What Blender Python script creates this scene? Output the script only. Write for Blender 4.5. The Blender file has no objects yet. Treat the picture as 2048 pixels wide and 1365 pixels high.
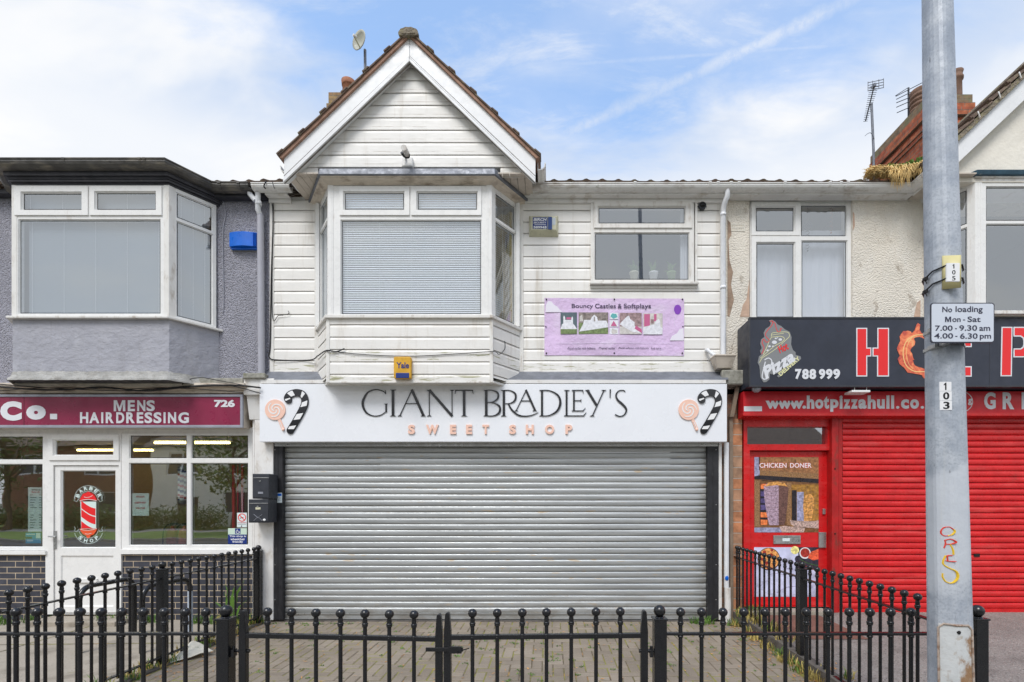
import bpy, bmesh, math, random
from math import sin, cos, pi, radians, sqrt, atan2, floor
from mathutils import Vector, Matrix
random.seed(11)
sc = bpy.context.scene
col = sc.collection

# ---------------------------------------------------------------- camera
F = 967.0            # focal length of the lens in photograph pixels (17 mm on a 36 mm sensor)
CX, CY = 1099.0, 1008.0   # principal point of the shifted lens
E = 1.57             # eye height
cam = bpy.data.cameras.new('camera')
cam.sensor_width = 36.0
cam.lens = 36.0 * F / 2048.0
cam.shift_x = (1024.0 - CX) / 2048.0
cam.shift_y = (CY - 682.5) / 2048.0
cam.clip_start = 0.05
cam.clip_end = 3000.0
cam_o = bpy.data.objects.new('camera', cam)
cam_o.location = (0, 0, E)
cam_o.rotation_euler = (radians(90), 0, 0)
col.objects.link(cam_o)
sc.camera = cam_o

# ---------------------------------------------------------------- light
SUN_EL, SUN_AZ = radians(54), radians(200)     # azimuth clockwise from +Y
SKY_K, CLOUD_K, SUN_K = 0.15, 0.66, 1.7
sc.view_settings.view_transform = 'Standard'
sc.view_settings.look = 'None'
sc.view_settings.exposure = 0.64
sc.view_settings.gamma = 1.0
world = bpy.data.worlds.new('World')
sc.world = world
world.use_nodes = True


class NG:
    """small node-graph writer"""
    def __init__(s, tree):
        s.t = tree; s.n = tree.nodes; s.l = tree.links
        s.n.clear()

    def new(s, typ, ins=None, **kw):
        nd = s.n.new(typ)
        for k, v in kw.items():
            setattr(nd, k, v)
        for k, v in (ins or {}).items():
            s.set(nd.inputs[k], v)
        return nd

    def set(s, sock, v):
        if isinstance(v, bpy.types.NodeSocket):
            s.l.new(v, sock)
        elif hasattr(v, 'outputs'):
            s.l.new(v.outputs[0], sock)
        else:
            if sock.type == 'RGBA' and len(v) == 3:
                v = (*v, 1.0)
            sock.default_value = v

    def math(s, op, a, b=0.0, c=0.0, clamp=False):
        nd = s.n.new('ShaderNodeMath'); nd.operation = op; nd.use_clamp = clamp
        s.set(nd.inputs[0], a); s.set(nd.inputs[1], b); s.set(nd.inputs[2], c)
        return nd.outputs[0]

    def vmath(s, op, a, b=(0, 0, 0)):
        nd = s.n.new('ShaderNodeVectorMath'); nd.operation = op
        s.set(nd.inputs[0], a); s.set(nd.inputs[1], b)
        return nd

    def mix(s, fac, a, b, mode='MIX'):
        nd = s.n.new('ShaderNodeMix'); nd.data_type = 'RGBA'; nd.blend_type = mode
        s.set(nd.inputs[0], fac); s.set(nd.inputs[6], a); s.set(nd.inputs[7], b)
        return nd.outputs[2]

    def step(s, v, lo, hi, to0=0.0, to1=1.0):
        nd = s.n.new('ShaderNodeMapRange'); nd.interpolation_type = 'SMOOTHSTEP'
        s.set(nd.inputs[0], v)
        nd.inputs[1].default_value = lo; nd.inputs[2].default_value = hi
        nd.inputs[3].default_value = to0; nd.inputs[4].default_value = to1
        return nd.outputs[0]

    def noise(s, vec, scale, detail=4.0, rough=0.55, dist=0.0):
        nd = s.n.new('ShaderNodeTexNoise')
        if vec is not None:
            s.set(nd.inputs['Vector'], vec)
        nd.inputs['Scale'].default_value = scale
        nd.inputs['Detail'].default_value = detail
        nd.inputs['Roughness'].default_value = rough
        nd.inputs['Distortion'].default_value = dist
        return nd.outputs['Fac']

    def mapping(s, vec, scale=(1, 1, 1), loc=(0, 0, 0), rot=(0, 0, 0)):
        nd = s.n.new('ShaderNodeMapping')
        s.set(nd.inputs['Vector'], vec)
        nd.inputs['Scale'].default_value = scale
        nd.inputs['Location'].default_value = loc
        nd.inputs['Rotation'].default_value = rot
        return nd.outputs[0]


def sky():
    g = NG(world.node_tree)
    d = g.new('ShaderNodeTexCoord').outputs['Generated']
    sky = g.new('ShaderNodeTexSky', sky_type='NISHITA')
    sky.sun_disc = False
    sky.sun_elevation = SUN_EL
    sky.sun_rotation = SUN_AZ
    sky.air_density = 1.0; sky.dust_density = 0.4; sky.ozone_density = 1.6
    clear = g.vmath('MULTIPLY', sky.outputs[0], (SKY_K * 1.16, SKY_K * 1.44, SKY_K * 1.55)).outputs[0]
    sep = g.new('ShaderNodeSeparateXYZ', {0: d})
    x, y, z = sep.outputs
    zz = g.math('ADD', g.math('MAXIMUM', z, 0.0), 0.22)
    flat = g.new('ShaderNodeCombineXYZ', {0: g.math('DIVIDE', x, zz), 1: g.math('DIVIDE', y, zz), 2: 0.0}).outputs[0]
    fm = g.mapping(flat, (1.0, 1.35, 1), (3.1, 0.4, 0), (0, 0, radians(22)))
    big = g.noise(fm, 1.15, 7.0, 0.56, 0.35)
    fine = g.noise(g.mapping(flat, (1.6, 4.2, 1), (0, 2, 0), (0, 0, radians(30))), 2.4, 6.0, 0.6, 0.5)
    cover = g.math('ADD', g.math('MULTIPLY', big, 0.66), g.math('MULTIPLY', fine, 0.44))
    # more cloud to the left of the gable and low down, more blue up to the right
    cover = g.math('ADD', cover, g.math('MULTIPLY', g.step(x, -0.12, 0.22), -0.06))
    cover = g.math('ADD', cover, g.step(z, 0.54, 0.70, 0.01, -0.10))
    cover = g.math('ADD', cover, g.step(z, 0.66, 0.50, 0.0, 0.19))
    cover = g.math('ADD', cover, g.step(y, 0.1, -0.3, 0.0, 0.05))
    mask = g.step(cover, 0.38, 0.66)
    wisp = g.noise(g.mapping(flat, (2.2, 6.5, 1), (1, 5, 0), (0, 0, radians(34))), 1.9, 8.0, 0.66, 0.35)
    mask = g.math('MAXIMUM', mask, g.math('MULTIPLY', g.step(wisp, 0.44, 0.74), 0.72))
    # two vapour trails: bands around great circles
    def trail(p0, p1, w, amt, t0, t1):
        a = Vector((p0[0] - CX, F, CY - p0[1])).normalized()
        b = Vector((p1[0] - CX, F, CY - p1[1])).normalized()
        n = a.cross(b).normalized()
        along = (b - a).normalized()
        dist = g.math('ABSOLUTE', g.vmath('DOT_PRODUCT', d, tuple(n)).outputs['Value'])
        s_ = g.vmath('DOT_PRODUCT', d, tuple(along)).outputs['Value']
        sa, sb = a.dot(along), b.dot(along)
        wob = g.noise(d, 26.0, 5.0, 0.65)
        wid = g.math('MULTIPLY', wob, w * 2.0)
        band = g.math('MULTIPLY', g.step(g.math('DIVIDE', dist, wid), 1.2, 0.0), g.step(g.noise(d, 60.0, 6.0, 0.7), 0.30, 0.62, 0.45, 1.0))
        rng = g.math('MULTIPLY', g.step(s_, sa - t0, sa + t0), g.step(s_, sb + t1, sb - t1))
        fr = g.math('GREATER_THAN', y, 0.0)
        return g.math('MULTIPLY', g.math('MULTIPLY', g.math('MULTIPLY', band, rng), fr), amt)
    t = trail((1100, 285), (1720, -8), 0.0115, 0.70, 0.05, 0.05)
    t2 = trail((1110, 132), (1880, 76), 0.0036, 0.26, 0.05, 0.1)
    t3 = trail((1560, 300), (1850, 205), 0.003, 0.35, 0.05, 0.1)
    mask = g.math('MAXIMUM', mask, g.math('MAXIMUM', t, g.math('MAXIMUM', t2, t3)))
    shade = g.noise(g.mapping(flat, (1.3, 2.2, 1), (7, 1, 0), (0, 0, radians(20))), 1.7, 5.0, 0.55, 0.2)
    white = g.mix(g.step(shade, 0.42, 0.66), (0.60 * CLOUD_K, 0.71 * CLOUD_K, 0.90 * CLOUD_K), (0.93 * CLOUD_K, 0.945 * CLOUD_K, 0.97 * CLOUD_K))
    white = g.mix(g.step(z, 0.60, 0.50, 0.0, 0.75), white, (0.98 * CLOUD_K, 0.985 * CLOUD_K, 0.99 * CLOUD_K))
    c = g.mix(g.math('ADD', 0.32, g.math('MULTIPLY', mask, 0.68)), clear, white)
    bg = g.new('ShaderNodeBackground', {0: c, 1: 1.0})
    out = g.new('ShaderNodeOutputWorld', {0: bg.outputs[0]})


sky()
sun = bpy.data.lights.new('sun', 'SUN')
sun.energy = SUN_K
sun.angle = radians(26)
sun.color = (1.0, 0.965, 0.92)
sun_o = bpy.data.objects.new('sun', sun)
col.objects.link(sun_o)
_sd = Vector((sin(SUN_AZ) * cos(SUN_EL), cos(SUN_AZ) * cos(SUN_EL), sin(SUN_EL)))
sun_o.rotation_euler = _sd.to_track_quat('Z', 'Y').to_euler()
sun_o.location = _sd * 60


# ---------------------------------------------------------------- helpers
def X(px, d): return (px - CX) * d / F
def Z(py, d): return E - (py - CY) * d / F


class MB:
    """collects faces; build() links them as ONE mesh object"""
    def __init__(s):
        s.v = []; s.f = []; s.m = []; s.s = []

    def add(s, vs, fs, m=0, smooth=False):
        b = len(s.v)
        s.v += [tuple(v) for v in vs]
        for f in fs:
            s.f.append(tuple(i + b for i in f)); s.m.append(m); s.s.append(smooth)
        return s

    def box(s, x0, x1, y0, y1, z0, z1, m=0):
        x0, x1 = sorted((x0, x1)); y0, y1 = sorted((y0, y1)); z0, z1 = sorted((z0, z1))
        vs = [(x, y, z) for x in (x0, x1) for y in (y0, y1) for z in (z0, z1)]
        return s.add(vs, [(0, 1, 3, 2), (4, 6, 7, 5), (0, 4, 5, 1), (2, 3, 7, 6), (0, 2, 6, 4), (1, 5, 7, 3)], m)

    def pbox(s, px0, px1, py0, py1, d0, d1, m=0):
        """box whose front face (at distance d0) spans those photograph pixels"""
        return s.box(X(px0, d0), X(px1, d0), d0, d1, Z(py1, d0), Z(py0, d0), m)

    def prism(s, poly, y0, y1, m=0, smooth=False):
        """polygon of (x, z) extruded from y0 to y1"""
        n = len(poly)
        vs = [(x, y0, z) for x, z in poly] + [(x, y1, z) for x, z in poly]
        s.add(vs, [tuple(range(n)), tuple(range(2 * n - 1, n - 1, -1))], m)
        b = len(s.v) - 2 * n
        for i in range(n):
            j = (i + 1) % n
            s.f.append((b + i, b + n + i, b + n + j, b + j)); s.m.append(m); s.s.append(smooth)
        return s

    def prismz(s, poly, z0, z1, m=0, poly1=None):
        """polygon of (x, y) extruded in z (poly1: a different outline at z1)"""
        n = len(poly); p1 = poly1 or poly
        vs = [(x, y, z0) for x, y in poly] + [(x, y, z1) for x, y in p1]
        fs = [tuple(range(n)), tuple(range(2 * n - 1, n - 1, -1))]
        fs += [(i, n + i, n + (i + 1) % n, (i + 1) % n) for i in range(n)]
        return s.add(vs, fs, m)

    def prismx(s, poly, x0, x1, m=0):
        """polygon of (y, z) extruded in x"""
        n = len(poly)
        vs = [(x0, y, z) for y, z in poly] + [(x1, y, z) for y, z in poly]
        fs = [tuple(range(n)), tuple(range(2 * n - 1, n - 1, -1))]
        fs += [(i, n + i, n + (i + 1) % n, (i + 1) % n) for i in range(n)]
        return s.add(vs, fs, m)

    def tube(s, pts, r, n=10, m=0, closed=False):
        pts = [Vector(p) for p in pts]
        k = len(pts); rings = []
        prev = None
        for i, p in enumerate(pts):
            a = pts[i - 1] if i or closed else p
            b = pts[(i + 1) % k] if i < k - 1 or closed else p
            t = (b - a).normalized()
            if prev is None:
                u = t.cross(Vector((0, 0, 1)))
                if u.length < 1e-3: u = t.cross(Vector((1, 0, 0)))
            else:
                u = prev - t * prev.dot(t)
            u.normalize(); prev = u
            w = t.cross(u)
            rr = r[i] if isinstance(r, (list, tuple)) else r
            rings.append([p + (u * cos(2 * pi * j / n) + w * sin(2 * pi * j / n)) * rr for j in range(n)])
        vs = [v for ring in rings for v in ring]
        fs = []
        for i in range(k if closed else k - 1):
            i2 = (i + 1) % k
            fs += [(i * n + j, i * n + (j + 1) % n, i2 * n + (j + 1) % n, i2 * n + j) for j in range(n)]
        s.add(vs, fs, m, True)
        if not closed:
            s.add(rings[0], [tuple(range(n))], m); s.add(rings[-1], [tuple(range(n))], m)
        return s

    def lathe(s, prof, c=(0, 0, 0), n=16, m=0, smooth=True):
        """profile of (radius, z) turned about the vertical through c"""
        vs = []; fs = []
        for r, z in prof:
            vs += [(c[0] + r * cos(2 * pi * j / n), c[1] + r * sin(2 * pi * j / n), c[2] + z) for j in range(n)]
        for i in range(len(prof) - 1):
            fs += [(i * n + j, i * n + (j + 1) % n, (i + 1) * n + (j + 1) % n, (i + 1) * n + j) for j in range(n)]
        s.add(vs, fs, m, smooth)
        return s

    def ball(s, c, r, n=14, m=0, sq=(1, 1, 1)):
        k = n // 2
        vs = [(c[0], c[1], c[2] - r * sq[2])]
        for i in range(1, k):
            a = -pi / 2 + pi * i / k
            vs += [(c[0] + r * sq[0] * cos(a) * cos(2 * pi * j / n), c[1] + r * sq[1] * cos(a) * sin(2 * pi * j / n), c[2] + r * sq[2] * sin(a)) for j in range(n)]
        vs.append((c[0], c[1], c[2] + r * sq[2]))
        fs = [(0, 1 + (j + 1) % n, 1 + j) for j in range(n)]
        for i in range(k - 2):
            b = 1 + i * n
            fs += [(b + j, b + (j + 1) % n, b + n + (j + 1) % n, b + n + j) for j in range(n)]
        b = 1 + (k - 2) * n
        fs += [(b + j, b + (j + 1) % n, len(vs) - 1) for j in range(n)]
        return s.add(vs, fs, m, True)

    def ribbon(s, pts, w, y0, y1, m=0):
        """brush stroke through (x, z) points, width per point, thickness y0..y1"""
        k = len(pts); L = []; R = []
        for i in range(k):
            a = Vector(pts[max(i - 1, 0)]); b = Vector(pts[min(i + 1, k - 1)])
            t = (b - a); t = t.normalized() if t.length > 1e-9 else Vector((1, 0))
            nn = Vector((-t.y, t.x)); ww = (w[i] if isinstance(w, (list, tuple)) else w) / 2
            p = Vector(pts[i]); L.append(p + nn * ww); R.append(p - nn * ww)
        vs = []
        for i in range(k):
            vs += [(L[i].x, y0, L[i].y), (R[i].x, y0, R[i].y), (R[i].x, y1, R[i].y), (L[i].x, y1, L[i].y)]
        fs = []
        for i in range(k - 1):
            a, b = 4 * i, 4 * i + 4
            fs += [(a, a + 1, b + 1, b), (a + 1, a + 2, b + 2, b + 1), (a + 2, a + 3, b + 3, b + 2), (a + 3, a, b, b + 3)]
        fs += [(0, 3, 2, 1), (4 * k - 4, 4 * k - 3, 4 * k - 2, 4 * k - 1)]
        return s.add(vs, fs, m)

    def build(s, name, mats, parent=None, bevel=0.0, local=False):
        me = bpy.data.meshes.new(name)
        me.from_pydata(s.v, [], s.f)
        for m in (mats if isinstance(mats, (list, tuple)) else [mats]):
            me.materials.append(m)
        me.polygons.foreach_set('material_index', s.m)
        me.polygons.foreach_set('use_smooth', s.s)
        bm = bmesh.new(); bm.from_mesh(me)
        bmesh.ops.recalc_face_normals(bm, faces=bm.faces)
        bm.to_mesh(me); bm.free()
        o = bpy.data.objects.new(name, me)
        col.objects.link(o)
        if parent is not None:
            o.parent = parent
            if not local:
                o.matrix_parent_inverse = Matrix.Translation(-Vector(wloc(parent)))
        if bevel:
            b = o.modifiers.new('bevel', 'BEVEL')
            b.width = bevel; b.segments = 2; b.limit_method = 'ANGLE'; b.angle_limit = radians(40)
            b.harden_normals = False
        return o


def _clusters(mb, gap):
    """groups of faces whose loose pieces lie within gap of each other"""
    par = list(range(len(mb.v)))
    def find(i):
        while par[i] != i:
            par[i] = par[par[i]]; i = par[i]
        return i
    for f in mb.f:
        for k in f[1:]: par[find(k)] = find(f[0])
    isl = {}
    for i, v in enumerate(mb.v):
        r = find(i); bb = isl.setdefault(r, [list(v), list(v)])
        for q in range(3): bb[0][q] = min(bb[0][q], v[q]); bb[1][q] = max(bb[1][q], v[q])
    keys = list(isl); grp = {k: k for k in keys}
    def gf(k):
        while grp[k] != k: k = grp[k]
        return k
    for i, p in enumerate(keys):
        for q in keys[i + 1:]:
            A, Bb = isl[p], isl[q]
            if all(A[0][t] - gap <= Bb[1][t] and Bb[0][t] - gap <= A[1][t] for t in range(3)): grp[gf(p)] = gf(q)
    out = {}
    for fi, f in enumerate(mb.f): out.setdefault(gf(find(f[0])), []).append(fi)
    return list(out.values())


def build_each(mb, name, mats, parent=None, bevel=0.0, gap=0.03):
    """every separate piece an object of its own; returns the first"""
    first = None
    for fl in _clusters(mb, gap):
        nb = MB(); mp = {}
        for fi in fl:
            f = []
            for i in mb.f[fi]:
                if i not in mp: mp[i] = len(nb.v); nb.v.append(mb.v[i])
                f.append(mp[i])
            nb.f.append(tuple(f)); nb.m.append(mb.m[fi]); nb.s.append(mb.s[fi])
        o = nb.build(name, mats, parent, bevel)
        first = first or o
    return first


def wloc(o):
    v = Vector(o.matrix_parent_inverse.translation) + Vector(o.location) if o.parent else Vector(o.location)
    return v + wloc(o.parent) if o.parent else v


def thing(name, label, cat, loc=(0, 0, 0), group=None):
    o = bpy.data.objects.new(name, None)
    o.empty_display_size = 0.2
    o.location = loc
    col.objects.link(o)
    return tag(o, label, cat, group)


def tag(o, label, cat, group=None):
    o['label'] = label; o['category'] = cat
    if group: o['group'] = group
    return o


def structure(o):
    o['kind'] = 'structure'; return o


def stuff(o, label, cat):
    o['kind'] = 'stuff'; o['label'] = label; o['category'] = cat; return o


# ---- lettering with Blender's built-in face, fitted to a box
_glyphs = {}
def glyph_mesh(txt, bold, ext, shear=0.0, space=1.0, aw=1.0):
    key = (txt, bold, ext, shear, space)
    if key in _glyphs: return _glyphs[key]
    cu = bpy.data.curves.new('lettering', 'FONT')
    cu.body = txt; cu.offset = bold; cu.extrude = ext; cu.shear = shear; cu.space_character = space
    cu.resolution_u = 4; cu.fill_mode = 'BOTH'
    o = bpy.data.objects.new('lettering', cu)
    col.objects.link(o)
    dg = bpy.context.evaluated_depsgraph_get()
    me = bpy.data.meshes.new_from_object(o.evaluated_get(dg))
    vs = [tuple(v.co) for v in me.vertices]; fs = [tuple(p.vertices) for p in me.polygons]
    bpy.data.objects.remove(o); bpy.data.curves.remove(cu); bpy.data.meshes.remove(me)
    x0 = min(v[0] for v in vs); x1 = max(v[0] for v in vs)
    z0 = min(v[1] for v in vs); z1 = max(v[1] for v in vs)
    vs = [((v[0] - x0) / (x1 - x0), (v[1] - z0) / (z1 - z0), v[2]) for v in vs]
    _glyphs[key] = (vs, fs, (x1 - x0) / (z1 - z0))
    return _glyphs[key]


def text(mb, txt, px0, px1, py0, py1, d, m=0, bold=0.0, thick=0.003, rot=0.0, shear=0.0, space=1.0):
    """lettering standing on the plane y=d, bounding box given in photograph pixels"""
    if txt in ('M', '1'):
        P = {'M': [(0, 0), (0, 1), (0.26, 1), (0.5, 0.36), (0.74, 1), (1, 1), (1, 0), (0.80, 0), (0.80, 0.72), (0.57, 0), (0.43, 0), (0.20, 0.72), (0.20, 0)],
             '1': [(0.42, 0), (0.42, 0.76), (0.0, 0.62), (0.0, 0.78), (0.5, 1), (0.78, 1), (0.78, 0)]}[txt]
        n = len(P)
        vs = [(u, v, 0.5) for u, v in P] + [(u, v, -0.5) for u, v in P]
        fs = [tuple(range(n)), tuple(range(2 * n - 1, n - 1, -1))] + [(i, n + i, n + (i + 1) % n, (i + 1) % n) for i in range(n)]
    else:
        vs, fs, asp = glyph_mesh(txt, bold, 0.5, shear, space)
    x0, x1, z0, z1 = X(px0, d), X(px1, d), Z(py1, d), Z(py0, d)
    cx, cz = (x0 + x1) / 2, (z0 + z1) / 2
    out = []
    for u, v, w in vs:
        a = (u - 0.5) * (x1 - x0); b = (v - 0.5) * (z1 - z0)
        out.append((cx + a * cos(rot) - b * sin(rot), d - thick / 2 - w * thick, cz + a * sin(rot) + b * cos(rot)))
    mb.add(out, fs, m)


def spline(pts, n=8):
    """Catmull-Rom through tuples of any length"""
    P = [pts[0]] + list(pts) + [pts[-1]]
    out = []
    for i in range(1, len(P) - 2):
        for j in range(n):
            t = j / n
            out.append(tuple(0.5 * (2 * b + (c - a) * t + (2 * a - 5 * b + 4 * c - e) * t * t + (3 * b - a - 3 * c + e) * t ** 3)
                             for a, b, c, e in zip(P[i - 1], P[i], P[i + 1], P[i + 2])))
    out.append(tuple(pts[-1]))
    return out


# ---------------------------------------------------------------- materials
def mat(name, c, rough=0.6, metal=0.0, spec=0.4, vary=None, dirt=(), bump=(), coat=0.0, emit=None, alpha=None):
    """procedural surface: colour variation, stains with a shape of their own, surface relief
    vary=(scale, amount)  dirt=[(colour, scale xyz, lo, hi, strength)]  bump=[(kind, scale, distance)]"""
    m = bpy.data.materials.new(name); m.use_nodes = True
    g = NG(m.node_tree)
    co = g.new('ShaderNodeTexCoord').outputs['Object']
    bs = g.new('ShaderNodeBsdfPrincipled')
    cc = g.new('ShaderNodeRGB'); cc.outputs[0].default_value = (*c, 1); cs = cc.outputs[0]
    if vary:
        f = g.noise(co, vary[0], 5.0, 0.6)
        k = g.step(f, 0.25, 0.75, 1 - vary[1], 1 + vary[1])
        cs = g.vmath('SCALE', cs).outputs[0]; g.set(cs.node.inputs['Scale'], k)
    rg = rough
    for i, (dc, scl, lo, hi, amt) in enumerate(dirt):
        v = g.mapping(co, scl if isinstance(scl, tuple) else (scl,) * 3, (i * 3.7, i * 1.3, i * 5.1))
        f = g.math('MULTIPLY', g.step(g.noise(v, 1.0, 6.0, 0.62), lo, hi), amt)
        cs = g.mix(f, cs, dc)
    g.set(bs.inputs['Base Color'], cs)
    if vary:
        rr = g.step(g.noise(co, vary[0] * 2.3, 4.0), 0.3, 0.7, max(rough - 0.1, 0.03), min(rough + 0.12, 1))
        g.set(bs.inputs['Roughness'], rr)
    else:
        bs.inputs['Roughness'].default_value = rough
    bs.inputs['Metallic'].default_value = metal
    bs.inputs['Specular IOR Level'].default_value = spec
    bs.inputs['Coat Weight'].default_value = coat
    if emit:
        bs.inputs['Emission Color'].default_value = (*emit[0], 1)
        bs.inputs['Emission Strength'].default_value = emit[1]
    nrm = None
    for kind, scl, dist in bump:
        if kind == 'noise':
            h = g.noise(co, scl, 5.0, 0.6)
        elif kind == 'cells':
            v = g.new('ShaderNodeTexVoronoi', {'Vector': co}); v.inputs['Scale'].default_value = scl
            h = g.math('SUBTRACT', 1.0, v.outputs['Distance'])
        else:
            h = g.noise(g.mapping(co, kind), scl, 4.0, 0.6)
        b = g.new('ShaderNodeBump', {'Height': h})
        b.inputs['Distance'].default_value = dist
        b.inputs['Strength'].default_value = 1.0
        if nrm is not None: g.l.new(nrm, b.inputs['Normal'])
        nrm = b.outputs[0]
    if nrm is not None: g.l.new(nrm, bs.inputs['Normal'])
    g.new('ShaderNodeOutputMaterial', {0: bs.outputs[0]})
    m.diffuse_color = (*c, 1)
    return m


def clad_mat():
    """white shiplap: grime streaks, insect-like specks, green algae towards the bottom boards, orange rust runs"""
    m = M['clad']; g = NG.__new__(NG); g.t = m.node_tree; g.n = g.t.nodes; g.l = g.t.links
    bs = next(n for n in g.n if n.type == 'BSDF_PRINCIPLED')
    cs = bs.inputs['Base Color'].links[0].from_socket
    co = g.new('ShaderNodeTexCoord').outputs['Object']; sep = g.new('ShaderNodeSeparateXYZ', {0: co}); x, y, z = sep.outputs
    n1 = g.noise(g.mapping(co, (3.5, 3.5, 30)), 1.0, 6.0, 0.65)
    for z0, z1, lo in ((3.105, 3.19, 0.50), (3.37, 3.49, 0.53)):
        bandm = g.math('MULTIPLY', g.step(z, z0 - 0.01, z0 + 0.02), g.step(z, z1 + 0.02, z1 - 0.03))
        bandm = g.math('MULTIPLY', bandm, g.step(n1, lo, lo + 0.13))
        cs = g.mix(g.math('MULTIPLY', bandm, 0.85), cs, (0.28, 0.27, 0.11))
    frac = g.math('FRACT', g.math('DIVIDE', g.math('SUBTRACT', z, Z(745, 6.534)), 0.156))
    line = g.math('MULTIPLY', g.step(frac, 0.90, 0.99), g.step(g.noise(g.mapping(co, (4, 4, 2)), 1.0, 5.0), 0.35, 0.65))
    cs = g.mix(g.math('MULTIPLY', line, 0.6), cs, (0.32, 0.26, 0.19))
    g.set(bs.inputs['Base Color'], cs)


def brick_mat(name, c1, c2, mortar, bw=0.225, bh=0.075, joint=0.011, rough=0.75, vary=0.3, moss=None):
    m = bpy.data.materials.new(name); m.use_nodes = True
    g = NG(m.node_tree)
    co = g.new('ShaderNodeTexCoord').outputs['Object']
    sep = g.new('ShaderNodeSeparateXYZ', {0: co})
    u = g.math('ADD', sep.outputs[0], sep.outputs[1])
    v = g.new('ShaderNodeCombineXYZ', {0: u, 1: sep.outputs[2], 2: 0.0}).outputs[0]
    b = g.new('ShaderNodeTexBrick', {'Vector': v, 'Color1': c1, 'Color2': c2, 'Mortar': mortar})
    b.inputs['Scale'].default_value = 1.0
    b.inputs['Mortar Size'].default_value = joint / 2
    b.inputs['Mortar Smooth'].default_value = 0.15
    b.inputs['Brick Width'].default_value = bw
    b.inputs['Row Height'].default_value = bh
    cs = b.outputs['Color']
    f = g.step(g.noise(co, 9.0, 5.0), 0.25, 0.75, 1 - vary, 1 + vary)
    s_ = g.vmath('SCALE', cs); g.set(s_.inputs['Scale'], f); cs = s_.outputs[0]
    if moss:
        cs = g.mix(g.math('MULTIPLY', g.step(g.noise(co, 6.0, 6.0), 0.5, 0.62), 0.8), cs, moss)
    bs = g.new('ShaderNodeBsdfPrincipled', {'Base Color': cs})
    bs.inputs['Roughness'].default_value = rough
    bs.inputs['Specular IOR Level'].default_value = 0.3
    h = g.math('ADD', g.math('MULTIPLY', g.math('SUBTRACT', 1.0, b.outputs['Fac']), 1.0), g.math('MULTIPLY', g.noise(co, 60.0, 3.0), 0.35))
    bp = g.new('ShaderNodeBump', {'Height': h}); bp.inputs['Distance'].default_value = 0.006
    g.l.new(bp.outputs[0], bs.inputs['Normal'])
    g.new('ShaderNodeOutputMaterial', {0: bs.outputs[0]})
    return m


def glass_mat(name, tint, refl, wob=0.0):
    m = bpy.data.materials.new(name); m.use_nodes = True
    g = NG(m.node_tree)
    tr = g.new('ShaderNodeBsdfTransparent', {0: tint})
    gl = g.new('ShaderNodeBsdfGlossy', {0: (0.93, 0.97, 1.0)})
    gl.inputs['Roughness'].default_value = 0.015
    if wob:
        co = g.new('ShaderNodeTexCoord').outputs['Object']
        b = g.new('ShaderNodeBump', {'Height': g.noise(co, 1.6, 1.0)}); b.inputs['Distance'].default_value = wob
        g.l.new(b.outputs[0], gl.inputs['Normal'])
    ge = g.new('ShaderNodeNewGeometry')
    k = g.math('ABSOLUTE', g.vmath('DOT_PRODUCT', ge.outputs['Incoming'], ge.outputs['Normal']).outputs['Value'])
    fac = g.math('ADD', g.math('MULTIPLY', g.math('POWER', g.math('SUBTRACT', 1.0, k), 5.0), 1.0 - refl), refl, clamp=True)
    mx = g.new('ShaderNodeMixShader', {0: fac, 1: tr.outputs[0], 2: gl.outputs[0]})
    g.new('ShaderNodeOutputMaterial', {0: mx.outputs[0]})
    return m


GRIME = (0.16, 0.12, 0.075); ALGAE = (0.13, 0.14, 0.045); RUST = (0.30, 0.11, 0.025)
M = {}
M['clad'] = mat('white_cladding', (0.82, 0.797, 0.755), 0.42, vary=(3.0, 0.04), bump=[('noise', 7, 0.0015), ((1.2, 1.2, 5), 1.0, 0.006)],
                dirt=[((0.46, 0.39, 0.29), (9, 9, 0.9), 0.52, 0.78, 0.5), ((0.30, 0.22, 0.14), (26, 26, 26), 0.68, 0.78, 0.6), ((0.10, 0.07, 0.04), (60, 60, 60), 0.745, 0.765, 0.8)])
M['frame'] = mat('white_window_plastic', (0.80, 0.79, 0.765), 0.3, spec=0.5, vary=(5.0, 0.03),
                 dirt=[((0.45, 0.36, 0.26), (14, 14, 3), 0.6, 0.82, 0.5)])
M['frame_old'] = mat('dirty_white_frame', (0.76, 0.74, 0.70), 0.4, vary=(5.0, 0.05),
                     dirt=[((0.33, 0.25, 0.17), (12, 12, 4), 0.5, 0.75, 0.6)])
M['trim'] = mat('painted_white_trim', (0.78, 0.765, 0.74), 0.45, vary=(4.0, 0.05), bump=[('noise', 14, 0.002)],
                dirt=[((0.36, 0.28, 0.19), (7, 7, 4), 0.5, 0.74, 0.55)])
M['cornice'] = mat('weathered_cornice_paint', (0.70, 0.62, 0.52), 0.6, vary=(6.0, 0.12), bump=[('noise', 30, 0.002)],
                   dirt=[((0.20, 0.13, 0.08), (5, 9, 20), 0.45, 0.72, 0.65)])
M['shade_line'] = mat('groove_shade', (0.20, 0.18, 0.16), 0.8, vary=(12, 0.4))  # dark colour for the shadow gaps of the bargeboard mouldings
M['soffit'] = mat('stained_soffit_board', (0.60, 0.53, 0.45), 0.55, vary=(5.0, 0.08), dirt=[(GRIME, 6, 0.5, 0.75, 0.5)])
M['bargeboard'] = mat('white_bargeboard', (0.80, 0.80, 0.80), 0.35, vary=(5.0, 0.03), bump=[('noise', 5, 0.002)],
                      dirt=[((0.25, 0.24, 0.22), (60, 60, 60), 0.68, 0.76, 0.8), ((0.5, 0.5, 0.48), (3, 3, 7), 0.55, 0.8, 0.35)])
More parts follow.
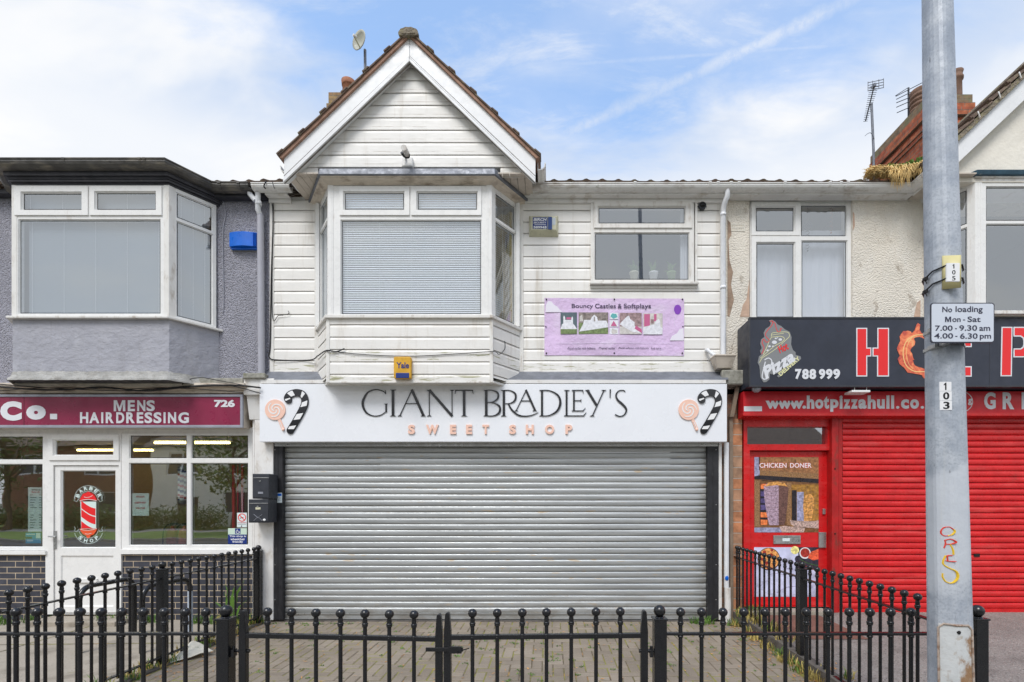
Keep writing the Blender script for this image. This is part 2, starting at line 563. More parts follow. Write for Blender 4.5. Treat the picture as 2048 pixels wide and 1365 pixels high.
M['pebble'] = mat('grey_pebbledash', (0.405, 0.40, 0.455), 0.8, vary=(3.0, 0.06), bump=[('cells', 62, 0.024), ('noise', 110, 0.010)],
                  dirt=[((0.22, 0.22, 0.24), (2, 2, 2), 0.6, 0.8, 0.3)])
M['grey_smooth'] = mat('smooth_grey_render', (0.365, 0.365, 0.405), 0.7, vary=(2.5, 0.05), bump=[('noise', 9, 0.02), ((14, 14, 40), 1.0, 0.006)],
                       dirt=[((0.26, 0.25, 0.26), (9, 9, 0.8), 0.52, 0.80, 0.45), ((0.52, 0.52, 0.55), (3, 3, 2), 0.5, 0.7, 0.35)])
M['grey_trim'] = mat('grey_painted_pipe', (0.40, 0.40, 0.445), 0.35, vary=(4, 0.04))
M['cream'] = mat('cream_roughcast', (0.76, 0.70, 0.605), 0.85, vary=(3.0, 0.07), bump=[('cells', 48, 0.010), ('noise', 60, 0.008)],
                 dirt=[((0.27, 0.20, 0.14), (4, 4, 3), 0.59, 0.67, 0.6), ((0.80, 0.77, 0.71), (2, 2, 1.4), 0.45, 0.7, 0.6), ((0.50, 0.40, 0.29), (7, 7, 1.5), 0.55, 0.75, 0.4), ((0.16, 0.12, 0.08), (50, 50, 30), 0.68, 0.74, 0.6)])
M['cream_smooth'] = mat('cream_smooth_render', (0.77, 0.725, 0.635), 0.75, vary=(2.0, 0.05), bump=[('noise', 7, 0.015), ('noise', 40, 0.002)],
                        dirt=[((0.40, 0.31, 0.22), (3, 3, 5), 0.62, 0.75, 0.45), ((0.16, 0.12, 0.09), (30, 30, 90), 0.71, 0.75, 0.8)])
M['bare_render'] = mat('bare_brown_render', (0.33, 0.235, 0.17), 0.9, vary=(12, 0.25), bump=[('noise', 50, 0.008)])
M['pink_render'] = mat('bare_pinkish_render', (0.55, 0.38, 0.28), 0.85, vary=(8, 0.15), bump=[('noise', 40, 0.004)])
M['stone'] = mat('grey_corbel_stone', (0.30, 0.29, 0.25), 0.85, vary=(15, 0.3), bump=[('noise', 40, 0.008)], dirt=[(ALGAE, 9, 0.55, 0.7, 0.4)])
M['lead'] = mat('grey_lead', (0.185, 0.195, 0.22), 0.5, metal=0.35, vary=(6, 0.2), bump=[('noise', 10, 0.008)], dirt=[((0.5, 0.5, 0.52), (4, 4, 9), 0.6, 0.8, 0.4)])
M['leadpale'] = mat('pale_flashing', (0.40, 0.39, 0.365), 0.7, vary=(8, 0.2), bump=[('noise', 14, 0.02), ((4, 4, 30), 3.0, 0.01)], dirt=[((0.22, 0.20, 0.17), 9, 0.5, 0.7, 0.5)])
M['galv'] = None
M['gutter'] = mat('white_gutter_plastic', (0.78, 0.77, 0.745), 0.3, spec=0.5, vary=(5, 0.04),
                  dirt=[((0.27, 0.20, 0.13), (3, 8, 8), 0.5, 0.72, 0.6), (ALGAE, (9, 9, 9), 0.62, 0.72, 0.5)])
M['gutter_black'] = mat('black_gutter_plastic', (0.085, 0.08, 0.073), 0.4, vary=(6, 0.3), bump=[((1, 1, 4), 5, 0.006)], dirt=[((0.30, 0.26, 0.20), (3, 6, 14), 0.48, 0.72, 0.6), ((0.02, 0.02, 0.02), (9, 9, 20), 0.58, 0.7, 0.6)])
M['fascia_black'] = mat('black_fascia_paint', (0.040, 0.040, 0.048), 0.4, vary=(6, 0.3), bump=[((2, 2, 60), 1.0, 0.003)], dirt=[((0.20, 0.18, 0.15), (7, 7, 14), 0.6, 0.75, 0.4)])
M['teal'] = mat('flaking_teal_paint', (0.045, 0.10, 0.145), 0.55, vary=(7, 0.25), bump=[('noise', 30, 0.004)], dirt=[((0.35, 0.37, 0.36), 12, 0.6, 0.68, 0.7)])
M['tile'] = mat('brown_roof_tile', (0.15, 0.105, 0.08), 0.85, vary=(9, 0.35), bump=[('noise', 50, 0.006)], dirt=[((0.26, 0.23, 0.14), 14, 0.52, 0.66, 0.6)])
M['tile_under'] = mat('terracotta_tile_edge', (0.34, 0.20, 0.14), 0.85, vary=(7, 0.22), bump=[('noise', 40, 0.004)], dirt=[((0.12, 0.08, 0.06), 8, 0.58, 0.72, 0.5)])
M['ridge'] = mat('lichen_ridge_mortar', (0.24, 0.20, 0.15), 0.95, vary=(25, 0.4), bump=[('noise', 45, 0.02)], dirt=[((0.30, 0.27, 0.12), 18, 0.5, 0.62, 0.6), ((0.5, 0.47, 0.40), 30, 0.6, 0.7, 0.5)])
M['pot'] = mat('clay_chimney_pot', (0.32, 0.135, 0.075), 0.8, vary=(7, 0.2), bump=[('noise', 30, 0.004)])
M['pot_old'] = mat('sooty_clay_pot', (0.20, 0.12, 0.085), 0.85, vary=(7, 0.25), bump=[('noise', 30, 0.004)])
M['brick_lichen'] = brick_mat('lichen_stack_brick', (0.33, 0.22, 0.10), (0.26, 0.15, 0.08), (0.22, 0.19, 0.14), moss=(0.36, 0.27, 0.06))
M['brick_red'] = brick_mat('red_stack_brick', (0.45, 0.14, 0.06), (0.30, 0.075, 0.04), (0.22, 0.17, 0.13), vary=0.35)
M['brick_top'] = brick_mat('weathered_stack_coping', (0.25, 0.17, 0.10), (0.20, 0.14, 0.08), (0.2, 0.18, 0.14), moss=(0.20, 0.19, 0.10))
M['brick_dark'] = brick_mat('blue_black_brick', (0.040, 0.042, 0.055), (0.060, 0.062, 0.078), (0.52, 0.42, 0.30), rough=0.5, vary=0.2, joint=0.010, bh=0.0795, bw=0.227)
M['brick_pier'] = brick_mat('orange_pier_brick', (0.46, 0.19, 0.09), (0.36, 0.22, 0.14), (0.42, 0.36, 0.30), bw=0.32, bh=0.147 / 1.0, joint=0.012, vary=0.35)
M['brick_old'] = brick_mat('drab_brown_brick', (0.22, 0.15, 0.11), (0.30, 0.17, 0.11), (0.26, 0.22, 0.18), vary=0.3)
M['black'] = mat('black_gloss_paint', (0.010, 0.010, 0.011), 0.24, spec=0.5, vary=(9, 0.2), bump=[('noise', 18, 0.0006)], dirt=[((0.20, 0.18, 0.16), (60, 60, 40), 0.72, 0.77, 0.6), ((0.10, 0.06, 0.035), (25, 25, 12), 0.68, 0.76, 0.4)])
M['blackmatt'] = mat('black_matt_metal', (0.025, 0.025, 0.028), 0.5, vary=(9, 0.3), dirt=[((0.16, 0.15, 0.14), (30, 30, 9), 0.62, 0.78, 0.4)])
M['boxdark'] = mat('dark_powder_coat', (0.040, 0.043, 0.052), 0.4, vary=(9, 0.12))
M['void'] = mat('dark_gap', (0.012, 0.011, 0.010), 0.9)
M['signwhite'] = mat('white_aluminium_panel', (0.84, 0.855, 0.885), 0.3, spec=0.5, vary=(1.3, 0.02))
M['peach'] = mat('peach_acrylic', (0.90, 0.58, 0.46), 0.35)
M['white'] = mat('plain_white', (0.85, 0.85, 0.85), 0.35)
M['paper'] = mat('white_paper', (0.72, 0.80, 0.80), 0.7)
M['letterblack'] = mat('black_acrylic_letter', (0.018, 0.019, 0.022), 0.12, spec=0.5)
M['burgundy'] = mat('burgundy_sign_panel', (0.245, 0.018, 0.060), 0.35, vary=(4, 0.12))
M['silver'] = mat('grey_aluminium_trim', (0.36, 0.37, 0.42), 0.4, metal=0.4, vary=(6, 0.12))
M['lettergrey'] = mat('off_white_letter', (0.72, 0.73, 0.76), 0.4)
M['navy'] = mat('charcoal_sign_panel', (0.030, 0.035, 0.052), 0.4, vary=(4, 0.15), dirt=[((0.25, 0.26, 0.28), (60, 60, 12), 0.70, 0.76, 0.5)])
M['red'] = mat('red_gloss_paint', (0.62, 0.012, 0.014), 0.33, spec=0.5, vary=(6, 0.12), dirt=[((0.75, 0.70, 0.68), (55, 55, 40), 0.73, 0.76, 0.8), ((0.16, 0.03, 0.02), (8, 8, 5), 0.60, 0.78, 0.5), ((0.72, 0.10, 0.09), (1.5, 1.5, 12), 0.5, 0.75, 0.5)])
M['redworn'] = mat('worn_red_metal', (0.46, 0.013, 0.013), 0.45, vary=(6, 0.2), dirt=[((0.13, 0.045, 0.03), (9, 9, 4), 0.52, 0.70, 0.75), ((0.75, 0.70, 0.68), (60, 60, 50), 0.71, 0.75, 0.8)])
M['redsign'] = mat('red_sign_vinyl', (0.60, 0.012, 0.022), 0.4, vary=(5, 0.08), dirt=[((0.7, 0.66, 0.64), (50, 50, 50), 0.73, 0.76, 0.7)])
M['redletter'] = mat('bright_red_vinyl', (0.80, 0.022, 0.025), 0.35)
M['yellow'] = mat('faded_yellow_plastic', (0.66, 0.36, 0.025), 0.45, vary=(8, 0.15), dirt=[((0.3, 0.15, 0.02), (20, 20, 9), 0.56, 0.7, 0.5)])
M['paleyellow'] = mat('pale_yellow_line', (0.78, 0.76, 0.40), 0.4)
M['blue'] = mat('blue_plastic', (0.0, 0.13, 0.62), 0.35, spec=0.5, vary=(9, 0.1), dirt=[((0.01, 0.02, 0.10), (60, 60, 60), 0.70, 0.74, 0.8)])
M['darkblue'] = mat('dark_blue_print', (0.012, 0.035, 0.20), 0.4)
M['creamplastic'] = mat('yellowed_plastic', (0.60, 0.58, 0.42), 0.45, vary=(8, 0.1), dirt=[(ALGAE, (22, 22, 8), 0.55, 0.7, 0.5)])
M['dish'] = mat('grey_green_dish_paint', (0.46, 0.46, 0.39), 0.5, vary=(5, 0.12))
M['steel'] = mat('satin_steel', (0.45, 0.45, 0.44), 0.35, metal=0.8, vary=(10, 0.1))
M['pipewhite'] = mat('white_downpipe_plastic', (0.76, 0.77, 0.79), 0.32, spec=0.5, vary=(6, 0.05), dirt=[((0.30, 0.28, 0.26), (18, 18, 4), 0.60, 0.78, 0.5)])
M['pipebrown'] = mat('brown_painted_board', (0.22, 0.165, 0.12), 0.6, vary=(10, 0.2), dirt=[((0.45, 0.40, 0.33), (16, 16, 3), 0.6, 0.75, 0.5)])
M['cable'] = mat('black_cable', (0.016, 0.015, 0.016), 0.6)
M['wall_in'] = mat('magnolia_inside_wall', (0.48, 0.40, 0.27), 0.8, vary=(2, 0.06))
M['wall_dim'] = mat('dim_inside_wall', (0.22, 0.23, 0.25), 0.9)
M['blind'] = mat('white_blind_slat', (0.84, 0.87, 0.90), 0.4)
M['blind_grey'] = mat('grey_blue_blind_slat', (0.20, 0.24, 0.275), 0.5)
M['blindcord'] = mat('blind_cord', (0.80, 0.82, 0.84), 0.6)
M['net'] = mat('drawn_grey_blind', (0.56, 0.57, 0.62), 0.8, bump=[((3, 3, 1), 6, 0.01)])
M['curtain'] = mat('yellow_ochre_curtain', (0.50, 0.36, 0.11), 0.9, vary=(3, 0.2))
M['glass_up'] = glass_mat('upper_window_glass', (0.95, 0.97, 0.985), 0.33, 0.0015)
M['glass_shop'] = glass_mat('shop_window_glass', (0.82, 0.88, 0.84), 0.46, 0.0025)
M['tube_on'] = mat('lit_fluorescent_tube', (1, 0.9, 0.6), 0.4, emit=((1.0, 0.78, 0.33), 5.0))
M['fire'] = None
M['leaf'] = mat('fresh_green_leaf', (0.10, 0.20, 0.028), 0.55, vary=(9, 0.4))
M['straw'] = mat('dry_straw', (0.78, 0.56, 0.24), 0.85, vary=(9, 0.35))
M['drygrass'] = mat('dry_yellow_grass', (0.46, 0.36, 0.11), 0.8, vary=(9, 0.35))
M['litter'] = mat('orange_leaf_litter', (0.48, 0.24, 0.075), 0.85, vary=(12, 0.45))
M['tarmac'] = mat('worn_tarmac', (0.265, 0.235, 0.21), 0.9, vary=(2.2, 0.14), bump=[('cells', 90, 0.008), ('noise', 40, 0.006)],
                  dirt=[((0.46, 0.42, 0.37), (48, 48, 48), 0.55, 0.66, 0.8), ((0.05, 0.042, 0.038), (52, 52, 52), 0.55, 0.65, 0.8), ((0.10, 0.085, 0.075), 2.2, 0.52, 0.72, 0.45)])
M['slab'] = mat('concrete_forecourt', (0.36, 0.315, 0.255), 0.9, vary=(1.6, 0.12), bump=[('noise', 70, 0.004)],
                dirt=[((0.46, 0.42, 0.35), (55, 55, 55), 0.58, 0.68, 0.6), ((0.12, 0.10, 0.07), (60, 60, 60), 0.58, 0.68, 0.7), ((0.12, 0.10, 0.075), 2.6, 0.5, 0.7, 0.5), ((0.17, 0.17, 0.06), 5, 0.6, 0.72, 0.35)])
M['redtarmac'] = mat('reddish_tarmac', (0.20, 0.092, 0.065), 0.9, vary=(3, 0.2), bump=[('cells', 120, 0.005)], dirt=[((0.3, 0.25, 0.21), 120, 0.58, 0.68, 0.5)])
M['joint'] = mat('mossy_joint_sand', (0.12, 0.095, 0.062), 0.95, vary=(14, 0.3),
                 dirt=[((0.24, 0.23, 0.045), (2.4, 2.4, 2.4), 0.42, 0.58, 0.9), ((0.42, 0.22, 0.07), (3.4, 3.4, 3.4), 0.56, 0.68, 0.7)])
M['edging'] = mat('dark_edging_kerb', (0.12, 0.105, 0.09), 0.9, vary=(8, 0.3), bump=[('noise', 40, 0.008)])
M['asphalt'] = mat('road_asphalt', (0.055, 0.055, 0.056), 0.85, vary=(1.2, 0.15), bump=[('cells', 80, 0.006)])
M['pavement'] = mat('pavement_flags', (0.24, 0.225, 0.20), 0.9, vary=(2, 0.12), bump=[('noise', 50, 0.003)])
M['grass'] = mat('verge_grass', (0.13, 0.20, 0.035), 0.9, vary=(2, 0.35), bump=[('noise', 60, 0.03)])
M['earth'] = mat('open_ground', (0.10, 0.10, 0.07), 0.95, vary=(0.05, 0.3))
M['foliage'] = mat('tree_foliage', (0.10, 0.15, 0.035), 0.7, vary=(0.9, 0.45))
M['bark'] = mat('tree_bark', (0.10, 0.075, 0.05), 0.9, vary=(6, 0.3))


def galv_mat():
    """galvanised slats: spangle, dull patches, rust spots along certain slats"""
    m = bpy.data.materials.new('galvanised_slats'); m.use_nodes = True
    g = NG(m.node_tree)
    co = g.new('ShaderNodeTexCoord').outputs['Object']
    sep = g.new('ShaderNodeSeparateXYZ', {0: co})
    row = g.math('FLOOR', g.math('DIVIDE', sep.outputs[2], 0.0792))
    wn = g.new('ShaderNodeTexWhiteNoise', noise_dimensions='1D'); g.set(wn.inputs['W'], g.math('ADD', row, 6.4))
    rowsel = g.step(wn.outputs[0], 0.50, 0.95)
    rv = g.new('ShaderNodeCombineXYZ', {0: sep.outputs[0], 1: g.math('MULTIPLY', row, 3.3), 2: g.math('MULTIPLY', sep.outputs[2], 6.0)}).outputs[0]
    spots = g.step(g.noise(rv, 5.5, 2.0, 0.4), 0.63, 0.72)
    rust = g.math('MULTIPLY', g.math('MULTIPLY', spots, rowsel), 0.5)
    smear = g.step(g.noise(g.mapping(co, (1.1, 1, 26)), 1.0, 6.0, 0.6), 0.30, 0.75, 0.80, 1.12)
    base = g.vmath('SCALE', (0.475, 0.49, 0.49)); g.set(base.inputs['Scale'], smear)
    endm = g.math('MULTIPLY', g.step(g.math('ABSOLUTE', g.math('ADD', sep.outputs[0], 0.70)), 2.55, 2.86), g.step(g.noise(g.mapping(co, (6, 1, 40)), 1.0, 5.0), 0.4, 0.6))
    c = g.mix(g.math('MULTIPLY', endm, 0.65), base.outputs[0], (0.20, 0.185, 0.15))
    foot = g.math('MULTIPLY', g.step(sep.outputs[2], 0.45, 0.05), g.step(g.noise(g.mapping(co, (3, 1, 9)), 1.0, 6.0, 0.65), 0.45, 0.65))
    c = g.mix(g.math('MULTIPLY', foot, 0.5), c, (0.24, 0.20, 0.15))
    c = g.mix(rust, c, (0.48, 0.30, 0.09))
    bs = g.new('ShaderNodeBsdfPrincipled', {'Base Color': c})
    g.set(bs.inputs['Metallic'], g.math('MULTIPLY', g.math('SUBTRACT', 1.0, rust), 0.50))
    g.set(bs.inputs['Roughness'], g.step(g.noise(co, 30.0, 4.0), 0.3, 0.7, 0.38, 0.54))
    b = g.new('ShaderNodeBump', {'Height': g.noise(co, 70.0, 4.0)}); b.inputs['Distance'].default_value = 0.0012
    g.l.new(b.outputs[0], bs.inputs['Normal'])
    g.new('ShaderNodeOutputMaterial', {0: bs.outputs[0]})
    return m


def fire_mat():
    m = bpy.data.materials.new('flame_print'); m.use_nodes = True
    g = NG(m.node_tree)
    co = g.new('ShaderNodeTexCoord').outputs['Object']
    f = g.noise(co, 6.0, 7.0, 0.65, 1.2)
    r = g.new('ShaderNodeValToRGB', {0: f}); e = r.color_ramp.elements
    e[0].position = 0.28; e[0].color = (0.16, 0.05, 0.09, 1)
    e[1].position = 0.72; e[1].color = (0.95, 0.62, 0.25, 1)
    a = e.new(0.45); a.color = (0.60, 0.09, 0.05, 1)
    a = e.new(0.58); a.color = (0.90, 0.24, 0.10, 1)
    bs = g.new('ShaderNodeBsdfPrincipled', {'Base Color': r.outputs[0]}); bs.inputs['Roughness'].default_value = 0.4
    g.new('ShaderNodeOutputMaterial', {0: bs.outputs[0]})
    return m


def block_mat():
    m = bpy.data.materials.new('paving_block'); m.use_nodes = True
    g = NG(m.node_tree)
    co = g.new('ShaderNodeTexCoord').outputs['Object']
    geo = g.new('ShaderNodeNewGeometry')
    rnd = geo.outputs['Random Per Island']
    c = g.mix(rnd, (0.225, 0.185, 0.142), (0.275, 0.230, 0.180))
    k = g.vmath('SCALE', c); g.set(k.inputs['Scale'], g.step(g.noise(co, 1.3, 4.0), 0.3, 0.7, 0.85, 1.15)); c = k.outputs[0]
    c = g.mix(g.math('MULTIPLY', g.step(g.noise(co, 130.0, 3.0), 0.60, 0.68), 0.6), c, (0.36, 0.32, 0.27))
    c = g.mix(g.math('MULTIPLY', g.step(g.noise(co, 150.0, 2.0), 0.62, 0.70), 0.6), c, (0.06, 0.05, 0.04))
    c = g.mix(g.math('MULTIPLY', g.step(g.noise(co, 5.0, 7.0, 0.7), 0.60, 0.74), 0.22), c, (0.40, 0.27, 0.14))
    c = g.mix(g.math('MULTIPLY', g.step(g.noise(g.mapping(co, (1, 1, 1), (9, 3, 0)), 7.0, 8.0, 0.7), 0.66, 0.76), 0.2), c, (0.26, 0.24, 0.11))
    bs = g.new('ShaderNodeBsdfPrincipled', {'Base Color': c}); bs.inputs['Roughness'].default_value = 0.9
    bs.inputs['Specular IOR Level'].default_value = 0.25
    b = g.new('ShaderNodeBump', {'Height': g.noise(co, 120.0, 4.0)}); b.inputs['Distance'].default_value = 0.003
    g.l.new(b.outputs[0], bs.inputs['Normal'])
    g.new('ShaderNodeOutputMaterial', {0: bs.outputs[0]})
    return m


def post_mat():
    """galvanised lighting column: mottled zinc, a paler wiped-clean lower part, pale vertical runs"""
    m = bpy.data.materials.new('mottled_zinc_column'); m.use_nodes = True
    g = NG(m.node_tree)
    co = g.new('ShaderNodeTexCoord').outputs['Object']
    sep = g.new('ShaderNodeSeparateXYZ', {0: co})
    c = g.mix(g.step(g.noise(co, 9.0, 6.0, 0.65), 0.3, 0.7), (0.33, 0.365, 0.42), (0.50, 0.53, 0.57))
    c = g.mix(g.math('MULTIPLY', g.step(g.noise(co, 90.0, 3.0), 0.45, 0.7), 0.5), c, (0.25, 0.28, 0.32))
    edge = g.math('ADD', sep.outputs[2], g.math('MULTIPLY', g.math('SUBTRACT', g.noise(co, 8.0, 3.0), 0.5), 0.10))
    edge = g.math('ADD', edge, g.math('MULTIPLY', sep.outputs[0], -0.6))
    paint = g.math('MULTIPLY', g.step(edge, 0.55, 0.49), g.step(edge, -0.13, -0.03))
    c = g.mix(g.math('MULTIPLY', paint, 0.72), c, (0.62, 0.645, 0.68))
    run = g.math('MULTIPLY', g.step(g.noise(g.mapping(co, (24, 24, 0.5)), 1.0, 4.0), 0.58, 0.72), 0.35)
    c = g.mix(run, c, (0.52, 0.52, 0.50))
    scr = g.math('MULTIPLY', g.step(g.noise(g.mapping(co, (40, 40, 12), (2, 2, 2)), 1.0, 5.0), 0.68, 0.74), 0.6)
    st = g.math('MULTIPLY', g.step(g.noise(g.mapping(co, (3, 3, 1.2), (4, 1, 0)), 1.0, 7.0, 0.7), 0.52, 0.70), 0.45)
    c = g.mix(st, c, (0.27, 0.28, 0.28))
    c = g.mix(scr, c, (0.10, 0.10, 0.11))
    bs = g.new('ShaderNodeBsdfPrincipled', {'Base Color': c})
    bs.inputs['Metallic'].default_value = 0.15
    bs.inputs['Roughness'].default_value = 0.5
    b = g.new('ShaderNodeBump', {'Height': g.noise(co, 25.0, 5.0)}); b.inputs['Distance'].default_value = 0.002
    g.l.new(b.outputs[0], bs.inputs['Normal'])
    g.new('ShaderNodeOutputMaterial', {0: bs.outputs[0]})
    return m


clad_mat()
M['galv'] = galv_mat(); M['fire'] = fire_mat(); M['block'] = block_mat(); M['post'] = post_mat()
M['doorplate'] = mat('rusty_cover_plate', (0.52, 0.53, 0.52), 0.6, vary=(9, 0.15), bump=[('noise', 60, 0.002)],
                     dirt=[((0.25, 0.12, 0.035), (11, 11, 7), 0.47, 0.60, 0.9), ((0.33, 0.24, 0.14), (30, 30, 20), 0.55, 0.68, 0.5)])
M['rustpaint'] = mat('rust_stained_rim', (0.40, 0.32, 0.26), 0.6, vary=(16, 0.3), dirt=[((0.20, 0.10, 0.05), 22, 0.48, 0.6, 0.7)])

# main planes (distance from the camera)
W = 6.534      # house fronts
B = 6.096      # front of the bays


# ---------------------------------------------------------------- building pieces
def plane_map(O, u):
    """local (along, up, outward) -> world"""
    O = Vector(O); u = Vector((u[0], u[1], 0)).normalized(); n = Vector((u.y, -u.x, 0))
    return lambda a, b, c: tuple(O + u * a + Vector((0, 0, b)) + n * c)


def plate(mb, f, a0, b0, a1, b1, holes, c0, c1, m=0):
    """slab with rectangular openings; c1 is the front"""
    A = sorted({a0, a1, *[h[0] for h in holes], *[h[2] for h in holes]})
    Bs = sorted({b0, b1, *[h[1] for h in holes], *[h[3] for h in holes]})
    for i in range(len(A) - 1):
        for j in range(len(Bs) - 1):
            x, y = (A[i] + A[i + 1]) / 2, (Bs[j] + Bs[j + 1]) / 2
            if any(h[0] < x < h[2] and h[1] < y < h[3] for h in holes): continue
            for c in (c1, c0):
                mb.add([f(A[i], Bs[j], c), f(A[i + 1], Bs[j], c), f(A[i + 1], Bs[j + 1], c), f(A[i], Bs[j + 1], c)], [(0, 1, 2, 3)], m)
    for (p, q, r, s) in [(a0, b0, a1, b1)] + list(holes):
        for (x0, y0, x1, y1) in ((p, q, r, q), (r, q, r, s), (r, s, p, s), (p, s, p, q)):
            mb.add([f(x0, y0, c0), f(x1, y1, c0), f(x1, y1, c1), f(x0, y0, c1)], [(0, 1, 2, 3)], m)


def ring(mb, f, o, i, co, ci, m=0):
    """sloping band between two rectangles"""
    P = [(o[0], o[1]), (o[2], o[1]), (o[2], o[3]), (o[0], o[3])]
    Q = [(i[0], i[1]), (i[2], i[1]), (i[2], i[3]), (i[0], i[3])]
    for k in range(4):
        l = (k + 1) % 4
        mb.add([f(*P[k], co), f(*P[l], co), f(*Q[l], ci), f(*Q[k], ci)], [(0, 1, 2, 3)], m)


def grow(r, d): return (r[0] - d, r[1] - d, r[2] + d, r[3] + d)


def window(parent, f, outer, panes, fm='frame', gm='glass_up', name='window', depth=0.07, blind=None, bead=0.014, bm='blind'):
    """panes: [(glass rect, sash rect or None)] in local coordinates of f; blind: list of rects"""
    mb = MB()
    holes = [grow(g, bead) if s is None else grow(s, -0.012) for g, s in panes]
    plate(mb, f, *outer, holes, -depth, 0.0)
    for g, s in panes:
        if s is None:
            ring(mb, f, grow(g, bead), g, -0.004, -0.026)
    fr = mb.build(name, M[fm], parent, bevel=0.003)
    for g, s in panes:
        if s is not None:
            sb = MB()
            plate(sb, f, *s, [grow(g, bead + 0.004)], -0.03, 0.016)
            ring(sb, f, grow(g, bead + 0.004), g, 0.010, -0.014)
            sb.build('sash', M[fm], fr, bevel=0.006)
    pb = MB()
    for g, s in panes:
        c = -0.018 if s is None else -0.010
        r = grow(g, 0.006)
        pb.add([f(r[0], r[1], c), f(r[2], r[1], c), f(r[2], r[3], c), f(r[0], r[3], c)], [(0, 1, 2, 3)])
        # dark rubber gasket line round the glass
        ring(pb, f, grow(g, 0.001), grow(g, -0.006), c + 0.002, c + 0.001, 1)
    pb.build('pane', [M[gm], M['void']], fr)
    for bl in (blind or []):
        a0, b0, a1, b1 = bl[:4]; pitch = bl[4]; tilt = bl[5]; back = bl[6]
        bb = MB()
        k = int((b1 - b0) / pitch)
        hw = 0.0125 if bm == 'blind' else 0.0120
        for i in range(k):
            zc = b1 - 0.02 - i * pitch
            dy, dz = hw * cos(tilt), hw * sin(tilt)
            p = [(zc - dz, -back + dy), (zc + 0.003, -back), (zc + dz, -back - dy)]
            vs = [f(a, b, c) for a in (a0, a1) for b, c in p]
            bb.add(vs, [(0, 3, 4, 1), (1, 4, 5, 2)], 0, True)
        n = max(2, int((a1 - a0) / 0.42))
        for i in range(n + 1):
            a = a0 + 0.06 + (a1 - a0 - 0.12) * i / n
            bb.tube([f(a, b0, -back + 0.016), f(a, b1, -back + 0.016)], 0.0014, 4, 1)
        bb.build('blind', [M[bm], M['blindcord']], fr)
    return fr


def prect(px0, py0, px1, py1, d, O):
    """photograph rectangle at distance d -> local (a, b) of a front-facing plane with origin O"""
    return (X(px0, d) - O[0], Z(py1, d) - O[2], X(px1, d) - O[0], Z(py0, d) - O[2])


def clad(mb, f, xl, xr, z0, z1, zref, pitch=0.156, m=0):
    """shiplap boards; xl, xr are functions of the height"""
    k0 = int(floor((z0 - zref) / pitch)); k1 = int(floor((z1 - zref) / pitch)) + 1
    prof = [(0.0, 0.004), (0.004, 0.012), (0.118, 0.013), (0.128, 0.011), (0.139, 0.006), (0.149, 0.004), (0.1505, -0.006), (0.156, -0.006)]
    for k in range(k0, k1):
        zb = zref + k * pitch
        pts = []
        P = [(zb + t * pitch / 0.156, c) for t, c in prof]
        for i in range(len(P) - 1):
            (za, ca), (zc, cb) = P[i], P[i + 1]
            lo, hi = max(za, z0), min(zc, z1)
            if hi - lo < 1e-5: continue
            c_lo = ca + (cb - ca) * (lo - za) / (zc - za); c_hi = ca + (cb - ca) * (hi - za) / (zc - za)
            if xr(lo) - xl(lo) < 1e-3: continue
            mb.add([f(xl(lo), lo, c_lo), f(xr(lo), lo, c_lo), f(max(xr(hi), xl(hi)), hi, c_hi), f(xl(hi), hi, c_hi)], [(0, 1, 2, 3)], m)


def bay_outline(xl, xr, off=0.0, s=0.334, back=W, front=B):
    k = off * 0.45
    return [(xl - s - off * 1.05, back), (xl - k, front - off), (xr + k, front - off), (xr + s + off * 1.05, back)]


def gutter_run(mb, pts, m=0, h=0.075, w=0.10, face=None):
    """ogee-like gutter along a list of (x, y) points; outward is to the left of the travel direction"""
    prof = [(0.0, 0.0), (0.055, 0.004), (0.085, 0.022), (0.097, 0.045), (0.092, 0.060), (0.103, 0.066), (0.103, 0.075), (0.088, 0.075), (0.080, 0.030), (0.05, 0.014), (0.006, 0.012), (0.006, 0.075), (0.0, 0.075)]
    prof = [(a * w / 0.1, b * h / 0.075) for a, b in prof]
    k = len(pts); rings = []
    for i, p in enumerate(pts):
        P = Vector(p[:2])
        d0 = (P - Vector(pts[i - 1][:2])).normalized() if i else None
        d1 = (Vector(pts[i + 1][:2]) - P).normalized() if i < k - 1 else None
        n0 = Vector((d0.y, -d0.x)) if d0 else None
        n1 = Vector((d1.y, -d1.x)) if d1 else None
        if n0 and n1:
            n = (n0 + n1); n = n / max(n.dot(n0), 0.2)
        else:
            n = n0 or n1
        rings.append([(P.x + n.x * a, P.y + n.y * a, p[2] + b) for a, b in prof])
    q = len(prof)
    vs = [v for r in rings for v in r]; fs = []
    for i in range(k - 1):
        fs += [(i * q + j, i * q + (j + 1) % q, (i + 1) * q + (j + 1) % q, (i + 1) * q + j) for j in range(q)]
    mb.add(vs, fs, m)
    mb.add(rings[0], [tuple(range(q))], m); mb.add(rings[-1], [tuple(range(q))], m)


def bracket(mb, x, y, z, m=0):
    """gutter union or clip wrapped round a front-facing gutter whose back is at y"""
    o = [(0.0, -0.006), (0.058, -0.003), (0.092, 0.018), (0.106, 0.045), (0.100, 0.060), (0.112, 0.066), (0.112, 0.082), (0.07, 0.082), (0.07, 0.076), (0.0, 0.076)]
    mb.prismx([(y - a, z + b) for a, b in o], x - 0.018, x + 0.018, m)


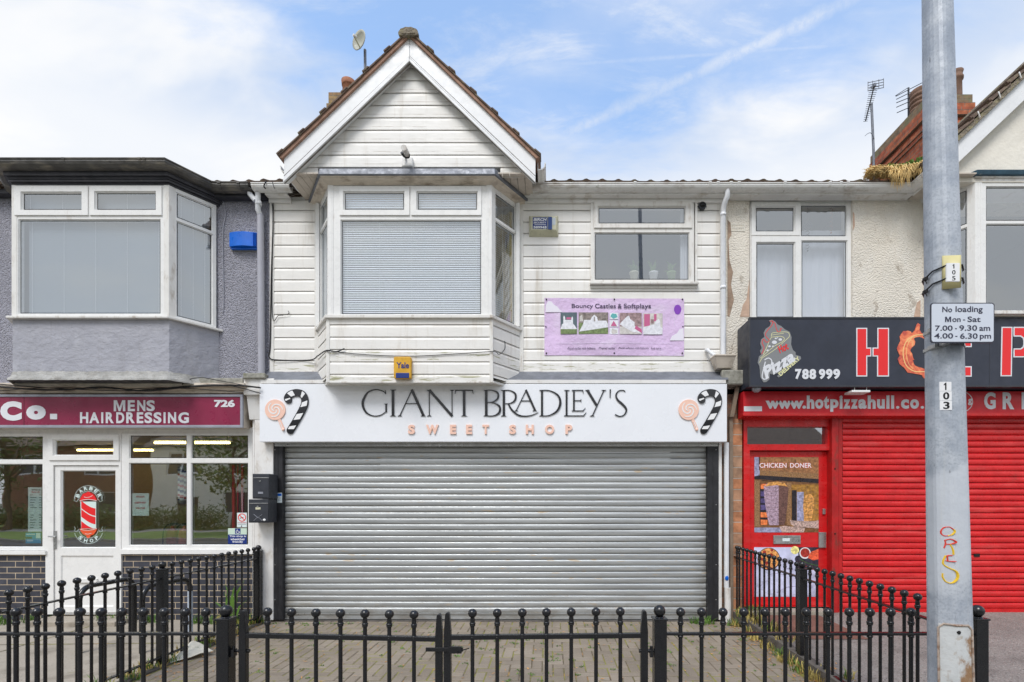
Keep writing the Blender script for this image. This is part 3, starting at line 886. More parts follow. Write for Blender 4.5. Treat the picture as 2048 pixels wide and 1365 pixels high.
def pantiles(mb, x0, x1, y0, z0, slope, length, m=0, wave=0.21, amp=0.020):
    """waved roof sheet laid in courses"""
    nx = int((x1 - x0) / wave * 8); course = 0.34; k = int(length / course)
    cs, sn = cos(slope), sin(slope)
    def h(x):
        t = (x / wave) % 1.0
        return amp * (0.5 - 0.5 * cos(2 * pi * min(t / 0.55, 1.0)))
    for c in range(k):
        vs = []; fs = []
        for i in range(nx + 1):
            x = x0 + (x1 - x0) * i / nx
            jit = 0.006 * sin(x * 3.1 + c * 2.0)
            for (t, e) in ((c * course, -0.012), (c * course, 0.022), ((c + 1) * course, 0.0)):
                hh = h(x) + e + jit
                vs.append((x, y0 + t * cs - hh * sn, z0 + t * sn + hh * cs))
        for i in range(nx):
            a = 3 * i
            fs += [(a, a + 3, a + 4, a + 1), (a + 1, a + 4, a + 5, a + 2)]
        mb.add(vs, fs, m)


def slats(mb, x0, x1, z0, z1, y, pitch, bulge, m=0):
    """roller shutter curtain of convex slats"""
    k = int(round((z1 - z0) / pitch)); p = (z1 - z0) / k; nx = 28
    prof = [(0.0, 0.0), (0.02, 0.55), (0.10, 0.80), (0.30, 0.98), (0.55, 1.0), (0.75, 0.86), (0.86, 0.62), (0.915, 0.25), (0.925, -0.8), (1.0, -0.8)]
    for i in range(k):
        vs = []
        for t, b in prof:
            for q in range(nx + 1):      # slats bow and sag very slightly along their length
                x = x0 + (x1 - x0) * q / nx
                vs.append((x, y - bulge * b - 0.0022 * sin(x * 1.9 + i * 1.7) - 0.0012 * sin(x * 5.3 + i * 2.9), z0 + (i + t) * p + 0.0016 * sin(x * 1.3 + i * 0.9) - 0.003 * sin(pi * q / nx)))
        n = len(prof); w_ = nx + 1
        mb.add(vs, [(j * w_ + q, j * w_ + q + 1, (j + 1) * w_ + q + 1, (j + 1) * w_ + q) for j in range(n - 1) for q in range(nx)], m, True)


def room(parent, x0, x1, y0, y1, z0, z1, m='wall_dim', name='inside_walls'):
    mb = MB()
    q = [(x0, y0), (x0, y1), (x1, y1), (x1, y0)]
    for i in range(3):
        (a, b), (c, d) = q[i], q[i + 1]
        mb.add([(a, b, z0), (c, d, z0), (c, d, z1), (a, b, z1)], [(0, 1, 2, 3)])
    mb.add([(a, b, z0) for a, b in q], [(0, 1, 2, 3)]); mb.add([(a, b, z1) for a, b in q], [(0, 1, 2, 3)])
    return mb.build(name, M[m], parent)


ZS = 5.665    # soffit height
ID = plane_map((0, W, 0), (1, 0, 0))

# ================================================================ SWEET SHOP (middle house)
sx0, sx1 = X(541, W), X(1447, W)
shop = thing('terraced_shop', 'white clad shop house with a pointed gable and a closed grey roller shutter', 'building', ((sx0 + sx1) / 2, W, 0))
bxl, bxr = X(657, B), X(983, B)            # bay front corners
bsp = 0.334

# masonry behind the cladding, with openings
win = (X(1186, W), Z(571, W), X(1389, W), Z(400, W))
mb = MB()
plate(mb, ID, sx0, 3.0, sx1, 5.72, [win, (bxl - bsp + 0.05, 3.15, bxr + bsp - 0.05, 5.6)], -0.25, -0.008)
mb.build('wall', M['trim'], shop)
mb = MB()
zr = Z(745, W)
cl = [(sx0 + 0.02, bxl - bsp), (bxr + bsp, win[0]), (win[2], sx1 - 0.03)]
for a, b in cl:
    clad(mb, ID, lambda z, a=a: a, lambda z, b=b: b, zr, ZS, zr)
clad(mb, ID, lambda z: win[0], lambda z: win[2], zr, win[1], zr)
clad(mb, ID, lambda z: win[0], lambda z: win[2], win[3], ZS, zr)
build_each(mb, 'cladding', M['clad'], shop)
# corner strips, base trim
mb = MB()
for x in (sx0, sx1 - 0.055):
    mb.box(x, x + 0.055, W - 0.022, W, zr, ZS)
mb.box(bxl - bsp - 0.045, bxl - bsp + 0.01, W - 0.024, W, zr, ZS)
mb.box(bxr + bsp - 0.01, bxr + bsp + 0.045, W - 0.024, W, zr, ZS)
mb.box(sx0 + 0.056, bxl - bsp - 0.046, W - 0.020, W, zr - 0.012, zr + 0.018)
mb.box(bxr + bsp + 0.046, sx1 - 0.056, W - 0.020, W, zr - 0.012, zr + 0.018)
build_each(mb, 'corner_trim', M['frame_old'], shop, bevel=0.003)

# ---- bay
bz0, bz1, bz2 = Z(765, B), Z(637, B), Z(371, B)
bay = MB()
fB = plane_map((0, B, 0), (1, 0, 0))
clad(bay, fB, lambda z: bxl, lambda z: bxr, bz0, bz1, Z(650, B) - 0.156 * 6)
sl = sqrt(bsp ** 2 + (W - B) ** 2)
fL = plane_map((bxl - bsp, W, 0), (bsp, B - W, 0))
fR = plane_map((bxr, B, 0), (bsp, W - B, 0))
for f in (fL, fR):
    clad(bay, f, lambda z: 0.0, lambda z: sl, bz0 + 0.06, bz1, Z(650, B) - 0.156 * 6)
ol = bay_outline(bxl, bxr, -0.012)
bay.prismz(ol, bz0 + 0.004, bz0 + 0.03)
bayo = bay.build('bay_apron', M['clad'], shop)
mb = MB()
for x in (bxl, bxr):
    mb.box(x - 0.022, x + 0.022, B - 0.020, B + 0.03, bz0 - 0.004, bz1 - 0.004)
mb.box(bxl - 0.03, bxr + 0.03, B - 0.016, B + 0.02, bz0 - 0.012, bz0 + 0.012)
build_each(mb, 'corner_strip', M['frame_old'], bayo, bevel=0.004)
mb = MB()
mb.prismz(bay_outline(bxl, bxr, 0.05), bz1 - 0.012, bz1 + 0.028)
mb.build('sill', M['frame_old'], bayo, bevel=0.005)
# window posts
mb = MB()
for x, s_ in ((bxl, 1), (bxr, -1)):
    mb.prismz([(x - s_ * 0.004, B - 0.008), (x + s_ * 0.062, B - 0.008), (x + s_ * 0.062, B + 0.06), (x - s_ * 0.045, B + 0.06)], bz1 + 0.028, bz2)
    mb.box(x + s_ * 0.040, x + s_ * 0.046, B - 0.011, B - 0.004, bz1 + 0.03, bz2)
    mb.prismz([(x - s_ * bsp, W - 0.09), (x - s_ * bsp + s_ * 0.05, W - 0.09), (x - s_ * bsp + s_ * 0.05, W), (x - s_ * bsp, W)], bz1 + 0.028, bz2)
build_each(mb, 'window_post', M['frame'], bayo, bevel=0.004)
O = (X(678, B), B - 0.002, Z(633, B))
f = plane_map(O, (1, 0, 0))
pr = lambda a, b, c, d: prect(a, b, c, d, B, O)
outer = pr(666, 372, 974, 634)
window(shop, f, outer,
       [(pr(683, 442, 961, 627), None), (pr(690, 387, 807, 419), pr(680, 375, 819.5, 432)), (pr(836, 387, 953, 419), pr(823, 375, 963, 432))],
       name='bay_window', blind=[(*pr(683, 437, 961, 629), 0.0280, 1.0, 0.055), (*pr(686, 380, 960, 426), 0.0280, 1.2, 0.055)])
for f_, side in ((fL, 'l'), (fR, 'r')):
    a0, a1 = (0.055, sl - 0.035) if side == 'l' else (0.035, sl - 0.055)
    zt = bz2 - (0.235 if side == 'r' else 0.235)
    g1 = (a0 + 0.05, bz1 + 0.065, a1 - 0.05, Z(433, B) - 0.03); g2 = (a0 + 0.05, Z(433, B) + 0.035, a1 - 0.05, bz2 - 0.06)
    window(shop, f_, (a0, bz1 + 0.028, a1, bz2), [(g1, None), (g2, None)], name='bay_side_window',
           blind=[(a0 + 0.05, bz1 + 0.05, a1 - 0.05, bz2 - 0.05, 0.0280, 0.55, 0.075)])
# ochre curtain hanging inside the right cheek of the bay
mb = MB()
cp = [(bxr + bsp - 0.10 + 0.018 * sin(i * 1.9), W + 0.03 - 0.0 * i, ) for i in range(2)]
P = [(bxr + bsp - 0.05 - 0.030 * i, W - 0.06 + 0.03 * sin(i * 1.7) + 0.012 * i) for i in range(12)]
for i in range(11):
    (a, b), (c, d) = P[i], P[i + 1]
    mb.add([(a, b, bz1 + 0.1), (c, d, bz1 + 0.1), (c - 0.02 * i / 11, d, bz2 - 0.1), (a - 0.02 * i / 11, b, bz2 - 0.1)], [(0, 1, 2, 3)], 0, True)
mb.build('curtain', M['curtain'], shop)
# head mouldings and lead cap of the bay
mb = MB()
steps = [(0.014, 0.016, -0.002, 0.006), (0.018, 0.040, 0.006, 0.016), (0.048, 0.050, 0.016, 0.022), (0.056, 0.082, 0.022, 0.031), (0.090, 0.094, 0.031, 0.038), (0.098, 0.112, 0.038, 0.046)]
for o1, o2, za, zb in steps:
    mb.prismz(bay_outline(bxl, bxr, o1), bz2 + za, bz2 + zb, poly1=bay_outline(bxl, bxr, o2))
mb.build('cornice', M['cornice'], bayo, bevel=0.004)
mb = MB()
oc = bay_outline(bxl, bxr, 0.135)
mb.prismz(oc, bz2 + 0.046, bz2 + 0.128, poly1=bay_outline(bxl, bxr, 0.125))
mb.build('lead_cap', M['lead'], bayo, bevel=0.008)

# ---- gable over the bay
G = 5.985
ax = X(819.4, G); az = Z(76.6, G)                  # apex of the bargeboards
hw = (X(1067, G) - X(564, G)) / 2
th = atan2(az - Z(318, G), hw)
def upz(x): return az - abs(x - ax) * math.tan(th)
CLY = 6.085
zc0 = Z(336, CLY)
fC = plane_map((0, CLY, 0), (1, 0, 0))
drop = 0.10
mb = MB()
tl = lambda z: ax - (az - drop - z) / math.tan(th); tr = lambda z: ax + (az - drop - z) / math.tan(th)
clad(mb, fC, tl, tr, zc0, az - drop - 0.01, zc0 - 0.156 * 2)
clad(mb, fC, lambda z: max(tl(z), X(585, CLY)), lambda z: X(637, CLY), Z(356, CLY), zc0, zc0 - 0.156 * 2)
clad(mb, fC, lambda z: X(1001, CLY), lambda z: min(tr(z), X(1052, CLY)), Z(357, CLY), zc0, zc0 - 0.156 * 2)
mb.prism([(tl(zc0) + 0.02, zc0 + 0.002), (tr(zc0) - 0.02, zc0 + 0.002), (ax, az - drop - 0.03)], CLY + 0.012, CLY + 0.10)
gab = mb.build('gable', M['clad'], shop)
mb = MB()
# timber bargeboards with a moulded lower edge
def barge(sgn, outw):
    x_o = ax + sgn * hw
    t = 0.30     # vertical depth of the board
    zt = az - hw * math.tan(th)
    mb.prism([(ax, az), (x_o, zt), (x_o - sgn * 0.0, zt - 0.275), (x_o - sgn * 0.10, zt - 0.275 + 0.0), (ax, az - t)] if False else
             [(ax + sgn * 0.002, az), (x_o, zt), (x_o, zt - 0.280), (ax + sgn * 0.002, az - t)], G, G + 0.03)
    for (o1, o2) in ((0.221, 0.232), (0.252, 0.263), (0.3045, 0.316)):  # dark strips painting in the shadow gaps between the mouldings
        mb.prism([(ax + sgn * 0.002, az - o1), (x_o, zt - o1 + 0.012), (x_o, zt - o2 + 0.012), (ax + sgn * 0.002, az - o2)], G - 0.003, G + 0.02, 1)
    for (o1, o2, yy) in ((0.233, 0.253, 0.012), (0.263, 0.304, 0.022)):
        mb.prism([(ax + sgn * 0.002, az - o1), (x_o, zt - o1 + 0.0), (x_o, zt - o2), (ax + sgn * 0.002, az - o2)], G - yy, G + 0.03)
    mb.prism([(ax + sgn * 0.002, az - 0.20), (x_o - sgn * 0.02, zt - 0.20), (x_o - sgn * 0.02, zt - 0.26), (ax + sgn * 0.002, az - 0.26)], G + 0.03, CLY - 0.013)
barge(-1, 0); barge(1, 0)
mb.build('bargeboard', [M['bargeboard'], M['shade_line']], shop, bevel=0.002)
# tiled slopes of the gable roof
Lr = hw / cos(th) + 0.035
mb = MB(); mu = MB()
YB = 10.4
for sgn in (-1, 1):
    tx, tz = sgn * cos(th), -sin(th)
    nx, nz = sgn * sin(th), cos(th)
    def P(t, n): return (ax + tx * t + nx * n, az + tz * t + nz * n)
    k = 6; cs_ = Lr / k
    for i in range(k):
        t0, t1 = i * cs_, (i + 1) * cs_
        mb.prism([P(t0, 0.034), P(t1, 0.036), P(t1, 0.060), P(t0, 0.050)], G - 0.045, YB)
        mb.prism([P(t1 - 0.105, 0.048), P(t1 - 0.002, 0.052), P(t1 - 0.004, 0.072), P(t1 - 0.100, 0.066)], G - 0.055, G + 0.10)
        for c in range(1, 12):
            yy = G + c * 0.30
            mb.prism([P(t0, 0.048), P(t1, 0.056), P(t1, 0.080), P(t0, 0.068)], yy, yy + 0.09)
    mu.prism([P(0.0, 0.0), P(Lr - 0.02, 0.0), P(Lr, 0.035), P(0.0, 0.033)], G - 0.028, G + 0.25)
gr = mb.build('gable_roof', M['tile'], shop, bevel=0.004)
mu.build('tile_undercloak', M['tile_under'], gr)
mb = MB()
def ridge_arch(rx, rz, dz_): return [(ax + rx * (1 + 0.03 * sin(i * 2.1)) * cos(a), az + dz_ + rz * (1 + 0.05 * sin(i * 3.3)) * sin(a)) for i, a in enumerate([radians(-25 + i * 230 / 14) for i in range(15)])]
mb.prism(ridge_arch(0.118, 0.066, 0.010), G - 0.05, YB)
mb.prism(ridge_arch(0.124, 0.072, 0.008), G - 0.065, G - 0.02)
mb.prism(ridge_arch(0.085, 0.036, 0.004), G - 0.072, G - 0.06)
mb.build('ridge_tile', M['ridge'], gr, bevel=0.01)
# soffits beneath the gable
mb = MB()
for (a, b) in ((X(566, G), bxl - 0.05), (bxr + 0.05, X(1064, G))):
    n = 5; wdt = (b - a) / n
    for i in range(n):
        mb.box(a + i * wdt, a + (i + 1) * wdt - 0.006, G + 0.03, W, ZS + 0.012, ZS + 0.026)
build_each(mb, 'soffit', M['soffit'], shop)
# ---- eaves of the main roof
gz = Z(375, 6.30) - 0.01
mb = MB()
mb.box(sx0, X(572, 6.38), 6.40, 6.43, ZS, gz + 0.07)
mb.box(X(1060, 6.38), sx1 + 0.03, 6.40, 6.43, ZS, gz + 0.07)
for (a, b) in ((sx0, X(585, W)), (X(1050, W), sx1 + 0.03)):
    mb.box(a, b, 6.43, W + 0.01, ZS, ZS + 0.014)
    mb.box(a, b, W - 0.045, W - 0.013, ZS - 0.05, ZS - 0.001)
build_each(mb, 'fascia', M['trim'], shop, bevel=0.003)
mb = MB()
gutter_run(mb, [(X(501, 6.3), 6.40, gz), (X(577, 6.3), 6.40, gz)])
gutter_run(mb, [(X(1064, 6.3), 6.40, gz), (sx1 + 0.03, 6.40, gz)])
for px in (1084, 1270, 1420, 1436): bracket(mb, X(px, 6.3), 6.40, gz)
build_each(mb, 'gutter', M['gutter'], shop)
# short gable-side gutters, seen end on
mb = MB()
xr_ = ax + hw + 0.005
zt_ = az - hw * math.tan(th)
gutter_run(mb, [(xr_ + 0.02, G + 0.06, zt_ - 0.10), (xr_ + 0.02, 6.5, zt_ - 0.10)], h=0.095)
xl_ = ax - hw - 0.005
gutter_run(mb, [(xl_ - 0.02, 6.5, zt_ - 0.10), (xl_ - 0.02, G + 0.10, zt_ - 0.10)], h=0.085, w=0.08)
build_each(mb, 'side_gutter', M['gutter'], shop)
mb = MB()
pantiles(mb, sx0, sx1, 6.31, gz + 0.076, radians(30), 4.6)
mb.box(sx0, sx1, 10.2, 10.5, gz + 2.30, gz + 2.42)
mb.build('roof', M['tile'], shop)
# ---- small right window
O = (win[0], W - 0.03, win[1])
f = plane_map(O, (1, 0, 0))
pr = lambda a, b, c, d: prect(a, b, c, d, W - 0.03, O)
wf = window(shop, f, pr(1186, 400, 1388, 569), [(pr(1191, 467, 1377, 558), None), (pr(1198, 416, 1369, 446), pr(1188, 404, 1384, 457))], fm='frame_old')
mb = MB()
mb.box(win[0] - 0.035, win[0], W - 0.035, W - 0.006, win[1], win[3] + 0.02)
mb.box(win[2], win[2] + 0.03, W - 0.035, W - 0.006, win[1], win[3] + 0.02)
mb.box(win[0] - 0.035, win[2] + 0.03, W - 0.05, W - 0.006, win[3] + 0.021, win[3] + 0.05)
mb.box(win[0] - 0.045, win[2] + 0.04, W - 0.075, W - 0.006, win[1] - 0.012, win[1] + 0.018)
mb.box(win[0] - 0.035, win[2] + 0.03, W - 0.03, W - 0.006, win[1] - 0.05, win[1] - 0.014)
mb.build('sill', M['frame_old'], wf, bevel=0.004)
# a pale curtain at the right
mb = MB()
for i in range(5):
    mb.tube([(win[2] - 0.03 - 0.03 * i, W + 0.10, win[1] + 0.05), (win[2] - 0.03 - 0.03 * i, W + 0.10, win[3] - 0.05)], 0.018, 8)
mb.build('curtain', M['net'], wf)
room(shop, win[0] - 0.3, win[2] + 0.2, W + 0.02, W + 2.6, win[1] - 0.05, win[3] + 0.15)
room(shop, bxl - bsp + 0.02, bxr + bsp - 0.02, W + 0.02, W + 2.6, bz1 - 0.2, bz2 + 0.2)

# ---- shopfront
SH = 6.50
mb = MB()
slats(mb, X(564, SH), X(1416, SH), Z(1226, SH), Z(884, SH) + 0.02, SH, 0.0792, 0.0135)
mb.box(X(564, SH), X(1416, SH), SH - 0.012, SH + 0.012, Z(1239, SH) + 0.004, Z(1226.5, SH))
sh = mb.build('roller_shutter', M['galv'], shop)
mb = MB()
mb.box(X(564, SH), X(1416, SH), SH - 0.022, SH - 0.0125, Z(1229, SH), Z(1227, SH))
mb.build('bottom_rail', M['steel'], sh)
mb = MB()
for (a, b, c) in ((545, 555, 565), (1437, 1427, 1415)):
    mb.pbox(a, c, 884, 1240, 6.42, 6.56)
    mb.pbox(b - 0.7, b + 0.7, 884, 1240, 6.414, 6.42)
    for py in (900, 1010, 1130, 1200):
        mb.ball((X((a + b) / 2, 6.42), 6.418, Z(py, 6.42)), 0.008, 8, 1)
build_each(mb, 'shutter_guide', [M['blackmatt'], M['steel']], shop, bevel=0.003)
mb = MB()
mb.pbox(549, 1436, 884, 893, 6.40, 6.56)
mb.build('shutter_housing', M['steel'], shop)
mb = MB()
mb.pbox(1437.5, 1443.5, 884, 1240, 6.44, 6.56)
mb.build('door_post', M['trim'], shop)
mb = MB()
plate(mb, ID, sx0 - 0.05, -0.05, sx1 + 0.18, 3.12, [(X(550, W), 0, X(1430, W), 2.6)], -0.25, 0.0)
mb.build('shopfront_wall', M['brick_old'], shop)
# pilaster with moulded head between the two left shops
mb = MB()
mb.pbox(509, 546, 838, 1241, 6.40, 6.52)
mb.pbox(505, 509, 838, 1241, 6.43, 6.52)
mb.prismx([(6.395, Z(840, 6.40)), (6.52, Z(840, 6.40)), (6.52, Z(790, 6.34)), (6.335, Z(790, 6.335))], X(497, 6.38), X(545, 6.38))
mb.pbox(487, 548, 780, 790, 6.30, 6.5); mb.pbox(488, 546, 774, 780, 6.32, 6.5); mb.pbox(487, 548, 757, 774, 6.31, 6.5)
pil = mb.build('pilaster', M['trim'], shop, bevel=0.006)
mb = MB()
mb.prismz([(X(486, 6.27), 6.27), (X(530, 6.27), 6.27), (X(545, 6.52), 6.52), (X(488, 6.52), 6.52)], Z(757, 6.27), Z(746, 6.27))
mb.build('corbel_cap', M['stone'], pil, bevel=0.012)
# lead flashing over the sign
mb = MB()
vs = []; N = 60
for i in range(N + 1):
    x = X(524, 6.4) + (X(1452, 6.4) - X(524, 6.4)) * i / N
    w_ = 0.006 * sin(i * 1.3) + 0.004 * sin(i * 3.7)
    vs += [(x, W - 0.005, Z(744, W) + 0.01), (x, W - 0.05, Z(748, W) - 0.012 + w_), (x, 6.33, Z(757, 6.33) + w_), (x, 6.31, Z(760, 6.31) + w_ * 0.5)]
fs = []
for i in range(N):
    for j in range(3): fs.append((4 * i + j, 4 * i + j + 1, 4 * i + 5 + j, 4 * i + 4 + j))
mb.add(vs, fs, 0, True)
mb.build('flashing', M['lead'], shop)
# threshold
mb = MB(); mb.box(X(550, 6.5), X(1440, 6.5), 6.44, 6.6, -0.05, 0.004); mb.build('threshold', M['edging'], shop)
# white rainwater pipes and hopper at the right-hand party line
mb = MB()
x = X(1449, 6.44)
mb.tube([(x + 0.01, 6.36, gz + 0.02), (x + 0.01, 6.36, gz - 0.06), (x - 0.012, 6.42, gz - 0.14), (x - 0.012, 6.46, gz - 0.22), (x - 0.01, 6.46, Z(716, 6.46))], 0.034, 14)
for py in (382, 430, 576): mb.lathe([(0.034, -0.02), (0.039, -0.02), (0.039, 0.02), (0.034, 0.02)], (x - 0.011, 6.46, Z(py, 6.46)), 14)
mb.tube([(X(1453, 6.44), 6.44, Z(886, 6.44)), (X(1453, 6.44), 6.44, Z(1176, 6.44))], 0.033, 14)
build_each(mb, 'downpipe', M['pipewhite'], shop)
mb = MB()
mb.tube([(X(1455, 6.44), 6.44, Z(1176, 6.44)), (X(1456, 6.44), 6.44, -0.02)], 0.042, 14)
mb.build('drain_shoe', M['trim'], shop)
mb = MB()
mb.ball((X(1454, 6.40), 6.405, Z(1157, 6.40)), 0.026, 12, 0, (1, 0.3, 1.25))
mb.build('paint_blot', M['blue'], shop)
hx0, hx1 = X(1428, 6.35), X(1470, 6.35)
mb = MB()
mb.prismz([(hx0 + 0.05, 6.36), (hx1 - 0.04, 6.36), (hx1 - 0.05, 6.5), (hx0 + 0.06, 6.5)], Z(736, 6.35), Z(714, 6.35), poly1=[(hx0, 6.31), (hx1, 6.31), (hx1, 6.5), (hx0, 6.5)])
mb.prismz([(hx0 - 0.008, 6.30), (hx1 + 0.008, 6.30), (hx1 + 0.008, 6.505), (hx0 - 0.008, 6.505)], Z(714, 6.35), Z(711, 6.35))
mb.build('rain_hopper', M['soffit'], shop, bevel=0.004)
mb = MB()
mb.tube([(X(1412, W), W + 0.02, Z(702, W)), (X(1412, W), W - 0.06, Z(703, W)), (X(1424, W - 0.1), W - 0.10, Z(708, W - 0.1)), (X(1436, 6.40), 6.40, Z(716, 6.40))], 0.024, 12)
mb.build('waste_pipe', M['pipewhite'], shop)
mb = MB()
mb.tube([(X(1403, W), W + 0.02, Z(416, W)), (X(1403, W), W - 0.05, Z(415, W))], 0.05, 18, 0)
mb.tube([(X(1403, W), W - 0.052, Z(415, W)), (X(1403, W), W - 0.058, Z(415, W))], 0.036, 18, 1)
mb.lathe([(0.062, -0.01), (0.062, 0.0)], (X(1403, W), W - 0.02, Z(415, W)), 4)
mb.build('flue_vent', [M['boxdark'], M['void']], shop)
mb = MB()
mb.prismz([(X(1440, 6.4), 6.34), (X(1492, 6.4), 6.34), (X(1492, 6.5), 6.53), (X(1440, 6.5), 6.53)], Z(772, 6.4), Z(742, 6.4))
mb.build('corbel_stone', M['stone'], shop, bevel=0.02)
mb = MB()
mb.prism([(X(1459, 6.46), Z(832, 6.46)), (X(1466, 6.46), Z(832, 6.46)), (X(1467, 6.46), 0), (X(1461, 6.46), 0)], 6.46, 6.52)
mb.prism([(X(1460, 6.42), Z(834, 6.42)), (X(1468, 6.42), Z(834, 6.42)), (X(1479, 6.42), Z(775, 6.42)), (X(1472, 6.42), Z(773, 6.42))], 6.42, 6.46)
build_each(mb, 'cover_board', M['pipebrown'], shop)

# ================================================================ BARBER (left house)
lx0 = X(541, W) - 6.12; lx1 = sx0
barber = thing('barber_shop', 'grey rendered shop house on the left with a white bay window and dark brick base', 'building', ((lx0 + lx1) / 2, W, 0))
yl, yr = X(25, B), X(338, B)
mb = MB()
plate(mb, ID, lx0, 3.05, lx1 - 0.004, 5.72, [(yl - bsp + 0.04, 3.2, yr + bsp - 0.04, 5.6)], -0.25, 0.0)
mb.build('wall', M['pebble'], barber)
aw = MB()
az0, az1, az2 = Z(748, B), Z(639, B), Z(371, B)
aw.prismz(bay_outline(yl, yr, 0.0), az0, az1)
apr = aw.build('bay_apron', M['grey_smooth'], barber, bevel=0.006)
# curved flashing under the apron
mb = MB(); vs = []; fs = []
pth = []
base = bay_outline(yl, yr, 0.004)
def along(poly, t):
    tot = [0]
    for i in range(len(poly) - 1): tot.append(tot[-1] + (Vector(poly[i + 1]) - Vector(poly[i])).length)
    s_ = t * tot[-1]
    for i in range(len(poly) - 1):
        if s_ <= tot[i + 1] + 1e-9:
            k = (s_ - tot[i]) / (tot[i + 1] - tot[i])
            return Vector(poly[i]).lerp(Vector(poly[i + 1]), k)
ob = bay_outline(yl, yr, 0.05)
for i in range(81):
    a = along(base, i / 80); b = along(ob, i / 80)
    wv = 0.004 * sin(i * 1.1) + 0.004 * sin(i * 2.7)
    for t, zz in ((0.0, az0 + 0.030), (0.2, az0 - 0.005), (0.5, az0 - 0.045), (0.9, az0 - 0.062), (0.95, az0 - 0.090)):
        q = a.lerp(b, t); vs.append((q.x, q.y, zz + wv * (1 if t < 0.9 else 0.3)))
for i in range(80):
    fs += [(5 * i + j, 5 * i + j + 1, 5 * i + 6 + j, 5 * i + 5 + j) for j in range(4)]
mb.add(vs, fs, 0, True)
mb.build('flashing', M['leadpale'], apr)
MB().prismz(bay_outline(yl, yr, 0.0), az0 - 0.080, az0 - 0.001).build('underside', M['fascia_black'], apr)
mb = MB()
mb.prismz(bay_outline(yl, yr, 0.055), az1 - 0.003, az1 + 0.026)
mb.build('sill', M['frame_old'], apr, bevel=0.005)
mb = MB()
for x, s_ in ((yl, 1), (yr, -1)):
    mb.prismz([(x - s_ * 0.004, B - 0.008), (x + s_ * 0.062, B - 0.008), (x + s_ * 0.062, B + 0.06), (x - s_ * 0.045, B + 0.06)], az1 + 0.026, az2)
build_each(mb, 'window_post', M['frame_old'], apr, bevel=0.004)
O = (X(30, B), B - 0.002, Z(636, B)); f = plane_map(O, (1, 0, 0))
pr = lambda a, b, c, d: prect(a, b, c, d, B, O)
window(barber, f, pr(28, 371, 329, 636), [(pr(39, 441, 319, 626), None), (pr(47, 388, 163, 419), pr(31, 374, 178, 432)), (pr(194, 387, 311, 419), pr(181, 374, 325, 432))],
       name='bay_window', blind=[(*pr(44, 437, 319, 628), 0.0205, 1.40, 0.085), (*pr(40, 378, 320, 426), 0.0205, 1.40, 0.085)], bm='blind_grey')
fL = plane_map((yl - bsp, W, 0), (bsp, B - W, 0)); fR = plane_map((yr, B, 0), (bsp, W - B, 0))
for f_ in (fL, fR):
    a0, a1 = 0.035, sl - 0.035
    window(barber, f_, (a0, az1 + 0.026, a1, az2), [((a0 + 0.055, az1 + 0.075, a1 - 0.055, Z(433, B) - 0.03), None), ((a0 + 0.055, Z(433, B) + 0.035, a1 - 0.055, az2 - 0.06), None)],
           name='bay_side_window', blind=[(a0 + 0.05, az1 + 0.06, a1 - 0.05, az2 - 0.05, 0.0205, 1.40, 0.085)], bm='blind_grey')
# black boards and gutter over the bay
mb = MB()
for (o_, za, zb) in ((0.010, az2 - 0.002, az2 + 0.022), (0.035, az2 + 0.022, az2 + 0.052), (0.048, az2 + 0.052, az2 + 0.075), (0.075, az2 + 0.075, az2 + 0.17)):
    mb.prismz(bay_outline(yl, yr, o_), za, zb)
mb.build('fascia', M['fascia_black'], barber, bevel=0.004)
mb = MB()
mb.prismz(bay_outline(yl, yr, 0.085), az2 + 0.17, az2 + 0.20, poly1=bay_outline(yl, yr, -0.2))
mb.build('bay_roof', M['lead'], barber)
mb = MB()
b4 = bay_outline(yl, yr, 0.078); gzz = az2 + 0.125
gutter_run(mb, [(*b4[0], gzz - 0.02), (*b4[1], gzz), (*b4[2], gzz), (b4[3][0] - 0.09, b4[3][1] - 0.10, gzz - 0.01), (X(440, 6.4), 6.42, gz + 0.005), (X(503, 6.4), 6.42, gz)], h=0.095, w=0.105)
for px in (10, 155, 303, 312): bracket(mb, X(px, B), b4[1][1], gzz + 0.012)
for px in (446, 484): bracket(mb, X(px, 6.4), 6.42, gz + 0.004)
mb.build('gutter', M['gutter_black'], barber)
mb = MB()
mb.box(lx0, b4[0][0], 6.42, W, ZS + 0.03, gz + 0.07); mb.box(b4[3][0] - 0.1, lx1 - 0.02, 6.44, W, ZS - 0.01, gz + 0.07)
build_each(mb, 'eaves_board', M['fascia_black'], barber)
mb = MB()
pantiles(mb, lx0, lx1, 6.34, gz + 0.09, radians(30), 4.6)
mb.box(lx0, lx1, 10.2, 10.5, gz + 2.3, gz + 2.42)
mb.build('roof', M['tile'], barber)
room(barber, yl - bsp + 0.02, yr + bsp - 0.02, W + 0.02, W + 2.6, az1 - 0.2, az2 + 0.2)
# rainwater pipe: grey at the bottom, white elbows on top
mb = MB()
mb.tube([(X(516, 6.40), 6.40, gz + 0.0), (X(516, 6.42), 6.42, Z(420, 6.42)), (X(521, 6.46), 6.46, Z(432, 6.46))], 0.033, 14)
mb.tube([(X(499, 6.40), 6.40, Z(378, 6.40)), (X(499, 6.40), 6.41, Z(388, 6.40)), (X(511, 6.42), 6.42, Z(402, 6.42))], 0.033, 14)
mb.lathe([(0.034, -0.025), (0.040, -0.025), (0.040, 0.03), (0.034, 0.03)], (X(517, 6.42), 6.42, Z(408, 6.42)), 14)
build_each(mb, 'pipe_elbow', M['pipewhite'], barber)
mb = MB()
mb.tube([(X(499, 6.40), 6.40, gz + 0.01), (X(499, 6.40), 6.40, Z(379, 6.40))], 0.034, 14)
mb.build('gutter_outlet', M['gutter_black'], barber)
mb = MB()
mb.tube([(X(521, 6.46), 6.46, Z(430, 6.46)), (X(523, 6.46), 6.46, Z(748, 6.46))], 0.042, 14)
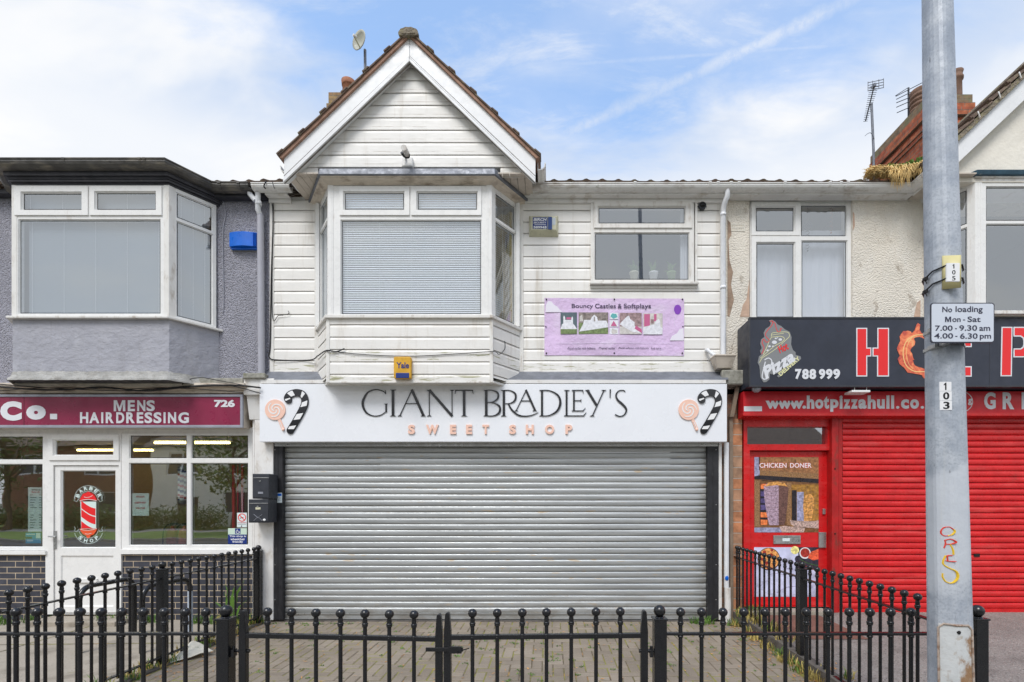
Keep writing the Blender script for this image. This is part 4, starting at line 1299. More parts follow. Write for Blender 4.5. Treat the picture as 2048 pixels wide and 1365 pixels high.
mb.build('downpipe', M['grey_trim'], barber)
# party-wall strip of dark pebbledash beside the white cladding
# ---- barber's shopfront
GD = 6.50; gyo = (X(0, GD), GD, 0.0)
wl = lambda a, b, c, d: prect(a, b, c, d, GD, (0, GD, 0))
f = plane_map((0, GD, 0), (1, 0, 0))
mb = MB()
big = wl(240, 866, 505, 1104); dr = wl(92, 866, 240, 1229); lft = wl(-420, 866, 92, 1104)
mb.pbox(-420, 505, 856, 867, GD + 0.0, 6.7)
mb.pbox(240, 505, 1099.5, 1109, GD - 0.03, 6.6); mb.pbox(-420, 90, 1102, 1110, GD - 0.03, 6.6)
build_each(mb, 'shopfront_sill', M['frame'], barber, bevel=0.003)
window(barber, f, wl(243, 866, 505, 1099), [(wl(260, 872, 371, 916), None), (wl(383.5, 872, 494, 916), None), (wl(260, 928, 371.5, 1089.5), None), (wl(383.5, 928, 494, 1089), None)], gm='glass_shop', name='shop_window')
window(barber, f, wl(-300, 866, 91, 1101), [(wl(-140, 874, 83.5, 918.5), None), (wl(-140, 930, 83, 1093), None), (wl(-290, 874, -155, 918.5), None), (wl(-290, 930, -155, 1093), None)], gm='glass_shop', name='shop_window')
dfr = MB()
plate(dfr, f, *wl(91.5, 866, 242.5, 1229), [wl(101, 872, 239, 921), wl(107, 931, 238, 1228.5)], -0.09, 0.004)
dfo = dfr.build('door_frame', M['frame'], barber, bevel=0.003)
s_ = MB(); so = wl(99.5, 870, 240, 921); gg = wl(111, 882, 227, 909.5)
plate(s_, f, *so, [grow(gg, 0.016)], -0.03, 0.022); ring(s_, f, grow(gg, 0.016), gg, 0.016, -0.012)
s_.build('toplight', M['frame'], dfo, bevel=0.006)
fd = plane_map((0, GD + 0.02, 0), (1, 0, 0))
dd = MB(); do = wl(108, 932, 237.5, 1226); dg = wl(121, 943, 227, 1094.5); dp = wl(119.6, 1112, 225, 1214)
plate(dd, fd, *do, [grow(dg, 0.014), dp], -0.05, 0.006)
ring(dd, fd, grow(dg, 0.014), dg, 0.002, -0.018)
ring(dd, fd, dp, grow(dp, -0.012), 0.004, -0.010)
q = grow(dp, -0.012); dd.add([fd(q[0], q[1], -0.010), fd(q[2], q[1], -0.010), fd(q[2], q[3], -0.010), fd(q[0], q[3], -0.010)], [(0, 1, 2, 3)])
door = dd.build('door', M['frame'], barber, bevel=0.003)
pb = MB()
for r, c in ((dg, -0.014), ):
    r = grow(r, 0.004); pb.add([fd(r[0], r[1], c), fd(r[2], r[1], c), fd(r[2], r[3], c), fd(r[0], r[3], c)], [(0, 1, 2, 3)])
pb.build('pane', M['glass_shop'], door)
pb = MB(); r = grow(gg, 0.004); pb.add([f(r[0], r[1], -0.008), f(r[2], r[1], -0.008), f(r[2], r[3], -0.008), f(r[0], r[3], -0.008)], [(0, 1, 2, 3)])
pb.build('pane', M['glass_shop'], dfo)
hb = MB(); hy = GD + 0.014
hb.box(X(106.5, GD), X(112, GD), hy - 0.012, hy, Z(1098, GD), Z(1062, GD))
hb.tube([(X(109.5, GD), hy, Z(1073, GD)), (X(109.5, GD), hy - 0.05, Z(1073, GD)), (X(103, GD), hy - 0.055, Z(1073, GD)), (X(118, GD), hy - 0.055, Z(1074, GD))], 0.010, 10)
hb.tube([(X(109.5, GD), hy - 0.01, Z(1088, GD)), (X(109.5, GD), hy - 0.018, Z(1088, GD))], 0.010, 10)
hb.build('handle', M['steel'], door, bevel=0.002)
lb = MB(); lb.pbox(150, 193, 1158, 1166, GD + 0.006, GD + 0.03)
lb.build('letter_plate', M['frame'], door, bevel=0.003)
mb = MB()
mb.pbox(-420, 90.5, 1110, 1245, GD + 0.02, 6.75); mb.pbox(241, 506, 1109, 1245, GD + 0.02, 6.75)
build_each(mb, 'brick_base', M['brick_dark'], barber)
mb = MB()
mb.prismz([(X(70, 6.3), 6.18), (X(246, 6.3), 6.18), (X(246, 6.3), 6.56), (X(70, 6.3), 6.56)], -0.1, 0.06)
mb.build('doorstep', M['slab'], barber, bevel=0.01)
# cornice boards between shopfront and upper floor
mb = MB()
mb.pbox(-420, 488, 766, 774, 6.27, 6.5); mb.pbox(-420, 489, 774, 780, 6.31, 6.5); mb.pbox(-420, 490, 780, 787, 6.35, 6.5); mb.pbox(-420, 492, 787, 856, 6.43, 6.55)
mb.build('cornice', M['cornice'], barber, bevel=0.005)
mb = MB()
mb.prismz([(X(375, 6.36), 6.34), (X(488, 6.36), 6.34), (X(488, 6.53), 6.53), (X(375, 6.53), 6.53)], Z(768, 6.36), Z(757, 6.36))
mb.build('ledge', M['stone'], barber, bevel=0.01)
# inside of the barber's
room(barber, lx0 - 2.3, lx1 - 0.15, 6.62, 11.2, 0.02, 2.80, 'wall_in')
def shell_lamp(px0, px1, py, d):
    t = thing('strip_light', '', 'ceiling light', ((X(px0, d) + X(px1, d)) / 2, d, 2.80), 'lit strip lights inside the barber shop')
    z = Z(py, d)
    mb = MB(); mb.box(X(px0, d), X(px1, d), d - 0.05, d + 0.05, z + 0.03, z + 0.075); mb.build('housing', M['white'], t)
    mb = MB(); mb.tube([(X(px0, d) + 0.03, d, z), (X(px1, d) - 0.03, d, z)], 0.022, 10); mb.build('lamp_tube', M['tube_on'], t)
    return t
shell_lamp(306, 463, 886, 8.6)['label'] = 'nearer and longer lit strip light seen through the barber window top panes'
shell_lamp(152, 309, 901, 10.2)['label'] = 'further lit strip light seen through the toplight above the barber door'

# ================================================================ PIZZA SHOP (right house)
rx0 = sx1 + 0.004; rx1 = rx0 + 6.12
pizza = thing('takeaway_shop', 'cream rendered shop house on the right with a red shutter and red door', 'building', ((rx0 + rx1) / 2, W, 0))
pw = (X(1499, W), Z(636, W), X(1705, W), Z(400, W))
ql, qr = X(1950, B), X(1950, B) + (bxr - bxl)
mb = MB()
plate(mb, ID, rx0, 3.05, rx1, 5.72, [pw, (ql - bsp + 0.05, 3.2, qr + bsp - 0.05, 5.6)], -0.25, 0.0)
mb.build('wall', M['cream'], pizza)
# bare patches where the roughcast has fallen off (real thickness lost = shown as set-back render of their own)
mb = MB()
def patch(pts, d=W - 0.004):
    mb.prism([(X(a, d), Z(b, d)) for a, b in pts], d, d + 0.003)
patch([(1455, 440), (1461, 446), (1463, 470), (1457, 480), (1459, 520), (1466, 545), (1462, 570), (1468, 600), (1459, 634), (1455, 632)])
mb.build('bare_patch', M['bare_render'], pizza)
mb = MB()
patch([(1499, 560), (1499, 634), (1480, 634), (1486, 610), (1493, 600)]); patch([(1706, 424), (1709, 428), (1710, 452), (1706, 462)]); patch([(1834, 606), (1841, 600), (1841, 634), (1828, 634)])
build_each(mb, 'bare_patch', M['pink_render'], pizza)
O = (pw[0], W - 0.0, pw[1]); f = plane_map((pw[0], W + 0.03, pw[1]), (1, 0, 0))
pr = lambda a, b, c, d: prect(a, b, c, d, W + 0.03, (pw[0], 0, pw[1]))
pf = window(pizza, f, pr(1500, 400, 1704, 640), [(pr(1513, 416, 1587, 462), pr(1502, 405, 1599, 472)), (pr(1514, 488, 1587, 634), pr(1502, 474, 1600, 639)), (pr(1604, 411, 1692, 471), None), (pr(1605, 483, 1693, 634), None)])
mb = MB(); mb.box(pw[0], pw[2], W - 0.02, W + 0.02, pw[3] - 0.002, pw[3] + 0.06); mb.build('window_head', M['teal'], pizza)
room(pizza, pw[0] - 0.1, pw[2] + 0.1, W + 0.1, W + 2.6, pw[1] - 0.1, pw[3] + 0.1)
mb = MB()
y = W + 0.17
for i in range(34):
    a = pw[0] + 0.02 + i * (pw[2] - pw[0] - 0.04) / 34
    mb.add([(a, y + 0.006 * sin(i * 1.7), pw[1] + 0.02), (a + 0.041, y + 0.006 * sin(i * 1.7 + 1.7), pw[1] + 0.02), (a + 0.041, y + 0.006 * sin(i * 1.7 + 1.7), pw[3] - 0.32), (a, y + 0.006 * sin(i * 1.7), pw[3] - 0.32)], [(0, 1, 2, 3)])
mb.build('curtain', M['net'], pf)
# bay of the right house
pz1, pz2 = Z(628, B), Z(364, B)
mb = MB(); mb.prismz(bay_outline(ql, qr, 0.0), 3.935, pz1); pa = mb.build('bay_apron', M['cream_smooth'], pizza)
mb = MB(); mb.prismz(bay_outline(ql, qr, 0.05), pz1 - 0.02, pz1 + 0.025); mb.build('sill', M['frame_old'], pa, bevel=0.005)
mb = MB()
for x, s_ in ((ql, 1), (qr, -1)):
    mb.prismz([(x - s_ * 0.004, B - 0.008), (x + s_ * 0.085, B - 0.008), (x + s_ * 0.085, B + 0.06), (x - s_ * 0.045, B + 0.06)], pz1 + 0.026, pz2)
    mb.box(x + s_ * 0.030, x + s_ * 0.036, B - 0.012, B - 0.004, pz1 + 0.03, pz2); mb.box(x + s_ * 0.058, x + s_ * 0.064, B - 0.012, B - 0.004, pz1 + 0.03, pz2)
build_each(mb, 'window_post', M['frame'], pa, bevel=0.004)
O = (ql, B - 0.002, 0); f = plane_map((0, B - 0.002, 0), (1, 0, 0))
pr = lambda a, b, c, d: prect(a, b, c, d, B, (0, B, 0))
window(pizza, f, pr(1963, 364, 2260, 628), [(pr(1974, 375, 2100, 440), None), (pr(1974, 450, 2249, 621), None), (pr(2112, 375, 2249, 440), None)], name='bay_window', fm='frame')
fL = plane_map((ql - bsp, W, 0), (bsp, B - W, 0)); fR = plane_map((qr, B, 0), (bsp, W - B, 0))
for f_ in (fL, fR):
    a0, a1 = 0.035, sl - 0.035
    window(pizza, f_, (a0, pz1 + 0.026, a1, pz2), [((a0 + 0.055, pz1 + 0.075, a1 - 0.055, Z(446, B) - 0.03), None), ((a0 + 0.055, Z(446, B) + 0.035, a1 - 0.055, pz2 - 0.06), None)], name='bay_side_window')
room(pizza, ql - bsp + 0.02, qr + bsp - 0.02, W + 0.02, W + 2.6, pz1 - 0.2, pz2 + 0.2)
mb = MB()
for (o_, za, zb) in ((0.012, pz2, pz2 + 0.035), (0.030, pz2 + 0.035, pz2 + 0.055)):
    mb.prismz(bay_outline(ql, qr, o_), za, zb)
mb.build('cornice', M['trim'], pa, bevel=0.004)
mb = MB(); mb.prismz(bay_outline(ql, qr, 0.055), pz2 + 0.055, pz2 + 0.105, poly1=bay_outline(ql, qr, 0.075)); mb.build('bay_cap', M['teal'], pa, bevel=0.006)
# gable of the right house
a2 = (ql + qr) / 2; zz2 = az
def upz2(x): return az - abs(x - a2) * math.tan(th)
mb = MB()
zb = pz2 + 0.108
tl2 = lambda z: a2 - (zz2 - 0.12 - z) / math.tan(th)
mb.prism([(tl2(zb - 0.12), zb - 0.12), (2 * a2 - tl2(zb - 0.12), zb - 0.12), (a2, zz2 - 0.12)], CLY, CLY + 0.1)
mb.build('gable', M['cream_smooth'], pizza)
mb = MB()
for sgn in (-1, 1):
    xo = a2 + sgn * hw; zt = zz2 - hw * math.tan(th)
    mb.prism([(a2 + sgn * 0.002, zz2), (xo, zt), (xo, zt - 0.26), (a2 + sgn * 0.002, zz2 - 0.28)], G, G + 0.03)
    mb.prism([(a2 + sgn * 0.002, zz2 - 0.18), (xo, zt - 0.18), (xo, zt - 0.24), (a2 + sgn * 0.002, zz2 - 0.24)], G + 0.03, CLY - 0.002)
mb.build('bargeboard', M['bargeboard'], pizza, bevel=0.002)
mb = MB(); mu = MB()
for sgn in (-1, 1):
    tx, tz = sgn * cos(th), -sin(th); nx, nz = sgn * sin(th), cos(th)
    def P(t, n): return (a2 + tx * t + nx * n, zz2 + tz * t + nz * n)
    k = 7; cs_ = Lr / k
    for i in range(k):
        t0, t1 = i * cs_, (i + 1) * cs_
        mb.prism([P(t0, 0.055), P(t1, 0.075), P(t1, 0.100), P(t0, 0.074)], G - 0.05, YB)
        mb.prism([P(t0 + 0.05, 0.074), P(t1, 0.098), P(t1, 0.125), P(t0 + 0.05, 0.090)], G - 0.03, YB)
    mu.prism([P(0.0, 0.0), P(Lr - 0.02, 0.0), P(Lr, 0.062), P(0.0, 0.054)], G - 0.035, G + 0.25)
g2 = mb.build('gable_roof', M['tile'], pizza, bevel=0.004); mu.build('verge_mortar', M['ridge'], g2, bevel=0.006)
mb = MB()
mb.prism([(a2 + 0.15 * cos(radians(i * 18)), zz2 + 0.02 + 0.10 * sin(radians(i * 18))) for i in range(11)], G - 0.05, YB); mb.build('ridge_tile', M['ridge'], g2)
mb = MB()
t_ = MB()
for tpos in (0.43, 0.80, 1.15, 1.5):      # pale verge clips
    x = a2 - cos(th) * tpos - sin(th) * 0.09; z = zz2 - sin(th) * tpos + cos(th) * 0.09
    t_.tube([(x + 0.01, G - 0.052, z + 0.02), (x + 0.01, G - 0.06, z - 0.005), (x + 0.035, G - 0.05, z - 0.05)], 0.007, 6)
build_each(t_, 'verge_clip', M['trim'], g2)
mb = MB()
for (a, b) in ((a2 - hw + 0.01, ql - 0.05), (qr + 0.05, a2 + hw - 0.01)):
    mb.box(a, b, G + 0.03, W, ZS + 0.012, ZS + 0.026)
build_each(mb, 'soffit', M['soffit'], pizza)
xg = a2 - hw - 0.02
mb = MB()
mb.box(rx0 + 0.03, xg, 6.40, 6.43, ZS, gz + 0.07); mb.box(rx0 + 0.03, xg, 6.43, W, ZS, ZS + 0.014)
mb.box(xg, xg + 0.03, G + 0.05, 6.43, ZS, gz + 0.07)
build_each(mb, 'fascia', M['trim'], pizza, bevel=0.003)
mb = MB()
gutter_run(mb, [(rx0 + 0.031, 6.40, gz), (xg, 6.40, gz), (xg, G + 0.06, gz)])
for px in (1462, 1478, 1570, 1660, 1682, 1696): bracket(mb, X(px, 6.3), 6.40, gz)
mb.build('gutter', M['gutter'], pizza)
mb = MB(); pantiles(mb, rx0, rx1, 6.31, gz + 0.076, radians(30), 4.6); mb.box(rx0, rx1, 10.2, 10.5, gz + 2.3, gz + 2.42); mb.build('roof', M['tile'], pizza)
# brick-shaped air vent
mb = MB()
va = (X(1462, W), Z(463, W), X(1490, W), Z(448, W))
hs = [(va[0] + 0.012 + i * 0.024, va[1] + 0.012 + j * 0.042, va[0] + 0.026 + i * 0.024, va[1] + 0.044 + j * 0.042) for i in range(7) for j in range(2)]
plate(mb, ID, *va, hs, -0.01, 0.006); mb.build('air_brick', M['cream_smooth'], pizza)
# ground floor
mb = MB()
plate(mb, ID, rx0 + 0.2, -0.1, rx1, 3.1, [(X(1484, W), 0.0, X(1660, W), Z(838, W)), (X(1684, W), 0.0, rx1 - 0.4, Z(838, W))], -0.25, 0.0)
mb.box(X(1466, 6.5), X(1484, 6.5), 6.50, 6.6, -0.1, Z(838, 6.5))
mb.build('brick_pier', M['brick_pier'], pizza)
DR = 6.56; wd = lambda a, b, c, d: prect(a, b, c, d, DR, (0, DR, 0)); f = plane_map((0, DR, 0), (1, 0, 0))
mb = MB()
plate(mb, f, *wd(1484, 838, 1656, 1212), [wd(1491, 855, 1650, 890), wd(1496, 902, 1655, 1211.5)], -0.10, 0.06)
dfp = mb.build('door_frame', M['red'], pizza, bevel=0.004)
pb = MB(); r = wd(1490, 854, 1651, 891); pb.add([f(r[0], r[1], 0.0), f(r[2], r[1], 0.0), f(r[2], r[3], 0.0), f(r[0], r[3], 0.0)], [(0, 1, 2, 3)])
pb.build('pane', M['glass_shop'], dfp)
mb = MB(); mb.pbox(1497, 1655, 903, 1211, DR + 0.0, DR + 0.05); pdoor = mb.build('door', M['red'], pizza, bevel=0.004)
mb = MB()
ob_ = wd(1546, 1071, 1600, 1088); plate(mb, f, *ob_, [grow(ob_, -0.022)], 0.0, 0.018); q = grow(ob_, -0.02)
mb.box(q[0], q[2], DR - 0.012, DR - 0.002, q[1], q[3]); mb.pbox(1565, 1580, 1077, 1083, DR - 0.014, DR - 0.012, 1)
mb.build('letter_plate', [M['steel'], M['paper']], pdoor, bevel=0.003)
mb = MB(); mb.pbox(1638, 1653, 1065, 1096, DR - 0.025, DR); mb.build('lock_plate', M['steel'], pdoor, bevel=0.004)
mb = MB(); mb.pbox(1646, 1651.5, 1018, 1029, DR - 0.02, DR); mb.build('latch', M['steel'], pdoor, bevel=0.003)
mb = MB()
mb.pbox(1664, 1677, 836, 1226, 6.44, 6.56); mb.pbox(1677, 1685, 836, 1226, 6.455, 6.56)
mb.box(X(1656, DR), X(1664, 6.5), 6.50, 6.62, 0.05, Z(836, 6.5))
for py in (938, 1068): mb.ball((X(1670, 6.44), 6.44, Z(py, 6.44)), 0.012, 8, 1)
build_each(mb, 'shutter_guide', [M['redworn'], M['void']], pizza, bevel=0.004)
mb = MB()
slats(mb, X(1684, 6.48), rx1 - 0.42, Z(1217, 6.48), Z(834, 6.48), 6.48, 0.0792, 0.016)
mb.box(X(1684, 6.48), rx1 - 0.42, 6.468, 6.49, Z(1226, 6.48), Z(1217.4, 6.48))
rs = mb.build('roller_shutter', M['red'], pizza)
mb = MB(); mb.pbox(1949, 1960, 1108, 1114, 6.455, 6.47); mb.build('lock_slot', M['void'], rs)
mb = MB(); mb.prismz([(X(1484, 6.3), 6.30), (X(1664, 6.3), 6.30), (X(1664, 6.3), 6.6), (X(1484, 6.3), 6.6)], -0.05, 0.165); mb.build('doorstep', M['slab'], pizza, bevel=0.01)
room(pizza, X(1470, W), rx1 - 0.2, W + 0.15, W + 3.5, 0.05, 2.9)
mb = MB(); mb.pbox(1476, 2600, 770, 786, 6.50, 6.54); mb.build('recess_board', M['void'], pizza)

# ================================================================ SIGNS
S = 6.29
sign = thing('shop_sign', 'long white fascia sign with thin black lettering, lollipops and striped canes above the grey shutter', 'sign', (X(986, S), S, Z(826, S)))
mb = MB()
mb.pbox(519, 1454, 768.5, 884, S, W - 0.03)
mb.build('panel', M['signwhite'], sign, bevel=0.004)
mb = MB()
mb.pbox(521, 1452, 760, 767, S + 0.006, W - 0.02)
mb.build('top_trim', M['trim'], sign, bevel=0.002)
K = 0.24414
def gp(x, y): return (X(500 + x * K, S), Z(750 + y * K, S))
gu = K * S / F          # one drawing unit in metres
mb = MB(); _n = [0, 1]
def stroke(pts, w, smooth=True, m=0):
    P = [(p[0], p[1], ww) for p, ww in zip(pts, w if isinstance(w, (list, tuple)) else [w] * len(pts))]
    if smooth and len(P) > 2: P = spline(P, 8)
    _n[0] += 1
    e = 0.0002 * (_n[0] % 9)
    mb.ribbon([gp(p[0], p[1]) for p in P], [p[2] * gu * (0.86 if _n[1] else 1) for p in P], S - 0.011 - e, S - 0.004, m)
def serif(x, y, hwid, up=1):
    mb.prism([gp(x - hwid, y), gp(x + hwid, y), gp(x + hwid * 0.35, y - 7 * up), gp(x - hwid * 0.35, y - 7 * up)], S - 0.0112, S - 0.004)
# G
G_ = [(1113, 157), (1095, 138), (1035, 123), (965, 148), (925, 230), (950, 305), (1010, 337), (1070, 332), (1112, 305)]
stroke(G_, [10, 10, 8, 14, 22, 18, 9, 7, 6]); stroke([(1111, 128), (1113, 160)], [5, 9], False)
stroke([(1117, 240), (1117, 308)], 15, False); serif(1115, 238, 16, -1)
# I
stroke([(1173, 124), (1173, 338)], 25, False); serif(1173, 124, 27, -1); serif(1173, 340, 27)
# A
stroke([(1330, 122), (1228, 338)], 8, False); stroke([(1326, 122), (1424, 338)], 25, False); stroke([(1277, 237), (1378, 237)], 6, False); serif(1228, 340, 19); serif(1420, 340, 23)
# N
stroke([(1470, 126), (1470, 338)], 8, False); serif(1470, 340, 20); stroke([(1470, 126), (1658, 340)], 25, False); serif(1462, 126, 14, -1)
stroke([(1656, 126), (1656, 338)], 8, False); serif(1656, 126, 20, -1)
# T
stroke([(1682, 129), (1828, 129)], 9, False); stroke([(1688, 127), (1680, 158)], [9, 4], False); stroke([(1822, 127), (1830, 158)], [9, 4], False)
stroke([(1755, 126), (1755, 338)], 25, False); serif(1755, 340, 27)
# B
stroke([(1936, 126), (1936, 338)], 25, False); serif(1930, 126, 18, -1); serif(1930, 340, 18)
stroke([(1936, 128), (1985, 129), (2030, 150), (2030, 195), (1992, 222), (1944, 227)], [7, 8, 17, 17, 8, 5])
stroke([(1944, 227), (1998, 232), (2045, 262), (2042, 310), (1998, 336), (1936, 337)], [5, 8, 19, 19, 9, 7])
o_ = 2048
# R with a long leg
stroke([(o_ + 32, 126), (o_ + 32, 338)], 23, False); serif(o_ + 28, 126, 22, -1); serif(o_ + 30, 340, 24)
stroke([(o_ + 32, 128), (o_ + 85, 130), (o_ + 127, 160), (o_ + 122, 210), (o_ + 85, 234), (o_ + 40, 237)], [7, 8, 18, 17, 8, 5])
stroke([(o_ + 68, 236), (o_ + 95, 285), (o_ + 145, 328), (o_ + 200, 340), (o_ + 260, 332), (o_ + 314, 308)], [14, 17, 16, 11, 8, 3])
# A raised
stroke([(o_ + 216, 124), (o_ + 132, 294)], 7, False); stroke([(o_ + 212, 124), (o_ + 288, 294)], 20, False); stroke([(o_ + 172, 214), (o_ + 254, 214)], 6, False); serif(o_ + 134, 297, 15); serif(o_ + 284, 297, 19)
# D
stroke([(o_ + 344, 126), (o_ + 344, 338)], 20, False); serif(o_ + 336, 126, 16, -1); serif(o_ + 338, 340, 18)
stroke([(o_ + 344, 128), (o_ + 410, 132), (o_ + 475, 170), (o_ + 494, 232), (o_ + 468, 296), (o_ + 405, 333), (o_ + 344, 338)], [7, 8, 17, 23, 18, 9, 7])
# L and E
stroke([(o_ + 545, 126), (o_ + 545, 338)], 18, False); serif(o_ + 548, 126, 25, -1); stroke([(o_ + 525, 337), (o_ + 690, 337)], 8, False); stroke([(o_ + 684, 338), (o_ + 706, 308)], [9, 3], False)
stroke([(o_ + 605, 126), (o_ + 605, 296)], 17, False); stroke([(o_ + 588, 128), (o_ + 682, 128)], 7, False); stroke([(o_ + 676, 126), (o_ + 684, 156)], [9, 3], False)
stroke([(o_ + 605, 212), (o_ + 662, 212)], 6, False); stroke([(o_ + 663, 200), (o_ + 663, 224)], 5, False); stroke([(o_ + 588, 296), (o_ + 684, 296)], 7, False); stroke([(o_ + 678, 298), (o_ + 699, 272)], [8, 3], False)
# Y
stroke([(o_ + 714, 126), (o_ + 790, 250)], 23, False); stroke([(o_ + 852, 126), (o_ + 756, 338)], 10, False); serif(o_ + 716, 126, 20, -1); serif(o_ + 850, 126, 21, -1); serif(o_ + 754, 340, 20)
# apostrophe and S
stroke([(o_ + 903, 121), (o_ + 901, 190)], [13, 7], False)
stroke([(o_ + 1025, 137), (o_ + 1005, 128), (o_ + 972, 133), (o_ + 950, 165), (o_ + 962, 205), (o_ + 1005, 245), (o_ + 1034, 285), (o_ + 1018, 327), (o_ + 980, 341), (o_ + 942, 326)], [9, 7, 8, 14, 19, 20, 18, 11, 8, 12])
mb.build('shop_name_lettering', M['letterblack'], sign); _n[1] = 0
mb = MB()
for ch, a, b in (('S', 1297, 1352), ('W', 1444, 1546), ('E', 1640, 1690), ('E', 1771, 1821), ('T', 1905, 1958), ('S', 2048 + 76, 2048 + 131), ('H', 2048 + 212, 2048 + 277), ('O', 2048 + 369, 2048 + 444), ('P', 2048 + 536, 2048 + 592)):
    text(mb, ch, 500 + a * K, 500 + b * K, 750 + 410 * K, 750 + 487 * K, S - 0.003, 0, 0.045, 0.014)
build_each(mb, 'strapline_letter', M['peach'], sign)
for ox in (0, 3382):
    mb = MB(); _n[0] = 0
    c0 = (210 + ox, 288)
    mb.prism([gp(c0[0] + 83 * cos(2 * pi * i / 36), c0[1] + 84 * sin(2 * pi * i / 36)) for i in range(36)], S - 0.014, S - 0.0005)
    stroke([(c0[0] + 32, c0[1] + 78), (c0[0] + 66, c0[1] + 160)], 24, False)
    mb.ball((gp(c0[0] + 66, c0[1] + 162)[0], S - 0.016, gp(c0[0] + 66, c0[1] + 162)[1]), 12 * gu, 10, 0, (1, 0.5, 1))
    for a0 in (0, 2 * pi / 3, 4 * pi / 3):
        pts = []
        for i in range(22):
            t = i / 21; a = a0 + t * 4.2; r = 6 + 58 * t
            pts.append(gp(c0[0] + r * cos(a), c0[1] + r * sin(a)))
        mb.ribbon(pts, [gu * (4 + 5 * min(i / 6, 1) * (1 if i < 17 else (22 - i) / 6)) for i in range(22)], S - 0.0165 - 0.0003 * a0, S - 0.013, 1)
    mb.ribbon([gp(c0[0] + 40, c0[1] + 98), gp(c0[0] + 64, c0[1] + 155)], 5 * gu, S - 0.0185, S - 0.016, 1)
    mb.build('lollipop', [M['peach'], M['white']], sign)
    mb = MB(); _n[0] = 0
    path = spline([(318 + ox, 208), (312 + ox, 190), (335 + ox, 162), (385 + ox, 148), (430 + ox, 160), (452 + ox, 200), (448 + ox, 250), (415 + ox, 320), (375 + ox, 390), (333 + ox, 458)], 10)
    mb.ribbon([gp(*p) for p in path], 58 * gu, S - 0.016, S - 0.0005)
    for e in (path[0], path[-1]):
        mb.prism([gp(e[0] + 29 * cos(2 * pi * i / 18), e[1] + 29 * sin(2 * pi * i / 18)) for i in range(18)], S - 0.0157, S - 0.0006)
    n = len(path)
    for a, b in ((0, 7), (19, 27), (42, 47), (57, 64), (72, 79), (86, 90)):
        a = min(a, n - 2); b = min(b, n - 1)
        # slanted white bars inside the black outline
        L = []; R = []
        for i in range(max(a - 4, 0), min(b + 5, n)):
            p0, p1 = path[max(i - 1, 0)], path[min(i + 1, n - 1)]
            t = Vector((p1[0] - p0[0], p1[1] - p0[1])).normalized(); nn = Vector((-t.y, t.x))
            if a <= i <= b: L.append((path[i][0] + nn.x * 21, path[i][1] + nn.y * 21))
            j = i + (4 if a > 40 else 2 if a > 0 else 0)
            if a <= j <= b: R.append((path[i][0] - nn.x * 21, path[i][1] - nn.y * 21))
        if len(L) > 1 and len(R) > 1:
            mb.prism([gp(*p) for p in L + R[::-1]], S - 0.0185, S - 0.0155, 1)
    mb.build('candy_cane', [M['letterblack'], M['white']], sign)

# ---- barber's sign
SB = 6.33
bs_ = thing('shop_sign', 'burgundy fascia sign in a grey frame over the barber windows, lettered in white', 'sign', (X(200, SB), SB, Z(822, SB)))
mb = MB()
x1 = X(485, SB)
mb.box(X(-600, SB), x1, SB + 0.012, W - 0.05, Z(855, SB), Z(790, SB))
mb.build('sign_box', M['soffit'], bs_, bevel=0.004)
mb = MB(); mb.pbox(-600, 480, 794, 850.5, SB + 0.004, SB + 0.014); mb.pbox(47.6, 48.2, 794, 850.5, SB + 0.0025, SB + 0.004, 1); mb.build('panel', [M['burgundy'], M['void']], bs_)
mb = MB()
mb.pbox(-600, 485, 789, 794, SB - 0.008, SB + 0.02); mb.pbox(-600, 485, 850.5, 856, SB - 0.008, SB + 0.02); mb.pbox(480, 485, 794, 850.5, SB - 0.008, SB + 0.02)
mb.build('frame', M['silver'], bs_, bevel=0.004)
mb = MB(); d = SB + 0.0035
text(mb, 'C', 1, 44, 803, 842, d, 0, 0.07, 0.004); text(mb, 'o', 53, 92, 811, 840, d, 0, 0.08, 0.004); mb.pbox(100, 114, 828, 839, d - 0.004, d, 0)
for t, a, b in (('M', 228, 251), ('E', 256, 270), ('N', 275, 291), ('S', 293.5, 310)): text(mb, t, a, b, 801, 823, d, 0, 0.035, 0.004)
xs = [160.5, 180, 198.5, 206.5, 228, 252, 270.5, 288.5, 307, 328.5, 336, 359]
for ch, a, b in (('H', 160.5, 177), ('A', 179, 199), ('I', 203, 207), ('R', 212, 228), ('D', 233, 249), ('R', 253, 270), ('E', 274, 287), ('S', 289.5, 305), ('S', 307.5, 323.5), ('I', 327.5, 331.5), ('N', 336.5, 352.5), ('G', 357, 378)):
    text(mb, ch, a, b, 825, 847, d, 0, 0.035, 0.004)
text(mb, '726', 428.5, 470, 800, 815, d, 0, 0.045, 0.004)
build_each(mb, 'lettering', M['lettergrey'], bs_, gap=0.12)
# black cables drooping over the sign
cab = MB()
for r, P in ((0.011, ((-20, 772), (60, 779), (130, 780), (205, 775), (290, 782), (380, 774), (470, 771), (521, 776))), (0.006, ((-20, 767), (90, 776), (240, 782), (300, 779), (440, 770), (521, 787))),
             (0.005, ((364, 770), (376, 760), (405, 756), (440, 762), (521, 777))), (0.005, ((0, 782), (70, 777), (150, 776), (230, 779), (330, 776), (420, 780), (486, 786)))):
    cab.tube(spline([(X(a_, 6.255), 6.255, Z(b_, 6.255)) for a_, b_ in P], 8), r, 7)
tag(cab.build('cable', M['cable']), 'tangle of black cables sagging along the ledge above the burgundy sign', 'cable')

